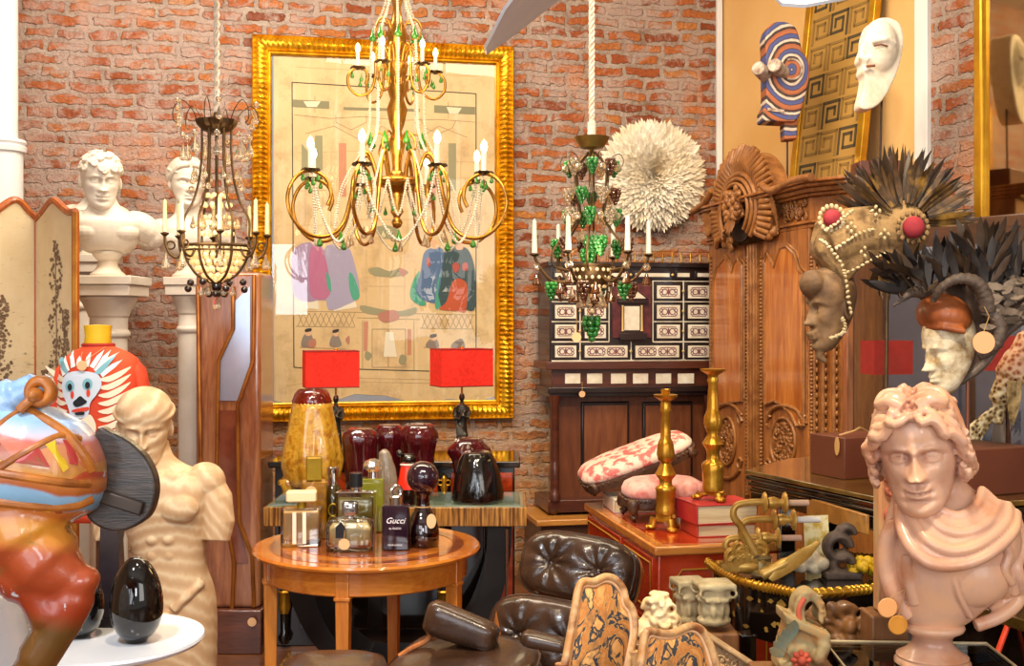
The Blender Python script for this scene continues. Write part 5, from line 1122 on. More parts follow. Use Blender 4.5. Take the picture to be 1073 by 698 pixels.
M_GEDGE = mat('gilt_edge_strip', '#d8a52c', '#b8841c', rough=.3, metal=.6)
for x in (.02, Wg-.02):
    mb = MB(GM); mb.box((x, -.005 if ey.y > 0 else .005, Hg/2), (.045, .04, Hg)); mb.build('gilt_edge', M_GEDGE, gk, bev=.004)
sgn = -1 if ey.dot(V((Rn.x, Rn.y, 0))) < 0 else 1
def key(mb, cx, cz, s_, fl):
    w_ = s_*.13; seq = [(-1, -1), (-1, 1), (1, 1), (1, -.6), (-.45, -.6), (-.45, .5), (.5, .5), (.5, -.1)]
    seq = [(x*fl, z) for x, z in seq]
    for (xa_, z_a), (xb_, z_b) in zip(seq, seq[1:]):
        x0_, x1_ = sorted((xa_, xb_)); z0_, z1_ = sorted((z_a, z_b)); mb.box((cx+(x0_+x1_)/2*s_, sgn*.0115, cz+(z0_+z1_)/2*s_), ((x1_-x0_)*s_+w_*1.8, .003, (z1_-z0_)*s_+w_*1.8))
mb = MB(GM); mb2 = MB(GM)
for j in range(9):
    for i in range(3): key(mb if (i+j) % 3 else mb2, .13+i*(Wg-.26)/2, .12+j*.155, .062, 1 if (i+j) % 2 else -1)
mb.build('key_motif', flat('faded_key', '#8a6a34', .7), gk, 0); mb2.build('dark_key_motif', flat('dark_key', '#4a3f2a', .7), gk, 0)
# wall mirror on the right
mr = thing('wall_mirror', 'big gold-framed mirror on the brick at the right edge', 'mirror', (0, 0, 0))
M_MIR2 = mat('old_mirror', '#cdb98f', rough=.06, metal=1)
t0_, t1_ = 1.925, 3.1; a_, b__ = RW(t0_, 0, .03), RW(t1_, 0, .03); mr.location = (a_.x, a_.y, 0)
MM = Matrix.Rotation(math.atan2(Rd.y, Rd.x), 4, 'Z'); Lm = (b__-a_).length; s2 = 1 if (MM @ V((0, 1, 0))).dot(Rn) > 0 else -1
mb = MB(MM); mb.box((Lm/2, 0, 2.62), (Lm-.02, .02, 1.96)); mb.build('mirror_glass', M_MIR2, mr, 0)
for c_, s_ in (((.025, s2*.012, 2.62), (.05, .05, 2.0)), ((Lm-.025, s2*.012, 2.62), (.05, .05, 2.0)), ((Lm/2, s2*.012, 1.645), (Lm, .05, .05)), ((Lm/2, s2*.012, 3.595), (Lm, .05, .05))):
    mb = MB(MM); mb.box(c_, s_); mb.build('frame_side', M_GEDGE, mr, bev=.01, bseg=3)
# ---------------------------------------------------------------- black lacquer table (upper) and gilt-edged lower table
M_LACQ = mat('black_lacquer', '#120d0a', '#1c130d', rough=.08, coat=1, scale=4); M_LGOLD = mat('lacquer_gold', '#c9982f', '#8a6420', rough=.3, metal=.7, scale=20)
M_GOLDTOP = mat('gold_dusted_lacquer', '#3a2a12', '#7a5a20', rough=.08, coat=1, scale=6)
up_ = thing('lacquer_table', 'tall black lacquer table with grooved edge carrying the boxes and masks', 'table', (.76, 3.74, 0))
pl = [(.76, 3.74), (1.0, 3.16), (1.10, 2.98), (1.86, 3.28), (1.80, 3.75), (1.48, 4.28), (.98, 4.05)]; pl = [(x-.76, y-3.74) for x, y in pl]
zt_ = 1.02
mb = MB(); planprism(mb, pl, zt_-.015, zt_)
def inset(pl, q): cx = sum(p[0] for p in pl)/len(pl); cy = sum(p[1] for p in pl)/len(pl); return [(cx+(x-cx)*q, cy+(y-cy)*q) for x, y in pl]
mb.build('top', M_GOLDTOP, up_, bev=.003)
mb = MB()
for i in range(3): planprism(mb, inset(pl, .995-.012*i), zt_-.033-.02*i, zt_-.018-.02*i)
planprism(mb, inset(pl, .965), zt_-.10, zt_-.015); mb.build('grooved_edge', M_LACQ, up_, bev=.003)
for (x, y) in ((.10, -.02), (.30, .18), (.66, .42), (.98, .0), (.98, -.42), (.42, -.62)):
    mb = MB(); mb.box((x+.03, y, .46), (.05, .05, .92)); mb.build('leg', M_LACQ, up_, bev=.004)
mb = MB(); q0, q1 = V((.83-.76, 3.56-3.74, 0)), V((1.0-.76, 3.155-3.74, 0)); dd = (q1-q0); an = math.atan2(dd.y, dd.x)
p0, p1 = P(851, 520, 3.46), P(914, 538, 3.14)
mb.box(((p0.x+p1.x)/2-.76-.012, (p0.y+p1.y)/2-3.74, .945), ((p1-p0).xy.length, .012, .055), rz=math.atan2(p1.y-p0.y, p1.x-p0.x)); mb.build('wooden_drawer_front', wood('drawer_wood', '#8a5a24', '#b07a36', 6, 'X'), up_, bev=.003)
low = thing('lacquer_console', 'low black lacquer console with a gold rope edge and painted flowers', 'table', (.735, 2.96, 0))
lp = cr2([(.575, 3.36), (.60, 3.18), (.66, 3.06), (.70, 3.02), (.745, 2.975), (.83, 2.985), (.96, 3.03), (1.06, 3.08)], 5, False)+[(1.10, 3.40), (.88, 3.52)]
lp = [(x-.735, y-2.96) for x, y in lp]; lz = .80
mb = MB(); planprism(mb, inset(lp, .985), lz-.02, lz); mb.build('top', M_LACQ, low)
mb = MB(); rp = [V((x, y, lz-.004)) for x, y in lp]; tot = 0; rs = []
mb.tube(rp, .0115, 10)
for i in range(len(rp)-1):
    L = (rp[i+1]-rp[i]).length; n_ = max(1, int(L/.014))
    for j in range(n_):
        p = rp[i].lerp(rp[i+1], j/n_); d_ = (rp[i+1]-rp[i]).normalized(); mb.ell(p, (.0065, .015, .015), 8, 6, Matrix.Rotation(math.atan2(d_.y, d_.x)+.6, 4, 'Z'))
mb.build('rope_edge', mat('gold_rope', '#e0ae3c', '#b07c1e', rough=.28, metal=.75), low, 60)
mb = MB(); ip = inset(lp, .93); planprism(mb, ip, lz-.15, lz-.02); mb.build('apron', M_LACQ, low, bev=.002)
for x, y in ((-.10, .14), (.0, .06), (.26, .10), (.13, .5), (.30, .40)):
    mb = MB(); mb.box((x, y, (lz-.14)/2), (.045, .045, lz-.14)); mb.build('leg', M_LACQ, low, bev=.004)
mb = MB(); rnd = random.Random(4)                         # painted sprays on the apron
for i in range(len(ip)-3):
    a_, b__ = V((*ip[i], 0)), V((*ip[i+1], 0)); 
    if (b__-a_).length < .004: continue
    nrm = V(((b__-a_).y, -(b__-a_).x, 0)).normalized(); 
    if nrm.y > 0: nrm = -nrm
    for k_ in range(1):
        p = a_.lerp(b__, rnd.random())+nrm*.003+V((0, 0, lz-.03-rnd.random()*.1)); s_ = rnd.uniform(.006, .014); tt = (b__-a_).normalized(); ph_ = rnd.uniform(0, 3)
        mb.add([p+tt*s_*(1 if j % 2 else .45)*math.cos(j*PI/4+ph_)*1.3+V((0, 0, 1))*s_*rnd.uniform(.4, 1.2)*math.sin(j*PI/4+ph_) for j in range(8)], [tuple(range(8))])
mb.build('painted_flowers', flat('gold_flower_paint', '#a8823a', .4), low, 0)
# black lacquer cabinet below on the right
bc2 = thing('lacquer_cabinet', 'black lacquer cabinet with faint gold scrollwork at the lower right', 'cabinet', (1.40, 2.95, 0))
mb = MB(); mb.box((.08, .03, .38), (.62, .28, .76), rz=.38); mb.build('carcass', M_LACQ, bc2, bev=.006)
mb = MB(); mb.box((.08, .03, .775), (.66, .32, .03), rz=.38); mb.build('gold_top', M_GOLDTOP, bc2, bev=.004)
R_ = Matrix.Rotation(.38, 4, 'Z')
mb = MB(tr(.08, .03, 0) @ R_); rnd = random.Random(6)
for i in range(26): mb.torus((rnd.uniform(-.28, .28), -.141, rnd.uniform(.35, .7)), rnd.uniform(.008, .022), .0012, 14, 5, rot('Y', rnd.uniform(0, 360)), 0, 4.4)
mb.build('gold_scrollwork', flat('dull_gold', '#6b5426', .4), bc2)
# boxes on the upper table
M_BOX = mat('brown_box', '#6b3a28', '#5a2f20', rough=.4, scale=3)
def boxat(name, label, c3, sx, sy, h, ang, cat='box'):
    t_ = thing(name, label, cat, (c3[0], c3[1], zt_), ang)
    mb = MB(); mb.box((sx/2, sy/2, h/2), (sx, sy, h)); mb.build('box_body', M_BOX, t_, bev=.003); return t_
ang1 = math.atan2(.095, .23)
b1 = boxat('plinth_block', 'plain brown block with a paper tag on string at the lacquer table edge', (1.013, 3.49), .25, .168, .128, ang1)
mb = MB(); mb.tube(cr([(.02, .05, .131), (.06, .03, .145), (.11, .06, .15), (.16, .08, .131)], 5), .003, 6); mb.build('string', M_CORD, b1)
mb = MB(); mb.lathe([(0, -.001), (.011, -.001), (.011, .001), (0, .001)], 16, (0, 0, 0), tr(-.004, .03, .10) @ rot('Z', 0) @ rot('Y', 90) @ Matrix.Diagonal((2.6, 1, 1, 1))); mb.build('paper_tag', mat('tan_tag', '#c89a5e'), b1)
b2 = boxat('plinth_block', 'plain brown block under the horned mask at right', (1.16, 3.10), .34, .22, .13, .40)
# ---------------------------------------------------------------- feathered masks
M_HIDE = mat('shell_sewn_hide', '#86683f', '#5f4629', rough=.85, scale=12, bump=.35, bscale=60, c3='#9c7c52'); M_COW = mat('cowrie', '#d8c8a4', '#b09a70', rough=.4)
M_FD = mat('dark_feather', '#241a12', '#4a3420', rough=.5, scale=10); M_FG = mat('golden_feather', '#6b4a20', '#a87c34', rough=.45, scale=10, c3='#3a2814'); M_FB = mat('black_feather', '#191413', '#38302c', rough=.5, scale=12)
M_MASKW = mat('dark_mask_wood', '#8a6a48', '#5a402a', rough=.65, scale=14, bump=.2, bscale=50)
Y1 = 3.6; o1 = V((1.155, Y1, zt_+.128))
f1 = thing('feathered_helmet_mask', 'shell-sewn helmet mask with dark wooden face and tall feather crest', 'mask', o1)
z1 = lambda y: ZP(y, Y1)-o1.z; x1_ = lambda p: XP(p, Y1)-o1.x; k1 = Y1/F
mb = MB()
hood = cr2([(857, 238), (866, 226), (880, 220), (917, 216), (943, 211), (960, 220), (968, 240), (964, 260), (944, 270), (917, 270), (897, 282), (884, 296), (874, 292), (862, 278), (852, 262)], 4)
mb.prism([(x1_(a), z1(b_)) for a, b_ in hood], -.055, .055)
mb.tube(cr([(x1_(866), 0, z1(258)), (x1_(885), 0, z1(250)), (x1_(915), 0, z1(243)), (x1_(943), 0, z1(241))], 5), [.085]*6+[.08]*5+[.082]*5, 20); mb.ell((x1_(943), 0, z1(241)), (.085, .11, .088), 20, 14)
mb.sculpt('hood', M_HIDE, f1, .007, 5)
for a, b_, q in ((945, 241, .034), (865, 231, .028)):
    mb = MB(); mb.ell((x1_(a), -.105 if a > 900 else -.075, z1(b_)), (q, .022, q), 24, 14); mb.build('red_boss', mat('red_cloth', '#a8323a', '#8a2430', rough=.8, scale=20), f1)
    mb = MB()
    for i in range(16): aa = 2*PI*i/16; mb.ell((x1_(a)+1.35*q*math.cos(aa), -.100 if a > 900 else -.07, z1(b_)+1.35*q*math.sin(aa)), (.007, .006, .009), 8, 6)
    mb.build('shell_ring', M_HIDE if a > 900 else M_COW, f1)
mb = MB()
def cow(a, b_, o=-.09): mb.ell((x1_(a), o, z1(b_)), (.0075, .006, .005), 8, 6, rot('Y', (a*37) % 180))
for ln in ([(852, 254), (858, 258), (866, 268), (874, 280), (878, 296), (880, 312), (883, 328)], [(857, 244), (866, 238), (876, 230), (884, 224)], [(868, 262), (880, 254), (892, 247), (905, 243)], [(876, 288), (890, 282), (904, 274), (917, 268)], [(876, 348), (868, 352), (862, 354)], [(874, 334), (877, 342), (873, 350)]):
    c__ = cr([(a, 0, b_) for a, b_ in ln], 3)
    for p in c__: cow(p.x, p.z)
for cx, cy in ((883, 241), (897, 266), (917, 248), (908, 224)):
    for d in ((0, 4), (0, -4), (4, 0), (-4, 0)): cow(cx+d[0], cy+d[1], -.092)
mb.build('cowrie_rows', M_COW, f1)
mb = MB(); H = tr(x1_(872), 0, z1(322)) @ rot('Z', -72) @ rot('X', 8) @ Matrix.Diagonal((.20, .20, .27, 1))
head(mb, H, 100, 100, ears=True, amp=1.5); hb = MB(H); hb.ell((0, -.30, .30), (.24, .2, .17), 14, 10); hb.tube([(0, -.3, -.45), (0, -.33, -.55), (.05, -.25, -.62)], [.1, .07, .03], 10); hb.tube([(-.1, -.43, -.27), (0, -.47, -.265), (.1, -.43, -.27)], .035, 8); hb.tube([(-.1, -.42, -.31), (0, -.45, -.32), (.1, -.42, -.31)], .035, 8); mb.merge(hb)
mb.sculpt('wooden_face', M_MASKW, f1, .0045, 2)
mb = MB(); rnd = random.Random(3)
def feather(mb, a, b_, ang, L, w_, y, curl=.15): leaf(mb, tr(x1_(a), y, z1(b_)) @ rot('Y', ang) @ rot('Z', rnd.uniform(-30, 30)), L, w_, curl)
for i in range(90):
    t_ = i/89; ang = -62+150*t_+rnd.uniform(-5, 5); a0 = math.radians(90-ang); L = .15+.03*math.sin(t_*PI)+rnd.uniform(-.02, .02)
    feather(mb, 940+24*math.cos(a0), 236-20*math.sin(a0), ang, L, rnd.uniform(.007, .012), rnd.uniform(-.05, .05), rnd.uniform(-.2, .3))
mb.build('crest_feathers', M_FD, f1, 180, normals=False)
mb = MB()
for i in range(60):
    t_ = i/59; ang = -50+140*t_+rnd.uniform(-6, 6); a0 = math.radians(90-ang)
    feather(mb, 940+24*math.cos(a0), 236-20*math.sin(a0), ang, rnd.uniform(.10, .15), rnd.uniform(.006, .010), -.06-.03*rnd.random(), .2)
mb.build('golden_feathers', M_FG, f1, 180, normals=False); mb = MB()
for i in range(26): feather(mb, 925+rnd.uniform(-6, 16), 276+rnd.uniform(-3, 6), 180+rnd.uniform(-50, 30), rnd.uniform(.07, .12), .009, rnd.uniform(-.08, .05), .3)
mb.build('hanging_feathers', M_FG, f1, 180, normals=False)
mb = MB(); mb.tube([(x1_(930), 0, z1(262)), (x1_(928), 0, .0)], .006, 8); mb.build('rod', M_DKBR, f1)
Y2 = 3.2; o2 = V((XP(1016, Y2), Y2, zt_+.13)); z2 = lambda y: ZP(y, Y2)-o2.z; x2_ = lambda p: XP(p, Y2)-o2.x
f2 = thing('horned_mask', 'white-faced mask with curved horns and black feathers on a rod at right', 'mask', o2)
mb = MB(); H = tr(x2_(996), 0, z2(366)) @ rot('Z', -70) @ rot('X', 14) @ Matrix.Diagonal((.18, .20, .235, 1)); head(mb, H, 100, 100, ears=False, amp=1.4)
mb.sculpt('white_face', mat('flaking_white_wood', '#e8d9b8', '#a58352', rough=.8, scale=26, lo=.42, hi=.66, bump=.25, bscale=80), f2, .004, 2)
mb = MB(); mb.ell((x2_(989), 0, z2(331)), (.075, .085, .062), 24, 16, rot('Y', 22)); mb.tube([(x2_(969), -.02, z2(343)), (x2_(978), -.075, z2(343)), (x2_(1000), -.08, z2(347))], .010, 8); mb.sculpt('brown_cap', mat('leather_cap', '#b0602a', '#7a3c1c', rough=.5, scale=9, coat=.2), f2, .005, 3)
M_HORN = mat('grey_horn', '#6b5a4c', '#453830', rough=.55, scale=30, stretch=(1, 1, 1), bump=.3, bscale=90)
def horn(pts, rs_):
    c__ = cr([(x2_(a), o, z2(b_)) for a, b_, o in pts], 8); n_ = len(c__); mb = MB(); mb.tube(c__, [rs_[0]+(rs_[1]-rs_[0])*i/(n_-1)*(1) + .0014*math.sin(i*2.2) for i in range(n_)], 14); mb.build('horn', M_HORN, f2, 180)
horn([(968, 316, -.07), (972, 303, -.10), (985, 294, -.12), (1002, 296, -.12), (1014, 308, -.11), (1019, 326, -.10)], (.008, .023))
horn([(1024, 326, -.09), (1031, 338, -.10), (1030, 356, -.10), (1022, 366, -.09), (1012, 371, -.085)], (.02, .016))
horn([(962, 306, -.02), (950, 307, -.04), (942, 312, -.05), (930, 321, -.05)], (.018, .003))
mb = MB(); c__ = cr([(x2_(a), 0, z2(b_)) for a, b_ in ((985, 405), (1000, 402), (1018, 392), (1034, 377), (1048, 356), (1062, 342), (1090, 325))], 6); mb.tube(c__, .012, 10)
for i, p in enumerate(c__): mb.torus(p, .012, .003, 10, 5, rot('Y', 45))
mb.build('dark_rim', M_HORN, f2)
mb = MB(); pl_ = [(985, 404), (1018, 391), (1046, 357), (1062, 342), (1092, 325), (1092, 290), (1040, 285), (990, 290), (968, 310), (1000, 345)]; mb.prism([(x2_(a), z2(b_)) for a, b_ in pl_], .0, .05); mb.build('hood_back', mat('hood_brown', '#5a4434', '#3a2a20', rough=.8, scale=16), f2)
rnd = random.Random(12); mb = MB(); mb2 = MB(); mb3 = MB()
for i in range(170):
    a = rnd.uniform(938, 1085); b_ = 300+rnd.uniform(-14, 10)-(a-938)*.06; ang = -50+(a-938)*.62+rnd.uniform(-35, 35)
    leaf(mb if i % 3 else mb2, tr(x2_(a), rnd.uniform(-.12, .06), z2(b_)) @ rot('Y', ang) @ rot('Z', rnd.uniform(-50, 50)), rnd.uniform(.07, .14), rnd.uniform(.008, .014), rnd.uniform(-.1, .5))
for i in range(14):
    leaf(mb2, tr(x2_(1010+i*3.4), -.03+.01*(i % 4), z2(268)) @ rot('Y', -25+i*5) @ rot('Z', rnd.uniform(-40, 40)), rnd.uniform(.07, .12), .012, rnd.uniform(-.3, .5))
for i in range(95):
    a = rnd.uniform(1008, 1085); b_ = rnd.uniform(300, 350)-(a-1008)*.25; leaf(mb3, tr(x2_(a), -.04-.07*rnd.random(), z2(b_)) @ rot('Y', rnd.uniform(30, 130)) @ rot('Z', rnd.uniform(-60, 60)), rnd.uniform(.03, .05), .011, .3, 4)
mb.build('black_feathers', M_FB, f2, 180, normals=False); mb2.build('brown_feathers', M_FD, f2, 180, normals=False); mb3.build('pod_fringe', mat('dry_pods', '#8a7866', '#5a4a3c', rough=.7, scale=14), f2, 180, normals=False)
tagdisc(f2, V((x2_(1010), -.135, z2(358))), .030, m=mat('round_tan_tag', '#e8b07c', rough=.7), cord=[V((x2_(1010), -.135, z2(347))), V((x2_(1016), -.13, z2(332))), V((x2_(1012), -.125, z2(322)))])
mb = MB(); mb.tube([(x2_(1014), 0, z2(392)), (x2_(1014), 0, 0)], .006, 8); mb.build('rod', mat('bronze_rod', '#7a4c3a', rough=.4, metal=.5), f2)
# ---------------------------------------------------------------- lamps added as stand-ins for reflected red shades, pheasant
M_RED = mat('red_reflection_shade', '#c21f24', '#a3161c', rough=.8, scale=40, em='#e01818', es=.5)
def glasslamp(label, px, Y, w_, y0, y1):
    o = V((XP(px, Y), Y, zt_)); t_ = thing('reflection_lamp', label, 'lamp', o, .25); za_, zb_ = ZP(y0, Y)-zt_, ZP(y1, Y)-zt_
    mb = MB(); n_ = 4; h = w_/2; d = h*.6
    for i, (x, y, sx, sy) in enumerate(((0, -d, w_, .004), (0, d, w_, .004), (-h, 0, .004, d*2), (h, 0, .004, d*2))): mb.box((x, y, (za_+zb_)/2), (sx, sy, za_-zb_))
    mb.build('shade', M_RED, t_, 0)
    mb = MB(); mb.tube([(0, 0, .02), (0, 0, za_-.02)], .006, 8); mb.lathe([(.06, 0), (.06, .015), (.02, .03), (.03, .08), (.018, .14), (.012, .16)], 24); mb.build('base', M_DKBR, t_)
glasslamp('stand-in lamp for a reflected red rectangular shade behind the feathered helmet mask', 929, 4.14, .152, 357, 392); glasslamp('stand-in lamp for a reflected red rectangular shade behind the horned mask at the right edge', 1048, 3.86, .13, 352, 388)
gl = thing('glass_screen', 'upright smoky glass pane standing behind the masks', 'glass pane', (1.2, 3.86, zt_))
g0, g1 = V((XP(889, 4.0), 4.0, 0)), V((XP(1085, 3.5), 3.5, 0)); g0.x += .0
mb = MB(None, gl)
mb.add([(g0.x, g0.y, zt_), (g1.x, g1.y+.10, zt_), (g1.x, g1.y+.10, ZP(255, 3.5)), (g0.x, g0.y, ZP(275, 4.0))], [(0, 1, 2, 3)]); mb.build('pane', pane_mat('smoky_glass', '#b8bcc8', 1.3, .10), gl, 0)
mb = MB(None, gl); mb.box((g0.x, g0.y, (zt_+ZP(272, 4.0))/2), (.03, .03, ZP(272, 4)-zt_), rz=.3); mb.build('post', M_MAHOG, gl, bev=.003)
dk = thing('dark_cupboard', 'dark wood cupboard behind the glass at right', 'cupboard', (1.75, 4.35, 0), -1.1)
mb = MB(); mb.box((0, .12, .95), (.95, .22, 1.9)); mb.build('carcass', M_DARKW, dk, bev=.006)
mb = MB()
for i, x in enumerate((-.23, .23)): mb.box((x, .0, 1.1), (.42, .03, 1.4))
mb.build('door_panels', mat('grey_blue_panel', '#6f7686', '#5c5f6c', rough=.3, scale=3), dk, bev=.01)
ph = thing('stuffed_pheasant', 'stuffed pheasant with speckled red breast and long hanging tail at the right edge', 'bird', (XP(1064, 3.5), 3.5, zt_)); Yp = 3.5; zp = lambda y: ZP(y, Yp)-zt_; xp_ = lambda p: XP(p, Yp)-XP(1060, Yp)
m, nt, b = newmat('pheasant_plumage'); vec = coords(nt); vo = nd(nt, 'ShaderNodeTexVoronoi', Scale=70.); nt.links.new(vec, vo.inputs['Vector'])
sp = ramp(nt, vo.outputs['Distance'], [(.2, C('#3a2418')), (.5, C('#c9a86a')), (.7, C('#efe0b8'))]); sep = nd(nt, 'ShaderNodeSeparateXYZ'); nt.links.new(vec, sep.inputs[0])
mrg = nd(nt, 'ShaderNodeMapRange'); nt.links.new(sep.outputs['Z'], mrg.inputs[0]); mrg.inputs[1].default_value = zp(410); mrg.inputs[2].default_value = zp(385)
nt.links.new(mixc(nt, mrg.outputs[0], sp, mixc(nt, .45, sp, C('#b8342c'))), b.inputs['Base Color']); b.inputs['Roughness'].default_value = .6
mb = MB(); mb.tube(cr([(xp_(1040), 0, zp(445)), (xp_(1045), 0, zp(420)), (xp_(1055), 0, zp(395)), (xp_(1068), 0, zp(372)), (xp_(1078), 0, zp(350)), (xp_(1084), 0, zp(325))], 6), [.010]+[.020]*5+[.038]*6+[.05]*6+[.042]*6+[.028]*6+[.026], 18); mb.ell((xp_(1086), 0, zp(320)), (.03, .025, .028), 14, 10); mb.tube([(xp_(1080), 0, zp(321)), (xp_(1074), 0, zp(325))], [.01, .002], 8)
mb.sculpt('body', m, ph, .005, 3)
mb = MB(); rnd = random.Random(9)
for i in range(6): leaf(mb, tr(xp_(1040), -.02+.006*i, zp(425)) @ rot('Y', 212+i*3) @ rot('Z', 20*i-40), .14+.012*i, .009, .08)
mb.build('tail_feathers', m, ph, 180, normals=False)
mb = MB()
for i in range(9): leaf(mb, tr(xp_(1044+i*1.8), -.055, zp(398)) @ rot('Y', 176+i*1.5) @ rot('Z', rnd.uniform(-20, 20)), rnd.uniform(.12, .155), .006, -.05)
mb.build('wing_feathers', mat('gold_wing', '#d2b070', '#6b5026', rough=.5, scale=40), ph, 180, normals=False)
mb = MB(); mb.tube([(xp_(1052), 0, zp(412)), (xp_(1056), .02, .03)], .008, 8); mb.lathe([(.05, 0), (.045, .03), (.0, .035)], 16, (xp_(1056), .02, 0)); mb.build('perch', M_DARKW, ph)
# ---------------------------------------------------------------- classical bust on a clear plinth
M_PINKM = mat('blush_marble', '#e6b088', '#c98a64', rough=.34, scale=9, lo=.35, hi=.68, c3='#d8a88c', coat=.25, bump=.04, bscale=30); shade_patina(M_PINKM, '#7a4a48', .42, .5, .85)
Yq = 2.5; kq = Yq/F; qo = V((XP(977, Yq), Yq, .757)); zq = lambda y: ZP(y, Yq)-qo.z; xq = lambda p: XP(p, Yq)-qo.x
ap = thing('classical_bust', 'large blush marble bust of a curly-haired youth with draped cloak at lower right', 'bust', qo)
mb = MB()
loft(mb, [(zq(655), xq(978), 0, .055, .05, 2), (zq(645), xq(982), 0, .08, .06, 2), (zq(625), xq(990), 0, .105, .075, 2.1), (zq(600), xq(993), 0, .128, .088, 2.2), (zq(575), xq(995), 0, .138, .092, 2.3), (zq(550), xq(997), 0, .136, .09, 2.3), (zq(530), xq(995), .01, .112, .078, 2.2), (zq(515), xq(988), .012, .075, .062, 2.1),
          (zq(498), xq(982), .012, .053, .055, 2), (zq(478), xq(974), .01, .052, .056, 2)], 56, 6)
mb.ell((xq(1036), .0, zq(572)), (.062, .08, .085), 20, 14, rot('Y', 20)); mb.ell((xq(1050), .0, zq(600)), (.035, .06, .06), 16, 12)
mb.ell((xq(1010), -.056, zq(600)), (.075, .038, .062), 32, 22)                                   # chest
mb.tube(cr([(xq(984), -.084, zq(596)), (xq(990), -.082, zq(616)), (xq(1006), -.062, zq(640))], 6), .006, 8)
mbc = MB()
def fold(m_, pts, r_): m_.tube(cr([(xq(a), o, zq(b_)) for a, b_, o in pts], 6), r_, 12)
# cloak folds sweeping from the far shoulder round the neck
folds = [([(940, 520, -.02), (934, 545, -.06), (938, 565, -.10), (955, 578, -.125), (985, 577, -.13), (1015, 565, -.12), (1042, 548, -.085), (1056, 535, -.03)], .014), ([(946, 515, -.03), (944, 538, -.07), (952, 556, -.11), (975, 565, -.125), (1005, 557, -.118), (1035, 540, -.08), (1050, 528, -.02)], .013), ([(955, 512, -.045), (955, 530, -.085), (968, 545, -.11), (990, 548, -.112), (1015, 538, -.095), (1036, 524, -.04)], .012), ([(962, 510, -.055), (966, 524, -.085), (985, 532, -.095), (1008, 522, -.075), (1024, 511, -.02)], .010)]
for (p_, r_) in folds: fold(mbc, [(a, b_, o-.006) for a, b_, o in p_], r_)
def resamp(p_, n=7):
    c__ = cr(p_, 10); return [c__[int(i*(len(c__)-1)/(n-1))] for i in range(n)]
for (p1_, r1_), (p2_, r2_) in zip(folds, folds[1:]):
    a_, b__ = resamp(p1_), resamp(p2_)
    for f in (.25, .5, .75): fold(mbc, [tuple(x.lerp(y, f)+V((0, .024 if f == .5 else .014, 0))) for x, y in zip(a_, b__)], .0125)
side = [([(1056, 535, -.02), (1062, 552, -.02), (1060, 575, -.035), (1054, 590, -.05), (1061, 606, -.045), (1064, 618, -.03), (1056, 632, -.03), (1038, 644, -.03), (1016, 652, -.03)], .012), ([(1030, 556, -.085), (1040, 572, -.08), (1036, 590, -.08), (1046, 604, -.07)], .010), ([(934, 545, -.04), (926, 560, -.03), (925, 590, -.02), (932, 620, -.02), (948, 644, -.02)], .013), ([(938, 580, -.06), (936, 605, -.05), (946, 632, -.04)], .010)]
for (p_, r_) in side[:1]: fold(mbc, p_, r_+.003)
fold(mbc, [(1048, 545, -.0), (1052, 570, -.01), (1048, 600, -.015), (1052, 625, -.01), (1040, 642, -.01)], .022)
fold(mbc, [(1056, 560, -.03), (1050, 580, -.05), (1050, 600, -.05), (1054, 618, -.04)], .012)
for (p_, r_) in side[1:2]: fold(mbc, p_, r_)
for (p_, r_) in side[2:3]: fold(mbc, p_, r_+.006)
fold(mbc, [(946, 520, -.01), (936, 550, -.02), (932, 590, -.01), (940, 625, -.01)], .026)
fold(mbc, [(942, 575, -.055), (944, 600, -.05), (952, 628, -.04)], .014)
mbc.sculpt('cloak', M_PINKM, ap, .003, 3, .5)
H = tr(xq(957), -.035, zq(470)) @ rot('Z', -25) @ rot('X', 7) @ rot('Y', -5) @ Matrix.Scale(.256, 4)
head(mb, H, 170, 200, ears=False, amp=1.08)
hb = MB(H); rnd = random.Random(14)
for sx in (-1, 1):
    for i in range(13):                                  # waves swept back from a centre parting
        a = i/12
        x0_ = .02+.0*a; y0_ = -.37+.5*a; z0_ = .33+.17*math.sin(a*2.2)
        c__ = cr([(sx*.015, y0_, z0_), (sx*.13, y0_-.045+.06*a, z0_-.0+.02*math.sin(i*2)), (sx*.26, y0_+.04, z0_-.12), (sx*.355, y0_+.13, .12-.02*i), (sx*.38, y0_+.22, -.02-.02*i), (sx*.35, y0_+.30, -.14+.02*math.sin(i*3))], 5)
        n_ = len(c__); hb.tube([p+V((.018*math.sin(j*1.0+i), .018*math.cos(j*.9+i*2), .024*math.sin(j*1.2+i*1.7))) for j, p in enumerate(c__)], [.03+.022*math.sin(PI*j/(n_-1)) for j in range(n_)], 8)
    for i in range(16):
        p = (sx*rnd.uniform(.33, .41), rnd.uniform(-.2, .25), rnd.uniform(-.26, .12)); hb.torus(p, .055, .033, 10, 6, rot('Z', 90+rnd.uniform(-30, 30)) @ rot('Y', rnd.uniform(0, 360)), 0, 5)
    hb.tube(cr([(sx*.06, -.30, .42), (sx*.16, -.27, .47), (sx*.24, -.2, .44), (sx*.2, -.12, .50), (sx*.05, -.16, .51)], 5), .058, 10); hb.ell((sx*.13, -.22, .48), (.115, .09, .07), 12, 8)
for i in range(26):
    a = rnd.uniform(.1, PI-.1); z_ = rnd.uniform(-.2, .4); W_, f_, b_ = lerp(HEADTAB, z_); hb.torus((W_*math.cos(a)*1.05, abs(b_)*math.sin(a)*1.0+.03, z_), .06, .036, 10, 6, rot('Z', math.degrees(a)+90) @ rot('Y', rnd.uniform(0, 360)), 0, 5)
mb.merge(hb)
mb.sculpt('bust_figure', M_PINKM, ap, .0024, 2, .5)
mb = MB(); mb.lathe([(.080, 0), (.080, .006), (.074, .012), (.076, .017), (.060, .026), (.044, .042), (.041, .055), (.047, .064), (.064, .073), (.068, .080), (.064, .088), (.03, .094)], 48); mb.build('socle', M_PINKM, ap, 60)
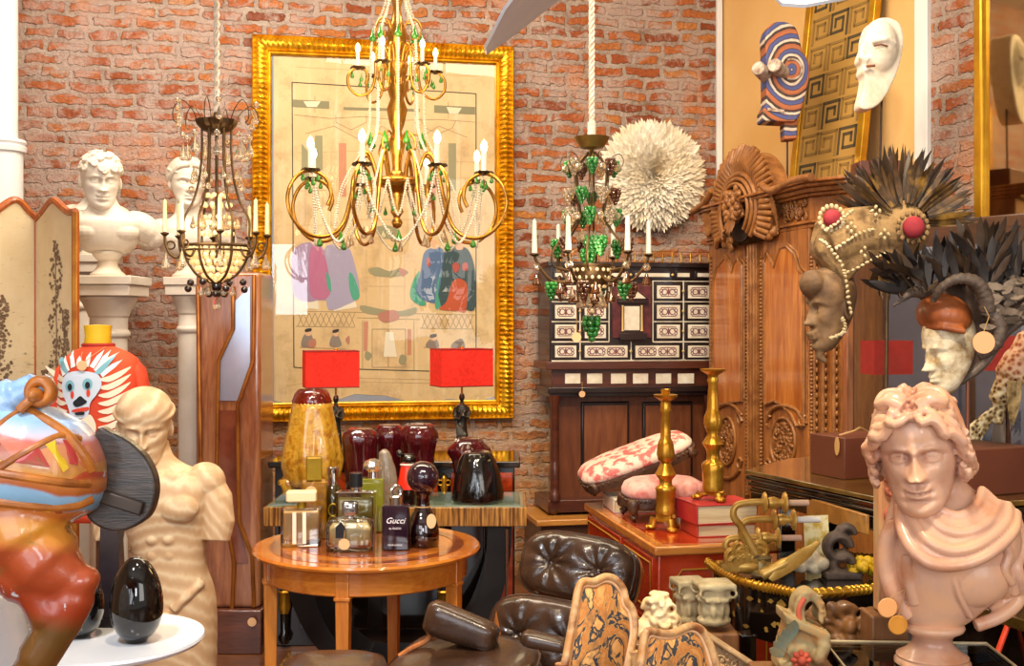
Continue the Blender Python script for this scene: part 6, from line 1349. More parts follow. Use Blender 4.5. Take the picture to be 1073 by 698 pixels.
gp = thing('clear_plinth', 'clear acrylic plinth under the blush marble bust', 'plinth', (qo.x-.01, qo.y+.02, 0), math.radians(-3))
M_ACR = pane_mat('acrylic', '#f3ecdc', 1.0, .05); M_AEDGE = mat('acrylic_edge', '#f1dcae', rough=.1, trans=.4, coat=1)
sx_, sy_, h = .37, .29, .755
for c_, s_ in (((0, 0, h-.003), (sx_, sy_, .005)), ((0, -sy_/2, h/2), (sx_, .004, h)), ((0, sy_/2, h/2), (sx_, .004, h)), ((-sx_/2, 0, h/2), (.004, sy_, h)), ((sx_/2, 0, h/2), (.004, sy_, h))):
    mb = MB(); mb.box(c_, s_); mb.build('side_panel' if s_[2] > .1 else 'top_panel', M_ACR, gp, 0)
mb = MB(); q = [(-sx_/2, -sy_/2, h), (sx_/2, -sy_/2, h), (sx_/2, sy_/2, h), (-sx_/2, sy_/2, h)]; mb.tube(q, .004, 6, closed=True)
for p in q: mb.tube([p, (p[0], p[1], 0)], .004, 6)
mb.build('polished_edges', M_AEDGE, gp)
# red cane
p0, p1 = P(1032, 720, 2.78), P(1078, 596, 2.80); d_ = (p1-p0).normalized(); k0 = p0-d_*(p0.z/d_.z); k1 = p1+d_*.12
mb = MB(); mb.tube([k0+d_*.01, k1], .007, 10); cn = mb.build('red_cane', mat('coral_red_cane', '#f0502c', '#d83a1c', rough=.4, scale=40), None); tag(cn, 'thin orange-red cane leaning at the lower right corner', 'cane')
# ---------------------------------------------------------------- things on and before the lower lacquer console
M_GWOOD = mat('gilt_wood', '#d9b060', '#a87a30', rough=.35, metal=.45, scale=14, c3='#c79a48')
Yo = 3.15; so_ = P(790, 604, Yo); zo = lambda y: ZP(y, Yo)-so_.z; xo = lambda p: XP(p, Yo)-so_.x
sc = thing('gilt_sconce', 'three-armed gilt wall sconce lying sideways on the low lacquer console', 'sconce', (so_.x, so_.y, lz+.009))
dzz = so_.z-lz
zo = lambda y: ZP(y, Yo)-lz
mb = MB(); mb.lathe([(.035, 0), (.036, .01), (.028, .016), (.027, .04), (.032, .046), (.02, .055)], 24, (xo(797), 0, 0)); mb.build('socket', mat('dull_silver_gilt', '#8f8260', '#b09a64', rough=.35, metal=.6), sc)
mb = MB(); rnd = random.Random(3)
for i in range(18): mb.torus((xo(768+i*1.6), -.01, zo(586+8*math.sin(i))), .02, .008, 12, 6, rot('Y', i*50), 0, 4.6)
for i in range(8): leaf(mb, tr(xo(766+i*4), -.02, .012) @ rot('Y', -60+i*16), .04, .010, .3)
mb.ell((xo(785), 0, .022), (.05, .03, .022), 14, 8); mb.build('acanthus_backplate', M_GWOOD, sc, 60)
for path, c0, c1_, e0, e1, y, colr in (([(790, 582), (776, 556), (767, 543), (770, 532), (784, 528.5), (799, 528.5)], 799, 820, 823, 845, 529, '#caa487'), ([(792, 584), (778, 566), (778, 553), (788, 548), (812, 547.5)], 811, 831, 833, 859, 548, '#d8d2cc'), ([(800, 590), (776, 586), (763, 579), (765, 571), (776, 569), (797, 569)], 796, 817, 820, 842, 569, '#c79c82')):
    o = (y-548)*.0012
    mb = MB(); c__ = cr([(xo(a), o, zo(b_)) for a, b_ in path], 6); mb.tube(c__, .0095, 10); arm_ = mb.build('arm', M_GWOOD, sc, 60)
    for cc_ in (c0, c1_):
        mb = MB(); R2 = tr(xo(cc_), o, zo(y)) @ rot('Y', 90); mb.lathe([(0, -.006), (.014, -.006), (.027, -.002), (.029, .003), (.024, .006), (.010, .008), (0, .008)], 24, (0, 0, 0), R2, flute=lambda a, z: .05*math.cos(12*a)); mb.build('drip_disc', M_GWOOD, arm_, 60)
    mb = MB(); R2 = tr(xo((c0+c1_)/2), o, zo(y)) @ rot('Y', 90); mb.lathe([(.008, -.026), (.016, -.014), (.017, 0), (.010, .014), (.012, .026)], 20, (0, 0, 0), R2); mb.build('turned_cup', M_GWOOD, arm_, 60)
    mb = MB(); mb.lathe([(0, xo(e0)), (.0085, xo(e0)), (.0085, xo(e1)), (.006, xo(e1)), (0, xo(e1)-.004)], 14, (0, o, zo(y)), rot('Y', 90)); mb.build('candle_sleeve', mat('sleeve_'+colr[1:], colr, rough=.6), arm_)
lf = thing('gilt_leaf', 'gilded carved leaf wing lying on the low lacquer console', 'carving', (XP(825, 3.1), 3.1, lz))
mb = MB()
for i in range(8): leaf(mb, tr(-.05-.004*i, -.02+.008*i, .008+.002*i) @ rot('Y', 52+i*4.5), .17-.012*i, .018, .06)
mb.tube(cr([(-.07, 0, .015), (-.01, -.01, .05), (.05, -.01, .085), (.085, 0, .105)], 5), [.016]*6+[.012]*5+[.007]*5, 8); mb.build('leaf_blades', M_GWOOD, lf, 180, normals=False)
card = thing('picture_card', 'small yellow picture card propped at the back of the low lacquer console', 'card', (XP(856, 3.26), 3.26, lz), .2)
mb = MB(); mb.box((0, 0, .075), (.075, .004, .15), M=rot('X', -6)); mb.build('card', mat('yellow_picture', '#efe2b0', '#c9a83a', rough=.6, scale=28, lo=.45, hi=.6), card, 0)
scl = thing('dark_scroll_carving', 'dark carved scroll bracket on the low lacquer console', 'carving', (XP(882, 3.14), 3.14, lz))
mb = MB()
for (x, z, R_, r_) in ((0, .04, .026, .014), (-.01, .085, .03, .015), (.012, .12, .02, .012)): mb.torus((x, 0, z), R_, r_, 22, 8, Matrix.Diagonal((1, 2, 1, 1)), 0, 5.2)
mb.box((0, 0, .01), (.1, .06, .02)); mb.sculpt('scroll', mat('dark_grey_carving', '#5a4a40', '#3a2e28', rough=.6, scale=20, bump=.2), scl, .004, 2)
wc = thing('white_plaster_carving', 'whitish carved fragment beside the yellow picture card', 'carving', (XP(848, 3.15), 3.15, lz)); mb = MB(); rnd = random.Random(2)
for i in range(16): mb.ell((rnd.uniform(-.05, .04), rnd.uniform(-.02, .02), .02+rnd.uniform(0, .05)*(1-i/22)), (.02, .016, .016), 10, 7, rot('Y', rnd.uniform(0, 180)))
mb.sculpt('fragment', mat('grey_white', '#d8cbb0', '#a08c6c', rough=.7, scale=20), wc, .004, 1)
yl = thing('yellow_coral', 'bright yellow crumpled lump on the low lacquer console', 'ornament', (XP(909, 3.13), 3.13, lz+.009)); mb = MB(); rnd = random.Random(22)
for i in range(30): mb.ell((rnd.uniform(-.04, .04), rnd.uniform(-.03, .03), .012+rnd.uniform(0, .025)), .013*rnd.uniform(.8, 1.4), 8, 6)
mb.build('lump', mat('mustard', '#d9b01c', '#a88410', rough=.6, scale=40), yl, 60)
# plinths and carved fragments in front
M_PLW = wood('plain_plinth_wood', '#6b4526', '#8a5c34', 6, 'Z', rough=.5)
def plinth(label, x, y, sx, sy, h): 
    mb = MB(); mb.box((0, 0, h/2), (sx, sy, h)); o = mb.build('plinth', M_PLW, None, 0, bev=.005); o.location = (x, y, 0); return tag(o, label, 'plinth')
Yf = 2.6; fo = P(822, 699, Yf); plinth('low wooden plinth under the painted capital fragment', fo.x+.005, fo.y, .15, .14, fo.z-.006)
fg = thing('painted_capital_fragment', 'painted carved capital fragment with red flower and scrolled top at the lower right', 'carving', fo); kf = Yf/F; zf = lambda y: ZP(y, Yf)-fo.z; xf = lambda p: XP(p, Yf)-fo.x
mb = MB()
mb.prism([(xf(a), zf(b_)) for a, b_ in cr2([(833, 657), (829, 636), (835, 621), (847, 616), (858, 625), (862, 640), (857, 650), (853, 643), (854, 634), (847, 627), (841, 631), (840, 643), (843, 657)], 4)], -.032, .03)
for i in range(5): leaf(mb, tr(xf(845+i*3), -.036, zf(622+i*i*1.6)) @ rot('Y', 70+i*28), .03, .012, .3)
mb.prism([(xf(a), zf(b_)) for a, b_ in ((818, 638), (864, 658), (864, 668), (818, 648))], -.055, .05); mb.prism([(xf(a), zf(b_)) for a, b_ in ((824, 652), (862, 664), (866, 697), (812, 697))], -.02, .05)
for i in range(7): leaf(mb, tr(xf(829+i*3.4), -.045, zf(690)) @ rot('Y', -30+i*10), .085, .018, -.35)
mb.ell((xf(838), 0, zf(680)), (.05, .05, .055), 16, 12); mb.tube([(xf(850), -.03, zf(660)), (xf(858), -.045, zf(672)), (xf(852), -.05, zf(684)), (xf(862), -.04, zf(698))], .017, 10); mb.box((xf(836), 0, .01), (.1, .09, .02))
mb.sculpt('carved_body', mat('flaking_paint', '#b4824a', '#7c5230', rough=.7, scale=18, c3='#9c8c64'), fg, .0038, 1)
mb = MB()
for i in range(8): mb.ell((xf(831)+.013*math.cos(i*PI/4), -.072, zf(682)+.013*math.sin(i*PI/4)), (.011, .008, .007), 8, 6, rot('Y', -i*45))
mb.ell((xf(831), -.08, zf(682)), .011, 8, 6); mb.build('red_flower', mat('faded_red_paint', '#c4553a', '#9a3c28', rough=.7, scale=30), fg, 60)
mb = MB()
for i in range(6): leaf(mb, tr(xf(815+i*2), -.055, zf(680-i*4)) @ rot('Y', -60+i*12), .04, .012, .3)
mb.build('blue_green_leaves', mat('faded_green_paint', '#6b7a6c', '#8a7a54', rough=.7, scale=30), fg, 180, normals=False)
mb = MB(); mb.tube(cr([(xf(836), -.033, zf(655)), (xf(833), -.034, zf(636)), (xf(839), -.034, zf(623))], 5), .006, 8); mb.build('red_scroll_edge', mat('faded_red_edge', '#c05a40', rough=.7), fg)
Yv = 2.86; vo_ = P(886, 682, Yv); plinth('wooden plinth under the dark grapevine carving', vo_.x-.03, vo_.y+.01, .12, .10, vo_.z-.002)
vn = thing('grapevine_carving', 'dark brown carved scroll of leaves and fruit left of the blush bust', 'carving', vo_); mb = MB(); rnd = random.Random(17); kv = Yv/F
for i in range(46):
    x = rnd.uniform(-.095, .085); z = rnd.uniform(.01, .125)*(1-abs(x+.01)*2.2)
    if i % 3: mb.ell((x, rnd.uniform(-.05, 0), z), (.024, .02, .017), 10, 8, rot('Y', rnd.uniform(0, 180)))
    else: mb.torus((x, -.03, z), .02, .009, 12, 6, rot('Y', rnd.uniform(0, 360)), 0, 4.6)
mb.box((0, 0, .03), (.2, .05, .06)); mb.sculpt('carved_body', mat('dark_vine_wood', '#8a5e34', '#5a3a20', rough=.5, scale=16, coat=.2), vn, .004, 1)
Yw = 2.74; po = P(927, 640, Yw); plinth('slim wooden plinth under the tall painted post', po.x, po.y, .09, .09, po.z-.002)
pp = thing('painted_post', 'tall worn pinkish painted carved post beside the blush bust', 'post', po); kp = Yw/F; hh = 160*kp
mb = MB(); mb.box((.0, 0, hh/2), (.042, .05, hh)); mb.build('shaft', mat('worn_pink_paint', '#c98f62', '#a34e34', rough=.7, scale=9, lo=.45, hi=.6, c3='#c9ab7a', stretch=(1, 1, .25)), pp, bev=.006)
mb = MB(); rnd = random.Random(41)
for i in range(11): mb.torus((.012+.006*math.sin(i*2), -.028, .05+i*hh/12), .014, .007, 12, 6, rot('Y', i*70), 0, 4.8)
for i in range(10): mb.ell((.016, -.03, .08+i*hh/12), (.010, .010, .016), 8, 6)
mb.build('carved_ornament', mat('pink_ornament', '#d58a6c', '#b8624a', rough=.6, scale=20), pp, 60)
for i, (a, b_) in enumerate(((930, 637), (941, 655))):
    tg = P(a, b_, 2.42+.03*i); mb = MB(); mb.lathe([(0, -.0015), (.019, -.0015), (.021, 0), (.019, .0015), (0, .0015)], 24, (0, 0, 0), rot('X', 90) @ rot('Y', 0)); o = mb.build('price_disc', mat('tan_disc_%d' % i, '#e8a262' if i == 0 else '#d08a2c', rough=.6), ap); o.location = tg-qo
    mb = MB(); mb.tube([tg-qo+V((0, -.001, .018)), V((xq(940), -.05, zq(612)))], .001, 5); mb.build('tag_cord', M_CORD, ap)
# ================================================================ centre: writing cabinet, sideboard, console, lamps, glassware
# ---------------------------------------------------------------- inlaid writing cabinet on its stand
def bplane(off): return off
WC = V((0, 0, 0)); BO = .36                               # its front stands this far from the back wall
def B3(px, py, o=0):
    p = PW(px, py, BO+o); return p
wp = PW(660, 384, BO); zpl = .42
wcab = thing('writing_cabinet', 'dark inlaid writing cabinet with many small ivory-framed drawers on a panelled stand', 'cabinet', (wp.x, wp.y, zpl), wang)
Wi = wm(wcab).inverted()
def bl(px, py, o=0): return Wi @ B3(px, py, o)
M_EB = mat('ebony', '#1e1413', '#2e1f1c', rough=.3, coat=.4, scale=8); M_IV = mat('ivory_inlay', '#efe6d4', '#d8cbb2', rough=.5, scale=20); M_ROSE = wood('rosewood', '#3c1f18', '#5e3020', 7, 'X', rough=.3); M_MOT = mat('red_scroll_inlay', '#94404a', '#5a4a5e', rough=.5, scale=60)
def bbox(mb, x0, y0, x1, y1, d0, d1):                     # px rectangle, depth d0..d1 in front of the front plane
    a = bl(x0, y0); b = bl(x1, y1); mb.box(((a.x+b.x)/2, -(d0+d1)/2, (a.z+b.z)/2), (abs(b.x-a.x), abs(d1-d0), abs(a.z-b.z)))
mb = MB(); bbox(mb, 576, 277, 746, 382, -.30, 0); cas = mb.build('carcass', M_EB, wcab, bev=.003)
mb = MB(); bbox(mb, 573, 274, 747, 281, -.30, .02); mb.build('moulding', M_EB, wcab, bev=.004); mb = MB(); bbox(mb, 571, 379, 747, 386, -.30, .03); mb.build('moulding', M_ROSE, wcab, bev=.004)
mb = MB(); bbox(mb, 576, 262.5, 745, 264, -.02, -.01)
for i in range(18): p = bl(579+i*9.7, 270); mb.lathe([(.004, -.03), (.007, -.015), (.004, 0), (.007, .012), (.004, .028)], 8, (p.x, .015, p.z))
mb.build('gallery_rail', M_BRASS, wcab)
M_KNOB = mat('bone_knob', '#d9b878', rough=.4)
def drawer(x0, y0, x1, y1, n=1):
    mb = MB(); bbox(mb, x0, y0, x1, y1, 0, .010); d = mb.build('drawer', M_EB, wcab, bev=.002)
    mb = MB(); bbox(mb, x0+2.2, y0+2.2, x1-2.2, y1-2.2, .008, .013); mb.build('ivory_panel', M_IV, d, 0)
    if y1-y0 > 13:
        mb = MB(); w_ = (x1-x0-8)/n
        for k_ in range(n):
            cx = x0+4+w_*(k_+.5); cy = (y0+y1)/2; a = bl(cx, cy); hw = min(w_*.4, 9)*.0056; hh = (y1-y0)*.0056*.2
            for sx in (-1, 1):
                mb.torus((a.x+sx*hw*.5, -.0135, a.z), hh*.8, .0028, 12, 4, None, 0, 5.2 if sx > 0 else 2*PI); mb.torus((a.x+sx*hw*.95, -.0135, a.z+hh*.4), hh*.45, .0024, 10, 4)
                mb.torus((a.x+sx*hw*.95, -.0135, a.z-hh*.5), hh*.4, .0024, 10, 4)
            for sz_ in (-1, 1): mb.tube([(a.x-hw, -.0135, a.z+sz_*hh*1.2), (a.x+hw, -.0135, a.z+sz_*hh*1.2)], .0022, 4)
            mb.ell((a.x, -.0135, a.z), (.006, .002, hh), 8, 6)
        mb.build('scroll_inlay', M_MOT, d)
    return d
rowsY = [(297, 315), (317.5, 336), (338, 356.5)]
for (y0, y1) in rowsY:
    for (x0, x1) in ((579, 605.5), (610, 636.5), (685.5, 714), (718, 745)): drawer(x0, y0, x1, y1)
for x0, x1, n in ((579, 605.5, 1), (610, 659, 2), (663, 713, 2), (718, 745, 1)): drawer(x0, 360, x1, 376.5, n)
for x0, x1 in ((579, 603), (606, 630), (633, 660), (663, 703), (707, 724), (728, 745)): drawer(x0, 284, x1, 292.5)
mb = MB()
for y in (294.8, 316.2, 337, 358.2): bbox(mb, 578, y-.6, 638, y+.6, 0, .004); bbox(mb, 684, y-.6, 745, y+.6, 0, .004)
for x in (607.7, 716): bbox(mb, x-.6, 294, x+.6, 378, 0, .004)
bbox(mb, 637.5, 294, 638.5, 358, 0, .004); bbox(mb, 683.5, 294, 684.5, 358, 0, .004); bbox(mb, 578, 377.5, 745, 378.5, 0, .004); bbox(mb, 660.6, 358, 661.6, 378, 0, .004)
mb.build('ivory_stringing', M_IV, cas, 0)
for i, (x, y) in enumerate([(607.7, y) for y in (306, 326, 347, 368)]+[(716, y) for y in (305, 326, 347, 368)]+[(661, 368), (704.8, 288), (661, 288)]):
    p = bl(x, y, .02); mb = MB(); mb.ell((p.x, p.y+0, p.z), .008, 10, 8); mb.build('knob', M_KNOB, wcab)
mb = MB(); bbox(mb, 641, 297, 682, 354, 0, .012); mb.build('temple_niche', mat('brick_veneer', '#6b3030', '#4a2226', rough=.35, scale=30), wcab, bev=.002); tn_ = None
mb = MB(); bbox(mb, 650, 318, 672, 350, .012, .02); bbox(mb, 648, 349, 676, 356, .012, .04); bbox(mb, 646, 315, 678, 318, .012, .035); p0, p1, p2 = bl(645, 314), bl(662, 300), bl(679, 314); mb.prism([(p0.x, p0.z), (p1.x, p1.z), (p2.x, p2.z)], -.022, -.012); mb.build('temple_door_frame', M_EB, wcab, bev=.002)
mb = MB(); bbox(mb, 653, 321, 669, 346, .02, .023); mb.prism([((p0.x*.8+p1.x*.2), p0.z+.006), (p1.x, p1.z-.012), ((p2.x*.8+p1.x*.2), p2.z+.006)], -.026, -.02); mb.build('temple_door', M_IV, wcab, 0)
mb = MB()
for x in (651, 671): a = bl(x, 320); b = bl(x, 347); mb.lathe([(.008, b.z), (.006, b.z+.01), (.005, a.z-.01), (.008, a.z)], 10, (a.x, -.028, 0))
mb.build('temple_columns', M_KNOB, wcab)
# stand
mb = MB(); bbox(mb, 578, 387, 747, 406, -.30, 0); mb.build('stand_frieze', M_ROSE, wcab, bev=.003)
for x0, x1 in ((592, 608), (615, 631), (640, 656), (663, 679), (687, 703), (710, 727)): 
    mb = MB(); bbox(mb, x0, 391.5, x1, 402, 0, .006); mb.build('frieze_panel', M_IV, wcab, 0, bev=.002)
mb = MB(); bbox(mb, 573, 406, 749, 410, -.30, .03); bbox(mb, 575, 410, 748, 414, -.30, .015); mb.build('stand_cornice', M_EB, wcab, bev=.004)
mb = MB(); bbox(mb, 589, 414, 747, 524, -.30, -.08); mb.build('stand_back', wood('stand_wood', '#5a2f1c', '#7a4528', 6, 'Z', rough=.35), wcab, 0)
for x0, x1 in ((612, 663), (677, 730)):
    mb = MB(); bbox(mb, x0, 422, x1, 506, -.085, -.06); pn = mb.build('stand_door_frame', M_EB, wcab, bev=.008); mb = MB(); bbox(mb, x0+3, 426, x1-3, 501, -.065, -.055); mb.build('stand_door_panel', wood('stand_panel_%d' % x0, '#5e3220', '#8a5230', 5, 'Z', rough=.3), pn, 0)
for x in (580.5, 742):
    p = bl(x, 414); q = bl(x, 524); mb = MB(); h = p.z-q.z; r_ = .026
    mb.lathe([(r_*1.2, q.z), (r_*1.2, q.z+.04), (r_*.9, q.z+.05), (r_, q.z+.08), (r_*1.05, q.z+.2), (r_*.9, q.z+.21), (r_*.95, q.z+.23), (r_*.85, p.z-.05), (r_*1.1, p.z-.03), (r_*1.25, p.z)], 20, (p.x, -.02 if x < 600 else -.02, 0)); mb.build('turned_column', M_ROSE, wcab, 60)
mb = MB(); bbox(mb, 573, 524, 749, 531, -.32, .03); mb.build('stand_base', M_ROSE, wcab, bev=.004)
for x in (580, 742):
    for dy in (0, .26):
        p = bl(x, 531); mb = MB(); mb.lathe([(.018, 0), (.035, .02), (.04, .035), (.03, p.z-.01), (.02, p.z)], 18, (p.x, dy-.0, 0)); mb.build('bun_foot', M_ROSE, wcab, 60)
p = bl(610, 413, .05); tagdisc(wcab, V((p.x, p.y, p.z)), .018, cord=[V((p.x, p.y, p.z+.02)), V((p.x+.005, p.y+.02, bl(612, 400).z))])
pa = PW(553, 548, BO+.22); plat = thing('low_platform', 'low wooden platform carrying the writing cabinet', 'platform', (wp.x, wp.y, 0), wang)
mb = MB(); a = bl(556, 545); b = bl(738, 545); mb.box(((a.x+b.x)/2, .08, zpl-.018), (b.x-a.x, .48, .034)); mb.build('platform_top', wood('honey_oak', '#b0702c', '#d09448', 6, 'X', rough=.3), plat, bev=.006)
mb = MB(); mb.box(((a.x+b.x)/2, .09, (zpl-.036)/2), (b.x-a.x-.06, .44, zpl-.036)); mb.build('platform_body', M_DARKW, plat, bev=.004)
# ---------------------------------------------------------------- ebonised sideboard with gilt mounts, far
Ye = 5.28; zs_ = .86
sb = thing('ebonised_sideboard', 'black marble-topped sideboard with orange veneer panels and gilt mounts', 'sideboard', (XP(413, Ye), Ye, 0)); Ls = XP(545, Ye)-XP(281, Ye)
mb = MB(); mb.box((0, .22, zs_-.015), (Ls, .46, .03)); mb.build('marble_top', mat('black_marble', '#16120f', '#3a302a', rough=.1, coat=1, scale=10, lo=.5, hi=.75), sb, bev=.006)
mb = MB(); mb.box((0, .23, (zs_-.03)/2), (Ls-.05, .40, zs_-.03)); mb.build('carcass', mat('black_ebonised', '#140f0d', '#221a16', rough=.2, coat=.6), sb, bev=.004)
M_AMB = mat('amboyna', '#c8481c', '#8f2f12', rough=.2, coat=.8, scale=26); M_ORM = mat('ormolu', '#e8b23c', '#b07c1e', rough=.3, metal=.8)
for x0, x1 in ((-Ls/2+.14, -.12), (-.06, .20), (.26, Ls/2-.17), (Ls/2-.10, Ls/2-.035)):
    mb = MB(); mb.box(((x0+x1)/2, .028, zs_-.10), (x1-x0, .012, .09)); pnl = mb.build('frieze_panel', M_AMB, sb, bev=.003)
    mb = MB(); mb.box(((x0+x1)/2, .028, (zs_-.2)/2+.04), (x1-x0, .012, zs_-.28)); mb.build('door_panel', M_AMB if x1-x0 < .1 else M_LACQ, sb, bev=.003)
for x in (-Ls/2+.075, Ls/2-.135, .23):
    mb = MB(); mb.lathe([(.012, -.055), (.022, -.04), (.012, -.02), (.018, 0), (.008, .02), (.014, .04), (.004, .055)], 14, (x, .01, zs_-.12)); mb.torus((x-.018, .01, zs_-.10), .012, .004, 12, 6); mb.torus((x+.018, .01, zs_-.10), .012, .004, 12, 6); mb.ell((x, .012, zs_-.165), (.025, .01, .012), 12, 8); mb.build('gilt_mount', M_ORM, sb, 60)
    mb = MB(); mb.lathe([(.02, .0), (.03, .03), (.018, .05), (.022, .2), (.03, zs_-.25), (.018, zs_-.2)], 16, (x, .0, .02)); mb.build('column', M_LACQ, sb, 60); mb = MB(); mb.lathe([(.022, .16), (.030, .19), (.026, .23), (.032, .26), (.02, .27)], 16, (x, 0, 0)); mb.build('gilt_collar', M_ORM, sb, 60)
# ---------------------------------------------------------------- zebrawood console
Yz = 4.68; zc_ = .75
co = thing('zebrawood_console', 'zebrawood console with green glass top and black curved base behind the round table', 'console', (XP(414, Yz), Yz, 0)); Lc = XP(552, Yz)-XP(276, Yz)
m, nt, b = newmat('zebrawood'); vec = coords(nt, (1, 1, .05)); f_ = noisen(nt, vec, 90, 3, .6); nt.links.new(ramp(nt, f_, [(.4, C('#5e3a1a')), (.55, C('#a87234')), (.7, C('#c89648'))]), b.inputs['Base Color']); b.inputs['Roughness'].default_value = .25; b.inputs['Coat Weight'].default_value = .5; M_ZEB = m
mb = MB(); mb.box((0, .20, zc_-.045), (Lc, .40, .078)); mb.build('top_frame', M_ZEB, co, bev=.003)
mb = MB(); mb.box((0, .20, zc_-.003), (Lc-.03, .37, .006)); mb.build('glass_top', mat('green_glass_top', '#8ea089', '#78886f', rough=.05, coat=1), co, 0)
mb = MB()
for sx in (-1, 1):
    pts = []
    for i in range(17):
        a = i/16*PI/2; pts.append((sx*(Lc/2-.06-.36*(1-math.cos(a))), zc_-.085-(zc_-.14)*math.sin(a)))
    inner = [(x-sx*.10, z) for x, z in reversed(pts)]
    mb.prism(pts+inner, .02, .38)
mb.box((0, .2, .05), (Lc-.5, .36, .07)); mb.build('curved_base', mat('black_satin', '#0e0c0b', '#171412', rough=.3, coat=.3), co, 60)
mb = MB(); mb.box((0, .2, .02), (Lc-.05, .40, .04)); mb.build('foot_plate', M_ZEB, co, bev=.003)
mb = MB(); p = XP(531, 4.62)-co.location.x; mb.tube([(p, -.03, 0), (p, -.03, zc_-.09)], .006, 8); mb.build('steel_rod', mat('steel', '#b8b4ae', rough=.25, metal=1), co)
# ---------------------------------------------------------------- red-shaded figurine lamps on the sideboard
M_BRZ = mat('dark_bronze', '#4a4236', '#2a2620', rough=.35, metal=.6, scale=20); M_SHADE = mat('red_linen_shade', '#d8281a', '#b81c10', rough=.85, scale=60, em='#f02408', es=.34, bump=.2, bscale=300)
def figlamp(label, px, Y, x0, x1, y0, y1, headY, ang, rz):
    o = V((XP(px, Y), Y, zs_)); t_ = thing('figurine_lamp', label, 'lamp', o, 0); k_ = Y/F; z_ = lambda y: ZP(y, Y)-zs_
    za_, zb_ = z_(y0), z_(y1); w_ = (x1-x0)*k_; cx = XP((x0+x1)/2, Y)-o.x
    mb = MB(tr(cx, 0, 0) @ rot('Z', rz)); W2 = w_*.48; D2 = w_*.30; th = .003
    for c__, s_ in (((0, -D2, (za_+zb_)/2), (W2*2, th, za_-zb_)), ((0, D2, (za_+zb_)/2), (W2*2, th, za_-zb_)), ((-W2, 0, (za_+zb_)/2), (th, D2*2, za_-zb_)), ((W2, 0, (za_+zb_)/2), (th, D2*2, za_-zb_))): mb.box(c__, s_)
    mb.build('shade', M_SHADE, t_, 0)
    mb = MB(tr(cx, 0, 0) @ rot('Z', rz)); q = [(-W2, -D2), (W2, -D2), (W2, D2), (-W2, D2)]
    for zz in (za_, zb_): mb.tube([(x, y, zz) for x, y in q], .0035, 6, closed=True)
    mb.build('shade_binding', mat('dark_red_binding_%d' % px, '#8a140e'), t_)
    mb = MB(); mb.tube([(0, 0, z_(headY)-.02), (0, 0, za_-.01)], .005, 8); mb.tube([(cx-W2*.9, 0, za_-.012), (cx+W2*.9, 0, za_-.012)], .003, 6); mb.ell((0, 0, za_+.008), .008, 8, 6); mb.build('lamp_rod', M_BRASS, t_)
    H_ = z_(headY)+.0; mb = MB(); s_ = H_/.36
    mb.lathe([(.045, 0), (.047, .012), (.038, .02), (.032, .045), (.034, .055), (.0, .056)], 20)
    loft(mb, [(.055, 0, 0, .034, .030, 2), (.12, .002, 0, .030, .026, 2), (.19, -.002, 0, .027, .022, 2.1), (.225, 0, 0, .030, .022, 2.2), (.262, 0, 0, .035, .021, 2.3), (.285, 0, 0, .030, .018, 2.2), (.296, 0, 0, .012, .012, 2), (.31, 0, 0, .010, .011, 2)], 24, M=Matrix.Identity(4))
    mb.ell((0, -.002, .332), (.016, .019, .024), 14, 10); mb.ell((0, .012, .342), (.014, .013, .014), 10, 8); mb.ell((0, -.020, .330), (.003, .004, .006), 6, 5)
    for sx in (-1, 1):
        mb.tube([(sx*.032, 0, .278), (sx*.042, -.004, .245), (sx*.036, -.02, .218), (sx*.008, -.032, .235 if sx > 0 else .215)], [.011, .010, .008, .007], 8); mb.ell((sx*.014, -.018, .255), (.013, .010, .012), 8, 6)
    for i in range(7): mb.tube([(-.03+i*.009, -.026, .20-.01*i), (-.024+i*.008, -.032, .13), (-.028+i*.009, -.033, .06)], .005, 6)
    mb.tube([(.034, -.004, .27), (0, -.03, .235), (-.03, -.02, .20)], .008, 8)
    for i_ in range(len(mb.v)): mb.v[i_] = V((mb.v[i_].x*s_, mb.v[i_].y*s_, mb.v[i_].z*s_))
    mb.sculpt('bronze_figurine', M_BRZ, t_, .0035, 1); return t_
figlamp('red rectangular shade lamp on a bronze draped figurine above the amber glass shade', 352, 5.42, 318, 375, 368, 405, 413, 0, 16)
figlamp('red rectangular shade lamp on a bronze draped figurine above the black glass shade', 484, 5.42, 454, 513, 366, 404, 411, 0, 24)
pt('lamp_glow_a', P(347, 386, 5.42), 1.2, (1, .45, .25), .05); pt('lamp_glow_b', P(483, 384, 5.42), 1.2, (1, .45, .25), .05)
# ---------------------------------------------------------------- glass shades on the console
M_MAR = mat('maroon_glass', '#3a0a10', '#5a1018', rough=.04, coat=1, scale=12, trans=.25, bump=.12, bscale=22); M_AMBER = mat('amber_glass', '#d8921a', '#c07a12', rough=.08, coat=1, scale=22, trans=.35, bump=.6, bscale=50, c3='#f0b83c'); M_BLK = mat('black_glass', '#0c0807', '#120c0a', rough=.04, coat=1, bump=.3, bscale=28)
M_AMBTOP = mat('dark_amber_glass', '#8a1c0a', '#5a1408', rough=.05, coat=1, trans=.3, scale=20)
def shade(label, px, Y, pr, m_, flute=None, twist=None, z=zc_, name='blown_glass_bell', neck=None, neckm=None, group=None):
    o = V((XP(px, Y), Y, z)); k_ = Y/F; y0 = pr[0][1]
    t_ = thing(name, label, 'glassware', o, 0, group)
    mb = MB(); base = o.z; prof = [(r_*k_, ZP(y, Y)-base) for r_, y in pr]; mb.lathe(prof, 64, flute=flute); mb.build('bowl', m_, t_, 180)
    if neck:
        mb = MB(); mb.lathe([(r_*k_, ZP(y, Y)-base) for r_, y in neck], 48); mb.build('neck', neckm or m_, t_, 60)
    return t_
def yb(Y, z=zc_): return HZ+(EYE-z)*F/Y
Y_ = 4.83
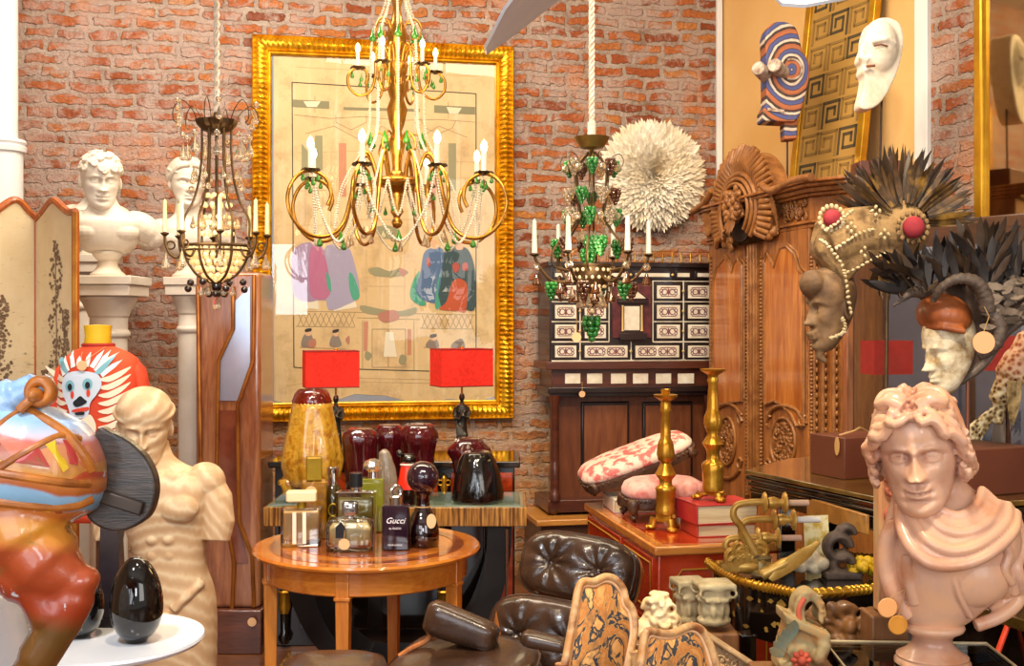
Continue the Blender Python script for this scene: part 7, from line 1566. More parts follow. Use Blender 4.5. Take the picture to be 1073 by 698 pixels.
mg = lambda seed: (lambda a, z: .02*math.sin(9*a+seed+z*20)+.012*math.sin(23*a-seed))
fl_a = lambda a, z: (.055*math.cos(8*a+z*3)+.03*math.cos(15*a+1))*min(1, max(0, (.40-z)/.2))+.012*math.sin(31*a+z*60)
t_ = shade('tall amber glass tulip shade with wavy rim below the left red lamp', 327, Y_, [(24, 508), (28, 500), (30.5, 490), (31, 480), (29, 468), (26, 452), (23.5, 438), (21.5, 428), (20.5, 421)], M_AMBER, fl_a, neck=[(20.5, 423), (21, 420), (18, 412), (15, 408.5), (14, 408), (13, 411)], neckm=M_AMBTOP)
for i, (a, L) in enumerate(((3.6, .085), (4.9, .05), (5.6, .08), (1.2, .07))):
    mb = MB(); k_ = Y_/F; mb.tube([(27*k_*math.cos(a), 27*k_*math.sin(a)*.9, ZP(500, Y_)-zc_), (25*k_*math.cos(a), 24*k_*math.sin(a)*.9, ZP(500, Y_)-zc_-L*.5), (20*k_*math.cos(a), 18*k_*math.sin(a)*.9, ZP(500, Y_)-zc_-L)], [.035, .028, .006], 12); mb.build('glass_drip', M_AMBER, t_, 180)
mb = MB(); mb.lathe([(.06, 0), (.055, .015), (.02, .03), (.018, .2)], 20); mb.build('inner_stand', M_DKBR, t_, 60)
Ymr = 4.86; bb = yb(Ymr)
shade('maroon glass shade beside the amber shade, nearest of the maroon three', 377, Ymr, [(13, bb), (15, 505), (17, 480), (18, 466), (19.5, 458), (17, 453), (13, 450), (12, 449), (9, 450)], M_MAR, mg(1))
Ymr = 5.0; bb = yb(Ymr); shade('maroon glass shade half hidden between two other maroon shades', 408, Ymr, [(13, bb), (14, 500), (15, 470), (17, 458), (16, 452), (12, 447), (11, 445), (8, 446)], M_MAR, mg(2))
Ymr = 4.86; bb = yb(Ymr); shade('maroon glass shade with wide shoulder behind the purple ball decanter', 439, Ymr, [(14, bb), (15, 500), (16, 478), (18, 465), (20.5, 459), (19, 451), (15, 446), (13, 444), (10, 446)], M_MAR, mg(3))
Ymr = 4.98; bb = yb(Ymr); shade('dark maroon glass shade rising behind the black glass shade', 491, Ymr, [(13, bb), (15, 500), (18, 482), (23, 474), (22, 469), (16, 464), (14, 459), (11, 460)], M_MAR, mg(4))
t_ = shade('black glass bell shade on the right end of the console', 500, 4.80, [(27, 527-1.5), (27.5, 522), (26, 510), (23, 495), (19, 482), (15.5, 475), (13, 473), (9, 474)], M_BLK, lambda a, z: .03*math.cos(3*a+1)+.02*math.cos(5*a+z*9)+.01*math.sin(17*a+z*30))
# ---------------------------------------------------------------- round table
Yr = 4.03; rt = thing('round_table', 'round honey-coloured wooden table covered with perfume bottles', 'table', (XP(385, Yr), Yr, 0)); zt2 = .72
M_HON = wood('honey_wood', '#b8601c', '#dc8a34', 5, 'X', rough=.12, coat=.7); M_HONL = wood('honey_leg', '#c06a20', '#e0903a', 6, 'Z', rough=.25, coat=.4); M_BURL = mat('burl_inlay', '#a85a2c', '#7c3c1c', rough=.1, coat=1, scale=20)
mb = MB(); mb.lathe([(0, zt2-.022), (.382, zt2-.022), (.394, zt2-.016), (.397, zt2-.008), (.392, zt2), (.0, zt2)], 96); mb.build('tabletop', M_HON, rt)
mb = MB(); mb.lathe([(.30, zt2), (.34, zt2), (.34, zt2+.0012), (.30, zt2+.0012)], 96, cap=False); mb.lathe([(0, zt2), (.24, zt2), (.24, zt2+.0012), (0, zt2+.0012)], 96); mb.build('inlay', M_BURL, rt)
mb = MB(); mb.lathe([(.345, zt2-.105), (.352, zt2-.1), (.352, zt2-.022), (.345, zt2-.022)], 96, cap=False); mb.build('apron', M_HON, rt)
for a in (96, 217, 338, 277, 30, 160):
    if a in (30, 96, 160): continue
a_list = [math.radians(q) for q in (264, 338, 196, 78, 20, 140)]
for a in a_list[:3]+[math.radians(80)]:
    mb = MB(); x, y = .335*math.cos(a), .335*math.sin(a); mb.box((x, y, (zt2-.022)/2), (.034, .034, zt2-.022), rz=a, top=(1.35, 1.35)); mb.box((x, y, zt2-.11), (.054, .054, .012), rz=a); mb.build('leg', M_HONL, rt, bev=.003)
# ---------------------------------------------------------------- bottles
M_CLR = pane_mat('clear_bottle_glass', '#fdf8ec', 1.6, .06); M_PALE = mat('pale_amber_liquid', '#f8d29a', '#eebc7c', rough=.05, trans=.08, coat=1, scale=4); M_GLIQ = mat('green_liquid', '#9c9a34', '#7a7a20', rough=.04, trans=.2, coat=1, scale=5); M_ALIQ = mat('amber_bottle', '#c88a14', '#8a5a0a', rough=.06, trans=.35, coat=1, scale=22, bump=.3, bscale=60)
M_CAPG = mat('gold_cap', '#b8952a', '#8f7018', rough=.3, metal=.5); M_SIL = mat('silver_cap', '#d4d2d0', rough=.12, metal=1); M_BCAP = mat('black_cap', '#1a1a1e', rough=.3); M_PUR = mat('purple_glass', '#3a1a2e', '#2a1022', rough=.04, trans=.5, coat=1); M_CREAMCAP = mat('ivory_cap', '#f0dcae', rough=.4)
M_PURC = pane_mat('purple_clear', '#a0708c', 1.8, .06); M_PBLK = mat('purple_black_glass', '#2c1626', '#1c0e1a', rough=.05, coat=1)
def rbox(mb, c, s, r=.15, n=5):
    x, y, z = [d/2 for d in s]; q = min(x, y)*r*2; out = []
    for cx, cy, a0 in ((x-q, y-q, 0), (-x+q, y-q, 90), (-x+q, -y+q, 180), (x-q, -y+q, 270)):
        for i in range(n+1): a = math.radians(a0+90*i/n); out.append((cx+q*math.cos(a), cy+q*math.sin(a)))
    rs = [[(c[0]+px*f, c[1]+py*f, c[2]+zz) for px, py in out] for f, zz in ((.9, -z), (1, -z+.004), (1, z-.004), (.9, z))]; mb.rings(rs)
def bot(name, label, px, py, cat='bottle', Y=None, rz=0):
    Yb_ = Y or YZ(py, zt2); o = V((XP(px, Yb_), Yb_, zt2+.0013)); t_ = thing(name, label, cat, o, rz); return t_, Yb_/F
t_, k_ = bot('perfume_bottle', 'square pale amber perfume bottle with flat ivory cap at the left of the table', 316, 571, rz=.12)
w_, h = 42*k_, 39*k_
mb = MB(); rbox(mb, (0, 0, h/2), (w_, .085, h)); mb.build('glass_body', M_CLR, t_, 30); mb = MB(); rbox(mb, (0, 0, h/2+.006), (w_-.018, .066, h-.028)); mb.build('liquid', M_PALE, t_, 30)
mb = MB()
for x in (-.022, .012): mb.box((x, -.0435, h/2), (.013, .001, h-.02))
mb.build('frosted_stripes', mat('frosted_stripe', '#f6e4cc', rough=.5), t_, 0)
mb = MB(); mb.lathe([(.016, h-.002), (.016, h+.022), (0, h+.022)], 24); mb.build('neck_ring', M_CAPG, t_); mb = MB(); rbox(mb, (0, 0, h+.040), (.105, .06, .036)); mb.build('cap', M_CREAMCAP, t_, 30)
t_, k_ = bot('perfume_bottle', 'tall amber bottle with square gold-brown cap and round tag', 329, 564, rz=.2)
h = 60*k_; mb = MB(); rbox(mb, (0, 0, h/2), (26*k_, .07, h)); mb.build('glass_body', M_ALIQ, t_, 30); mb = MB(); rbox(mb, (0, 0, h+.044), (15.5*k_*1.05, .05, .084), .1); mb.build('cap', M_CAPG, t_, 30); mb = MB(); mb.lathe([(.014, h-.002), (.014, h+.004), (0, h+.004)], 16); mb.build('neck', M_CAPG, t_)
tagdisc(t_, V((-.012, -.042, h-.035)), .021, cord=[V((-.012, -.042, h-.015)), V((0, -.03, h+.002))])
t_, k_ = bot('perfume_bottle', 'dark bottle with round silver cap and gold figure on its front, behind the amber one', 349, 560)
h = 52*k_; mb = MB(); mb.lathe([(.038, 0), (.04, .005), (.04, h*.7), (.035, h*.86), (.022, h), (0, h)], 32); mb.build('glass_body', mat('dark_olive_glass', '#4a3a14', '#2c2410', rough=.04, trans=.3, coat=1), t_, 60); mb = MB(); mb.lathe([(.021, h-.002), (.019, h+.03), (.022, h+.04), (.022, h+.062), (.019, h+.066), (0, h+.066)], 28); mb.build('cap', M_SIL, t_)
mb = MB()
for z_ in (h*.28, h*.52): mb.torus((.006, -.041, z_), .02, .0035, 24, 8, Matrix.Diagonal((.8, 1, 1.1, 1)))
mb.build('figure_eight', M_CAPG, t_)
t_, k_ = bot('perfume_bottle', 'tall square clear bottle of green-gold perfume with black cap', 373, 565)
h = 50*k_; mb = MB(); rbox(mb, (0, 0, h/2), (41*k_, .06, h)); mb.build('glass_body', M_CLR, t_, 30); mb = MB(); rbox(mb, (0, 0, h/2-.006), (41*k_-.016, .044, h-.026)); mb.build('liquid', mat('olive_liquid', '#cbb85a', '#a89432', rough=.04, trans=.15, coat=1), t_, 30)
mb = MB(); rbox(mb, (0, 0, h-.003), (41*k_+.002, .062, .009)); mb.build('silver_shoulder', M_SIL, t_, 30); mb = MB(); mb.lathe([(.021, h+.001), (.021, h+.016), (0, h+.016)], 24); mb.build('cap_ring', M_SIL, t_); mb = MB(); mb.lathe([(.024, h+.016), (.024, h+.064), (.022, h+.066), (0, h+.066)], 28); mb.build('cap', M_BCAP, t_)
t_, k_ = bot('perfume_bottle', 'square olive green bottle with round crystal stopper', 391, 557)
h = 56*k_; mb = MB(); rbox(mb, (0, 0, h/2), (24*k_, .065, h), .1); mb.build('glass_body', M_GLIQ, t_, 30); mb = MB(); mb.lathe([(.02, h), (.018, h+.024), (0, h+.024)], 24); mb.build('collar', M_SIL, t_); mb = MB(); mb.lathe([(.018, h+.022), (.034, h+.034), (.037, h+.046), (.030, h+.062), (.012, h+.07), (0, h+.07)], 10); mb.build('crystal_stopper', M_CRYS, t_, 0)
t_, k_ = bot('perfume_bottle', 'wide low clear bottle with silver cube stopper, small black label and round tag', 367, 577, rz=.05)
w_, h = 51*k_, 34*k_; mb = MB(); mb.rings([[(x*f, y*f2, z) for x, y in [((w_/2)*math.copysign(abs(math.cos(a))**.5, math.cos(a)), .04*math.copysign(abs(math.sin(a))**.6, math.sin(a))) for a in ring(36)]] for f, f2, z in ((.88, .9, 0), (.98, 1, .01), (1, 1, .03), (1, 1, h-.03), (.92, .95, h-.008), (.6, .8, h))]); mb.build('glass_body', M_CLR, t_, 60)
mb = MB(); mb.rings([[(x*f, y*f2, z) for x, y in [((w_/2-.012)*math.copysign(abs(math.cos(a))**.5, math.cos(a)), .03*math.copysign(abs(math.sin(a))**.6, math.sin(a))) for a in ring(36)]] for f, f2, z in ((.85, .9, .022), (1, 1, .032), (1, 1, h-.032), (.8, .9, h-.014))]); mb.build('liquid', mat('pale_straw_liquid', '#f6e8bc', '#e4cc84', rough=.03, trans=.2, coat=1), t_, 60)
mb = MB(); mb.lathe([(.016, h-.001), (.012, h+.012), (0, h+.012)], 20); mb.build('neck', M_SIL, t_); mb = MB(); rbox(mb, (0, 0, h+.032), (.055, .045, .046), .25); mb.build('cube_stopper', mat('silver_stopper', '#c8c4c0', '#8f8680', rough=.08, metal=.9, scale=14), t_, 30)
mb = MB(); mb.prism([(-.045, .05), (-.045, .085), (-.028, .105), (-.012, .085), (-.012, .05)], -.047, -.044); mb.build('black_label', M_BCAP, t_, 0); tagdisc(t_, V((-.016, -.05, .03)), .019, cord=[V((-.016, -.05, .05)), V((-.012, -.04, h+.006))])
t_, k_ = bot('perfume_bottle', 'square purple-black bottle with white script and silver ring stopper', 415, 576, rz=-.03)
w_, h = 28*k_, 47*k_; mb = MB(); rbox(mb, (0, 0, h/2), (w_, .05, h), .12); mb.build('glass_body', M_PBLK, t_, 30); mb = MB(); mb.lathe([(.024, h-.001), (.024, h+.028), (.02, h+.031), (0, h+.031)], 28); mb.build('collar', M_SIL, t_)
mb = MB(); mb.torus((0, 0, h+.044), .018, .007, 24, 10, rot('Z', 25)); mb.build('ring_stopper', M_SIL, t_)
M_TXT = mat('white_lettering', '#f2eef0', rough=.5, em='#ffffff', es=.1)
def text(s_, size, loc, par, m_, shear=0, rotz=0):
    cu_ = bpy.data.curves.new('lettering', 'FONT'); cu_.body = s_; cu_.size = size; cu_.align_x = 'CENTER'; cu_.align_y = 'CENTER'; cu_.extrude = .0004; cu_.shear = shear; cu_.materials.append(m_)
    o = bpy.data.objects.new('lettering', cu_); COL.objects.link(o); dg = bpy.context.evaluated_depsgraph_get(); me = bpy.data.meshes.new_from_object(o.evaluated_get(dg)); bpy.data.objects.remove(o); o = bpy.data.objects.new('lettering', me); COL.objects.link(o); o.parent = par; o.location = loc; o.rotation_euler = (PI/2, 0, rotz); return o
text('Gucci', .028, (0, -.0258, h*.66), t_, M_TXT, .35); text('by GUCCI', .0095, (0, -.0258, h*.49), t_, M_TXT); text('POUR HOMME', .0075, (0, -.0258, h*.12), t_, M_TXT)
t_, k_ = bot('round_stopper_decanter', 'purple glass decanter with a big ball stopper and paper tag', 443, 572)
h = 56*k_; mb = MB(); mb.lathe([(16*k_, 0), (17*k_, .004), (17.3*k_, 14*k_), (16*k_, 22*k_), (12*k_, 32*k_), (8*k_, 38*k_), (7*k_, 44*k_), (7*k_, h-4*k_), (9*k_, h-2*k_), (9*k_, h)], 40); mb.build('glass_body', M_PURC, t_, 60); mb = MB(); mb.lathe([(0, .006), (15*k_, .006), (15.6*k_, 13*k_), (14.5*k_, 20*k_), (11*k_, 29*k_), (0, 30*k_)], 36); mb.build('liquid', mat('plum_liquid', '#84405e', '#4a1c3a', rough=.03, trans=.4, coat=1), t_, 60)
mb = MB(); mb.ell((0, 0, h+15.5*k_), 17*k_, 40, 26); mb.build('ball_stopper', M_PUR, t_, 180)
mb = MB(); mb.torus((0, 0, 41*k_), 8*k_, .0025, 24, 6, rot('X', 90)); mb.build('tag_cord', M_CORD, t_); mb = MB(); mb.lathe([(0, -.001), (5*k_, -.001), (5*k_, .001), (0, .001)], 20, (10*k_, -.05, 28*k_), rot('X', 80) @ Matrix.Diagonal((1, 1.5, 1, 1))); mb.build('paper_tag', M_TAG, t_)
# grey draped figure and black-red figure behind
t_, k_ = bot('draped_figure', 'small grey translucent draped figure behind the green bottles', 404, 551, 'figurine')
mb = MB(); h = 80*k_
loft(mb, [(0, 0, 0, .046, .036, 2), (h*.3, 0, 0, .043, .034, 2), (h*.6, .002, 0, .042, .03, 2.1), (h*.76, .0, 0, .038, .026, 2), (h*.86, 0, 0, .026, .022, 2), (h*.95, -.004, 0, .022, .022, 2), (h, -.004, 0, .008, .008, 2)], 28)
for i in range(9): a = -PI*.05-PI*.9*i/8; mb.tube([(.02*math.cos(a), .02*math.sin(a), h*.9), (.042*math.cos(a+.1), .034*math.sin(a+.1), h*.6), (.046*math.cos(a-.1), .036*math.sin(a-.1), h*.3), (.048*math.cos(a), .038*math.sin(a), .005)], .006, 6)
mb.sculpt('figure', mat('smoky_glass_figure', '#a89680', '#8a7a68', rough=.15, trans=.3, coat=.6, scale=10), t_, .004, 2)
o = V((XP(427, 4.72), 4.72, zc_)); t_ = thing('penguin_figurine', 'glossy black-headed figurine with bright red body beside the ball decanter', 'figurine', o); k_ = 4.72/F; zz = lambda y: ZP(y, 4.72)-zc_
mb = MB(); mb.lathe([(10*k_, 0), (11*k_, .01), (11*k_, zz(512)), (0, zz(512))], 28); mb.build('black_base', M_BLK, t_, 60); mb = MB(); mb.lathe([(10.5*k_, zz(512)), (10*k_, zz(505)), (7*k_, zz(488)), (5.5*k_, zz(484)), (0, zz(483))], 28); mb.build('red_body', mat('signal_red', '#f0301a', rough=.3, coat=.4), t_, 60)
mb = MB(); mb.ell((1*k_, 0, zz(481)), (8*k_, 8*k_, 6.5*k_), 20, 14); mb.ell((-8*k_, -.005, zz(475)), (4.2*k_, 4*k_, 3.6*k_), 14, 10, rot('Y', 30)); mb.build('black_head', M_BLK, t_, 180); mb = MB(); mb.torus((0, 0, zz(487)), 7*k_, .004, 24, 8, rot('X', 86)); mb.build('white_collar', mat('white_collar', '#efe6d8'), t_)
# ================================================================ red chest, stools, books, candlesticks
M_REDL = mat('red_lacquer', '#c2401c', '#a02c12', rough=.2, coat=.8, scale=7); M_GLINE = mat('gold_line', '#d9a63c', rough=.35, metal=.5); M_CTOP = wood('chest_top_edge', '#b8642a', '#d88c40', 6, 'Y', rough=.15, coat=.7)
cd_ = V((.185, -.983, 0)); cA = math.atan2(-.983, .185); cz2 = .78
chs = thing('lacquer_chest', 'red lacquered chest of drawers with gold lines carrying books and candlesticks', 'chest', (.306, 4.57, 0), cA)   # local x to the camera, local y to the right
Lx, Ly = .895, .42
mb = MB(); mb.box((Lx/2, Ly/2, (cz2-.03)/2), (Lx, Ly, cz2-.03)); mb.build('carcass', M_REDL, chs, bev=.004)
mb = MB(); mb.box((Lx/2, Ly/2, cz2-.016), (Lx+.03, Ly+.03, .03)); mb.build('top_edge', M_CTOP, chs, bev=.006)
mb = MB(); mb.box((Lx/2, Ly/2, cz2), (Lx-.05, Ly-.05, .002)); mb.build('red_top', M_REDL, chs, 0)
for i, (x0, x1) in enumerate(((.03, .50), (.53, .87))):
    for j, (z0_, z1_) in enumerate(((.545, .735), (.335, .525), (.10, .315))):
        mb = MB(); mb.box(((x0+x1)/2, -.006, (z0_+z1_)/2), (x1-x0, .014, z1_-z0_)); d = mb.build('drawer', M_REDL, chs, bev=.002)
        mb = MB(); q = .018; mb.tube([(x0+q, -.014, z0_+q), (x1-q, -.014, z0_+q), (x1-q, -.014, z1_-q), (x0+q, -.014, z1_-q)], .0028, 6, closed=True); mb.build('gold_line', M_GLINE, d)
        mb = MB(); mb.ell(((x0+x1)/2, -.028, (z0_+z1_)/2), (.016, .014, .02), 14, 10); mb.lathe([(.02, 0), (.018, .006), (0, .006)], 16, ((x0+x1)/2, -.012, (z0_+z1_)/2), rot('X', 90)); mb.build('brass_knob', M_BRASS, d, 60)
mb = MB(); x = Lx+.0015; out = [(.05, .10), (.37, .10), (.37, .66), (.34, .70), (.08, .70), (.05, .66)]; mb.tube([(x, y, z) for y, z in out], .003, 6, closed=True); mb.build('end_gold_line', M_GLINE, chs)
mb = MB(); rnd = random.Random(3)
for i in range(26):
    y = .12+.2*rnd.random(); h = rnd.uniform(.10, .2); leaf(mb, tr(x, y, .36) @ rot('X', rnd.uniform(-18, 18)) @ rot('Z', 90), h, .012, 0)
mb.build('painted_reeds', mat('olive_gold_paint', '#a8842c', '#7c6a20', rough=.5), chs, 0)
# books
M_PAGE = mat('page_edge', '#e0cfa8', '#c2ab7c', rough=.8, scale=6, stretch=(1, 1, 40)); 
def book(label, loc, sx, sy, h, rz, col):
    t_ = thing('book', label, 'book', loc, rz); mc = mat('cover_'+col[1:], col, rough=.45, coat=.2)
    mb = MB(); mb.box((0, 0, .002), (sx, sy, .004)); mb.box((0, 0, h-.002), (sx, sy, .004)); mb.box((-sx/2+.003, 0, h/2), (.006, sy, h)); mb.build('cover', mc, t_, bev=.0015); mb = MB(); mb.box((.002, 0, h/2), (sx-.012, sy-.012, h-.008)); mb.build('pages', M_PAGE, t_, 0)
bk = P(741, 556, 3.95)
book('lower of two red books under the tall gilt candlestick', (.705, 3.925, cz2+.001), .21, .17, .042, .18, '#b8402c'); book('thick red book on top, directly under the tall gilt candlestick', (.70, 3.93, cz2+.044), .225, .185, .066, .25, '#b0282c')
book('big white-edged book under the tilted footstool', (.47, 4.435, cz2+.001), .20, .22, .05, .1, '#d8c8b4')
# footstools
M_PNK = mat('pink_damask', '#e08478', '#c9564e', rough=.55, scale=14, sheen=.3, c3='#f0b0a0'); M_TOI = mat('cream_red_toile', '#dfc4b0', '#c8605a', rough=.6, scale=24, lo=.47, hi=.56); M_STL = mat('dark_carved_stool', '#5a3a24', '#3c2416', rough=.5, scale=20, coat=.2, bump=.15)
def stool(label, loc, rz, m_, sx, sy, hl, tilt=None, th=1):
    t_ = thing('footstool', label, 'footstool', loc, rz)
    if tilt: t_.rotation_euler = tilt
    mb = MB(); 
    n_ = 40; rs = []
    for f, z in ((.93, 0), (1.0, .012), (1.0, .03), (.93, .052), (.75, .066), (.4, .074), (.02, .076)): rs.append([(sx/2*f*math.copysign(abs(math.cos(a))**.55, math.cos(a)), sy/2*f*math.copysign(abs(math.sin(a))**.55, math.sin(a)), hl+z*th) for a in ring(n_)])
    mb.rings(rs); mb.build('cushion', m_, t_, 180)
    mb = MB(); rs = []
    for f, z in ((.90, -.035), (1.0, -.03), (1.02, -.006), (1.0, .004)): rs.append([(sx/2*f*math.copysign(abs(math.cos(a))**.55, math.cos(a)), sy/2*f*math.copysign(abs(math.sin(a))**.55, math.sin(a)), hl+z) for a in ring(n_)])
    mb.rings(rs)
    for a in ring(44): mb.ell((sx/2*1.01*math.copysign(abs(math.cos(a))**.55, math.cos(a)), sy/2*1.01*math.copysign(abs(math.sin(a))**.55, math.sin(a)), hl-.004), .006, 6, 5)
    mb.build('carved_rail', M_STL, t_, 60)
    for ax in (-1, 1):
        for ay in (-1, 1):
            x, y = ax*sx*.43, ay*sy*.41; mb = MB(); mb.tube(cr([(x, y, hl-.01), (x*1.06, y*1.06, hl*.65), (x*.98, y*.98, hl*.25), (x*1.05, y*1.05, .008)], 5), [.022]*4+[.019]*4+[.012]*4+[.010]*3+[.016], 10); mb.build('cabriole_leg', M_STL, t_, 180)
stool('footstool with pink damask cushion standing on the red chest', (.555, 4.19, cz2+.0095), .12, M_PNK, .30, .21, .075)
t2 = stool('footstool with cream and red toile cushion tilted behind the pink one', (.495, 4.50, cz2+.148), 0, M_TOI, .46, .25, .03, tilt=(math.radians(8), math.radians(-20), math.radians(5)), th=.72)
# gilt candlesticks
M_GC = mat('gilt_candlestick', '#d9a73c', '#a8741c', rough=.28, metal=.75, scale=16, c3='#c08a2c', bump=.06, bscale=60)
def candlestick(label, px, Y, pr, z0_, socket):
    o = V((XP(px, Y), Y, z0_)); t_ = thing('candlestick', label, 'candlestick', o, .3); k_ = Y/F; yb_ = HZ+(EYE-z0_)*F/Y
    mb = MB(); mb.lathe([(r_*k_*1.12, (yb_-y)*k_) for r_, y in pr], 36, flute=lambda a, z: .018*math.cos(14*a)); mb.build('stem', M_GC, t_, 60)
    y0 = pr[0][1]; hb_ = (yb_-y0)*k_; s_ = pr[0][0]*2.1*k_
    mb = MB(); s3 = [(s_*.66*math.cos(a+PI/2), s_*.66*math.sin(a+PI/2)) for a in (PI/3, PI, 5*PI/3)]
    n_ = 3; 
    def tri(q, z): 
        out_ = []
        for i in range(3):
            a, b_ = V((*s3[i], 0)), V((*s3[(i+1) % 3], 0)); 
            for f in (.12, .5, .88): p = a.lerp(b_, f)*q; p *= (.88 if f == .5 else 1); out_.append((p.x, p.y, z))
        return out_
    mb.rings([tri(1.15, hb_*.52), tri(1.2, hb_*.6), tri(1.0, hb_*.72), tri(.95, hb_*.9), tri(.7, hb_+.004)]); mb.build('triform_base', M_GC, t_, 40)
    for x, y in s3:
        mb = MB(); mb.tube([(x*.95, y*.95, hb_*.7), (x*1.1, y*1.1, hb_*.4), (x*1.08, y*1.08, .012)], [.016, .013, .014], 10); mb.ell((x*1.22, y*1.22, .010), (.018, .018, .010), 12, 8)
        for q in (-1, 0, 1): aa = math.atan2(y, x)+q*.5; mb.ell((x*1.22+.014*math.cos(aa), y*1.22+.014*math.sin(aa), .008), (.009, .007, .008), 8, 6)
        mb.build('paw_foot', M_GC, t_, 60)
    if socket:
        yt_ = pr[-1][1]; mb = MB(); h0 = (yb_-yt_)*k_; mb.lathe([(.006, h0-.004), (.012, h0+.002), (.015, h0+.022), (.012, h0+.02), (0, h0+.004)], 12, flute=lambda a, z: .25*math.cos(4*a)); mb.build('candle_socket', M_GC, t_, 60)
candlestick('shorter gilt candlestick standing directly on the red chest top', 697.5, 3.97, [(9, 538), (9.5, 534), (8.5, 530), (9, 526), (9, 515), (10, 512), (9, 510), (6, 508), (6, 503), (8, 500), (10, 497), (8, 493), (6, 488), (4.5, 485), (7, 482), (8.5, 476), (7.5, 466), (6.5, 462), (5, 460), (4.6, 448), (4.2, 432), (5.5, 430), (4.5, 427), (5, 423), (4, 421), (8, 417.5), (11, 415.5), (11.3, 413.5), (7, 414.5)], cz2+.001, True)
candlestick('taller gilt candlestick standing on the two red books', 747, 3.93, [(9.5, 514), (10, 510), (9.5, 506), (10, 494), (10.5, 487), (9, 484), (6, 482), (5.5, 476), (7, 470), (10, 465), (8, 461), (5, 455), (6.5, 450), (8.5, 444), (8, 436), (6, 431), (5.2, 428), (4.8, 414), (4.2, 402), (5.5, 399), (4.5, 396), (5, 393), (9, 390), (11.5, 388.5), (12, 386.5), (8, 387.5)], cz2+.112, False)
# ---------------------------------------------------------------- leather lounge chair
M_LEA = mat('dark_brown_leather', '#452e20', '#2c1b11', rough=.26, scale=10, coat=.35, bump=.18, bscale=40); M_PLY = wood('rosewood_ply', '#8a4a24', '#b87038', 8, 'Z', rough=.25, coat=.4)
Yl_ = 3.55
lg = thing('lounge_chair', 'dark brown buttoned leather lounge chair with curved plywood shells', 'chair', (XP(555, 3.45), 3.45, 0)); li = wm(lg).inverted()
def cushion(name, c, W_, H_, T_, R, par, btn=2, exp=3.2, dep=.028, bulge=1):
    mb = MB(); nu, nv = 54, 40
    def front(u, v, sgn):
        x = (u*2-1); z = (v*2-1); r_ = (abs(x)**exp+abs(z)**exp)**(1/exp)
        e = max(0, 1-r_**4)**.5
        d = T_*(.35+.65*e) if sgn < 0 else T_*.35
        if sgn < 0:
            for i in range(btn):
                bx = 0 if btn == 1 else (-.42+.84*i/(btn-1)); dx, dz = (x-bx)*W_/2, z*H_/2; q = math.hypot(dx, dz); an = math.atan2(dz, dx)
                d -= dep*math.exp(-q/.028)+.0055*math.exp(-q/.07)*(1+math.cos(9*an+i))
        return d
    def sq(u, v):                                       # square to rounded square
        x = u*2-1; z = v*2-1; m_ = max(abs(x), abs(z)); 
        if m_ < 1e-6: return 0, 0
        l = (abs(x)**exp+abs(z)**exp)**(1/exp); return x*m_/l, z*m_/l
    def F1(u, v): x, z = sq(u, v); return (x*W_/2, -front((x+1)/2, (z+1)/2, -1), z*H_/2)
    def F2(u, v): x, z = sq(u, v); return (x*W_/2, front((x+1)/2, (z+1)/2, 1)*.6, z*H_/2)
    mb.T = li @ tr(*c) @ R; mb.grid(F1, nu, nv); mb.grid(F2, nu, nv)
    edge = [sq(u, v) for u, v in [(i/20, 0) for i in range(20)]+[(1, i/20) for i in range(20)]+[(1-i/20, 1) for i in range(20)]+[(0, 1-i/20) for i in range(20)]]
    mb.rings([[(x*W_/2, -T_*.35, z*H_/2) for x, z in edge], [(x*W_/2*1.01, -T_*.1, z*H_/2*1.01) for x, z in edge], [(x*W_/2, T_*.21, z*H_/2) for x, z in edge]], cap=False)
    cu_ = mb.build(name, M_LEA, par, 60)
    mb = MB(li @ tr(*c) @ R)
    for zz in (-T_*.33, T_*.2): mb.tube([(x*W_/2*1.0, zz, z*H_/2*1.0) for x, z in edge], .005, 6, closed=True)
    mb.build('piping', M_LEA, cu_)
    mb = MB(li @ tr(*c) @ R)
    for i in range(btn):
        bx = 0 if btn == 1 else (-.42+.84*i/(btn-1)); mb.ell((bx*W_/2, -T_+dep+.004, 0), (.011, .006, .011), 12, 8)
    if btn: mb.build('buttons', M_LEA, cu_)
    return cu_
def shellp(name, c, W_, H_, R, par, curve=.05):
    mb = MB(li @ tr(*c) @ R); n_ = 24; out_ = []
    exp = 3.4
    rs = []
    for o in (0, .012):
        rs.append([(W_/2*math.copysign(abs(math.cos(a))**(2/exp), math.cos(a)), o+curve*0, H_/2*math.copysign(abs(math.sin(a))**(2/exp), math.sin(a))) for a in ring(60)])
    mb.rings(rs); return mb.build(name, M_PLY, par, 40)
hc = P(607, 598, 3.62); Rh = rot('Z', -24) @ rot('Y', 5) @ rot('X', -22)
cushion('headrest_cushion', hc, .375, .215, .085, Rh, lg, 2); shellp('headrest_shell', hc+(Rh @ V((0, .045, -.004))), .385, .225, Rh, lg)
bc_ = P(578, 672, 3.46); Rb = rot('Z', -24) @ rot('Y', 4) @ rot('X', -18)
cushion('backrest_cushion', bc_, .40, .245, .085, Rb, lg, 2); shellp('backrest_shell', bc_+(Rb @ V((0, .045, -.004))), .41, .255, Rb, lg)
mb = MB(li); a_, b__ = hc+(Rh @ V((-.13, .06, -.05))), bc_+(Rb @ V((-.13, .06, .05))); 
for dx in (0, .26): o_ = Rh @ V((dx, 0, 0)); mb.tube([a_+o_, (a_+b__)/2+o_+V((0, .015, 0)), b__+o_], [.012, .02, .012], 8)
mb.build('back_brace', M_PLY, lg)
sc_ = P(475, 708, 3.25); Rs = rot('Z', -24) @ rot('X', -78)
cushion('seat_cushion', sc_+V((.02, 0, 0)), .42, .40, .06, Rs, lg, 0, exp=3.2); shellp('seat_shell', sc_+V((.02, 0, -.05)), .43, .41, Rs, lg)
ac = P(484, 656, 3.30)
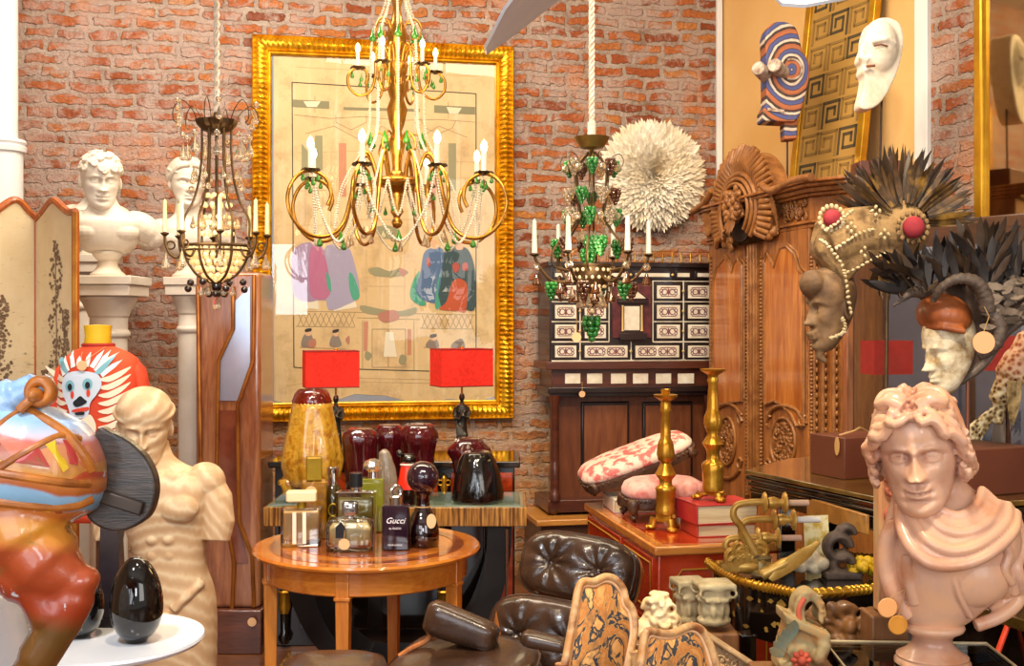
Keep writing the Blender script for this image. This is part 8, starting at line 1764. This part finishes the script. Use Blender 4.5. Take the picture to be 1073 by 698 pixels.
def armrest(c, R, L, H_, T_):
    mb = MB(li @ tr(*c) @ R); rs = []
    for i in range(13):
        t__ = i/12; q = 1-abs(2*t__-1)**10*.3; hh = H_*(1-.22*t__)*q; tt = T_*q; zc__ = -.08*H_*t__
        rs.append([(-L/2+L*t__, tt/2*math.copysign(abs(math.cos(a))**.7, math.cos(a)), zc__+hh/2*math.copysign(abs(math.sin(a))**.6, math.sin(a))) for a in ring(28)])
    mb.rings(rs); return mb.build('armrest', M_LEA, lg, 180)
armrest(ac, rot('Z', -10) @ rot('Y', 15), .215, .105, .085)
armrest(P(572, 672, 3.12), rot('Z', -14) @ rot('Y', 6), .13, .045, .07)
mb = MB(li)
pts = [P(452, 664, 3.33), P(446, 672, 3.32), P(432, 679, 3.31), P(418, 688, 3.30)]; mb.tube(cr(pts, 5), .008, 8); a_ = P(452, 664, 3.36); mb.add([P(452, 663, 3.37), P(512, 682, 3.37), P(520, 640, 3.40), P(530, 690, 3.40), P(420, 690, 3.34), P(440, 676, 3.35)], [(0, 1, 3, 4, 5), (1, 2, 3)]); mb.build('arm_shell', M_PLY, lg, 0)
mb = MB(); 
for a in ring(5, 20): mb.tube([(0, 0, .2), (.25*math.cos(a), .25*math.sin(a)-.05, .03), (.27*math.cos(a), .27*math.sin(a)-.05, .0)], [.02, .012, .014], 8)
mb.tube([(0, 0, .18), (0, -.05, .5)], .03, 12); mb.build('star_base', mat('cast_metal', '#8a8680', rough=.3, metal=.9), lg)
ot = thing('ottoman', 'dark leather ottoman cushion just showing at the bottom edge', 'ottoman', (XP(352, 2.9), 2.86, 0))
mb = MB(); rs = []; zo_ = ZP(687, 2.9)
for f, z in ((.9, zo_-.12), (1.0, zo_-.10), (1.0, zo_-.04), (.93, zo_-.012), (.7, zo_), (.03, zo_+.004)): rs.append([(.135*f*math.copysign(abs(math.cos(a))**.6, math.cos(a)), .13*f*math.copysign(abs(math.sin(a))**.6, math.sin(a)), z) for a in ring(44)])
mb.rings(rs); mb.build('cushion', M_LEA, ot, 180); mb = MB(); mb.lathe([(.11, zo_-.135), (.12, zo_-.12), (0, zo_-.12)], 32); mb.lathe([(.18, 0), (.17, .015), (.02, .03), (.02, zo_-.13)], 24); mb.build('base', M_PLY, ot)
# ---------------------------------------------------------------- tapestry chairs
def tapestry():
    m, nt, b = newmat('leaf_tapestry'); vec = coords(nt, (1, .1, .7), (0, .5, 0)); n = noisen(nt, vec, 16, 3, .55, 2.2); n2 = noisen(nt, vec, 30, 3, .5, 1.5)
    c_ = ramp(nt, n, [(.33, C('#c98c4c')), (.43, C('#b06c30')), (.485, C('#b8884c')), (.50, C('#2e3038')), (.545, C('#3a3a3c')), (.56, C('#cf9350')), (.68, C('#e0b070')), (.76, C('#a86430'))])
    c_ = mixc(nt, ramp(nt, n2, [(.55, 0), (.62, .5)]), c_, C('#7a5a3a')); nt.links.new(c_, b.inputs['Base Color']); b.inputs['Roughness'].default_value = .85; bumpn(nt, b, noisen(nt, coords(nt), 260, 2), .2); return m
M_TAP = tapestry(); M_CHF = mat('worn_gilt_frame', '#b8804a', '#8a5430', rough=.4, coat=.2, scale=18, c3='#c9a070'); M_CHE = mat('rubbed_edge', '#d8b088', '#b07850', rough=.4)
def fchair(label, poly, Y, dy, fw=-1):
    # poly: px outline of the back (outer frame), Y depth at left, dy change of depth to the right
    cx = sum(p[0] for p in poly)/len(poly); x0 = min(p[0] for p in poly); x1 = max(p[0] for p in poly); o = P(cx, 690, Y+dy/2)
    t_ = thing('upholstered_chair', label, 'chair', (o.x, o.y, 0)); inv = wm(t_).inverted()
    def at(px, py, off=0): p = P(px, py, Y+dy*(px-x0)/(x1-x0)+max(0, (698-py))*.0006); return inv @ (p+V((0, off, 0)))
    out_ = cr2(poly, 6, False); op = [at(a, b_) for a, b_ in out_]
    mb = MB(); mb.tube(op, .0095, 10, flat=1.3); fr_ = mb.build('back_frame', M_CHF, t_, 60)
    c0 = sum(a for a, b_ in out_)/len(out_); mb = MB(); mb.tube([at(c0+(a-c0)*.91, b_+4, -.004) for a, b_ in out_], .004, 8); mb.tube([at(c0+(a-c0)*1.05, b_-1.5, -.002) for a, b_ in out_], .003, 8); mb.build('frame_beading', M_CHE, fr_, 60)
    inn = [(c0+(a-c0)*.90, b_+4) for a, b_ in out_]
    mb = MB(); n_ = len(inn); R_ = 6; ci = (c0, sum(b_ for a, b_ in inn)/n_); vs = []
    for r_ in range(1, R_+1):
        f = r_/R_
        for a, b_ in inn: p = at(ci[0]+(a-ci[0])*f, ci[1]+(b_-ci[1])*f, -.022*(1-f**3)); vs.append(p)
    vs.append(at(*ci, -.022)); fs = [(n_*R_, j, (j+1) % n_) for j in range(n_)]
    for r_ in range(R_-1): fs += [(r_*n_+j, (r_+1)*n_+j, (r_+1)*n_+(j+1) % n_, r_*n_+(j+1) % n_) for j in range(n_)]
    mb.add(vs, fs); mb.build('tapestry_back', M_TAP, t_, 180)
    # back panel, seat and legs below the view
    a, b_ = at(x0, 698), at(x1, 698); mid = (a+b_)/2; ax = (b_-a); ax.z = 0; W_ = ax.length; an = math.atan2(ax.y, ax.x); zs3 = .46
    mb = MB(tr(mid.x, mid.y, 0) @ Matrix.Rotation(an, 4, 'Z')); mb.box((0, fw*.17, zs3-.03), (W_+.02, .34, .06)); mb.build('seat', M_TAP, t_, bev=.02)
    for sx in (-1, 1):
        mb = MB(tr(mid.x, mid.y, 0) @ Matrix.Rotation(an, 4, 'Z')); mb.tube([(sx*W_/2, 0, .74), (sx*W_/2, 0, .42), (sx*W_/2, .02, 0)], [.014, .018, .014], 10); mb.build('back_leg', M_CHF, t_, 60)
        mb = MB(tr(mid.x, mid.y, 0) @ Matrix.Rotation(an, 4, 'Z')); mb.tube(cr([(sx*(W_/2-.01), fw*.32, .43), (sx*(W_/2), fw*.33, .3), (sx*(W_/2-.02), fw*.31, .1), (sx*(W_/2-.01), fw*.33, 0)], 4), [.022]*5+[.018]*4+[.013]*4, 10); mb.build('front_leg', M_CHF, t_, 60)
fchair('upholstered chair with leaf tapestry back and worn gilt frame, taller of the two', [(588, 712), (594, 685), (602, 640), (606, 618), (611, 610), (622, 610), (634, 605), (644, 608), (652, 618), (655, 630), (662, 640), (664, 660), (658, 690), (654, 712)], 2.55, .10, 1)
fchair('second tapestry chair with only its arched back top showing at the bottom edge', [(667, 715), (672, 690), (675, 668), (680, 662), (690, 664), (705, 664), (722, 657), (733, 660), (741, 672), (748, 692), (753, 715)], 2.42, .12)
# ---------------------------------------------------------------- carved plank, coral-like carving, capitals
ck_ = thing('carved_plank', 'pale carved plank leaning behind the small tapestry chair', 'carving', (XP(755, 2.72), 2.72, 0)); inv = wm(ck_).inverted()
M_PALEW = mat('bleached_carving', '#c0a078', '#9a7a54', rough=.75, scale=20, bump=.2, bscale=60)
mb = MB(); pl_ = [(724, 651), (790, 694), (780, 760), (720, 760)]; q = [inv @ P(a, b_, 2.72) for a, b_ in pl_]; mb.prism([(p.x, p.z) for p in q], -.012, .012)
q0 = P(752, 800, 2.72); mb.box((0, 0, (q[2].z)/2+.01), (.10, .03, q[2].z+.02)); pk = mb.build('plank', M_PALEW, ck_, 0, bev=.003)
mb = MB(); rnd = random.Random(5); fn = V((0, -.014, 0))
for i in range(30):
    s_, t__ = rnd.random(), rnd.random(); px = 726+s_*58; py = 660+s_*36+t__*40; p = inv @ P(px, py, 2.72); mb.torus(p+fn, rnd.uniform(.006, .012), .0035, 10, 6, rot('Y', rnd.uniform(0, 360)), 0, 4.5); mb.ell(p+fn+V((.008, 0, .004)), (.007, .005, .004), 8, 6, rot('Y', rnd.uniform(0, 180)))
mb.tube([inv @ P(726, 656, 2.713)+V((0, -.012, 0)), inv @ P(788, 697, 2.713)+V((0, -.012, 0))], .005, 6); mb.build('relief', M_PALEW, pk, 60)
Yx = 2.86; xo_ = P(690, 668, Yx); plinth('wooden plinth under the cream coral-like carving', xo_.x, xo_.y, .13, .12, xo_.z-.001)
cl2 = thing('cream_carving', 'cream white openwork carving like coral between the chair backs and the chest', 'carving', xo_); mb = MB(); rnd = random.Random(19); kx = Yx/F
for i in range(40):
    t__ = rnd.random(); x = rnd.uniform(-18, 18)*(1-.55*t__)*kx; z = t__*44*kx
    if i % 2: mb.torus((x, rnd.uniform(-.03, .01), z+.012), rnd.uniform(.010, .018), .0055, 12, 6, rot('Y', rnd.uniform(0, 360)) @ rot('Z', rnd.uniform(-40, 40)), 0, 4.8)
    else: mb.ell((x, rnd.uniform(-.03, .0), z+.012), (.013, .012, .008), 8, 6, rot('Y', rnd.uniform(0, 180)))
mb.tube(cr([(-.035, 0, .0), (-.02, 0, .04), (0, 0, .08), (0, 0, .115)], 4), [.03]*4+[.025]*4+[.016]*4+[.008], 10); mb.tube([(-.045, -.02, .02), (-.03, -.03, .004), (.02, -.03, .0), (.045, -.02, .03)], .009, 8)
mb.sculpt('carving', mat('ivory_carving', '#f2dcb0', '#d0a86c', rough=.6, scale=16, bump=.1), cl2, .0032, 1)
def capital(label, px, Y, py, w_, h, seed, rz):
    o = P(px, py, Y); t_ = thing('stone_capital', label, 'capital', o, rz); mb = MB(); k_ = Y/F; W_ = w_*k_; H_ = h*k_
    mb.lathe([(W_*.40, 0), (W_*.44, H_*.05), (W_*.44, H_*.12), (W_*.34, H_*.16), (W_*.33, H_*.5), (W_*.40, H_*.75), (W_*.44, H_*.86)], 28); mb.box((0, 0, H_*.93), (W_, W_*.9, H_*.13))
    for i in range(10):
        a = 2*PI*i/10; leaf(mb, tr(W_*.34*math.cos(a), W_*.34*math.sin(a), H_*.14) @ Matrix.Rotation(a+PI/2, 4, 'Z') @ rot('X', -4), H_*.5, W_*.11, .25); mb.ell((W_*.37*math.cos(a), W_*.37*math.sin(a), H_*.32), (W_*.07, W_*.07, H_*.16), 8, 8); mb.ell((W_*.42*math.cos(a+.3), W_*.42*math.sin(a+.3), H_*.60), (W_*.075, W_*.075, H_*.06), 8, 6)
    for sx in (-1, 1):
        for sy in (-1, 1): mb.torus((sx*W_*.40, sy*W_*.36, H_*.77), W_*.11, W_*.045, 14, 8, rot('Z', 45*sx*sy))
    mb.sculpt('capital_block', mat('weathered_stone_%d' % seed, '#c9b890', '#8f7d5c', rough=.8, scale=14, bump=.3, bscale=60, c3='#ab9a74'), t_, .0042, 1)
plinth('wooden plinth under the two stone capitals', XP(735, 3.02), 3.03, .165, .19, ZP(652, 3.02)-.008)
capital('weathered stone capital at left of the pair below the red chest', 722, 3.07, 652, 34, 46, 1, .2); capital('weathered stone capital at right of the pair, nearer the black console', 748, 2.98, 653, 40, 44, 2, .1)
# ================================================================ groups for the repeated things
for nm, gr in (('perfume_bottle', 'bottles on the round table'), ('blown_glass_bell', 'glass bells on the console'), ('figurine_lamp', 'pair of figurine lamps'), ('stone_column', 'white columns on the left'), ('marble_bust', 'white busts on columns'), ('footstool', 'footstools on the red chest'),
               ('book', 'books on the red chest'), ('candlestick', 'gilt candlesticks'), ('upholstered_chair', 'tapestry chairs'), ('stone_capital', 'stone capitals'), ('ceramic_egg', 'black eggs on the white table'), ('plinth_block', 'brown mask blocks'), ('reflection_lamp', 'stand-in lamps for reflected shades'), ('plinth', 'low wooden plinths')):
    for o in [k for k in bpy.data.objects if k.parent is None and k.name.split('.')[0] == nm]: o['group'] = gr
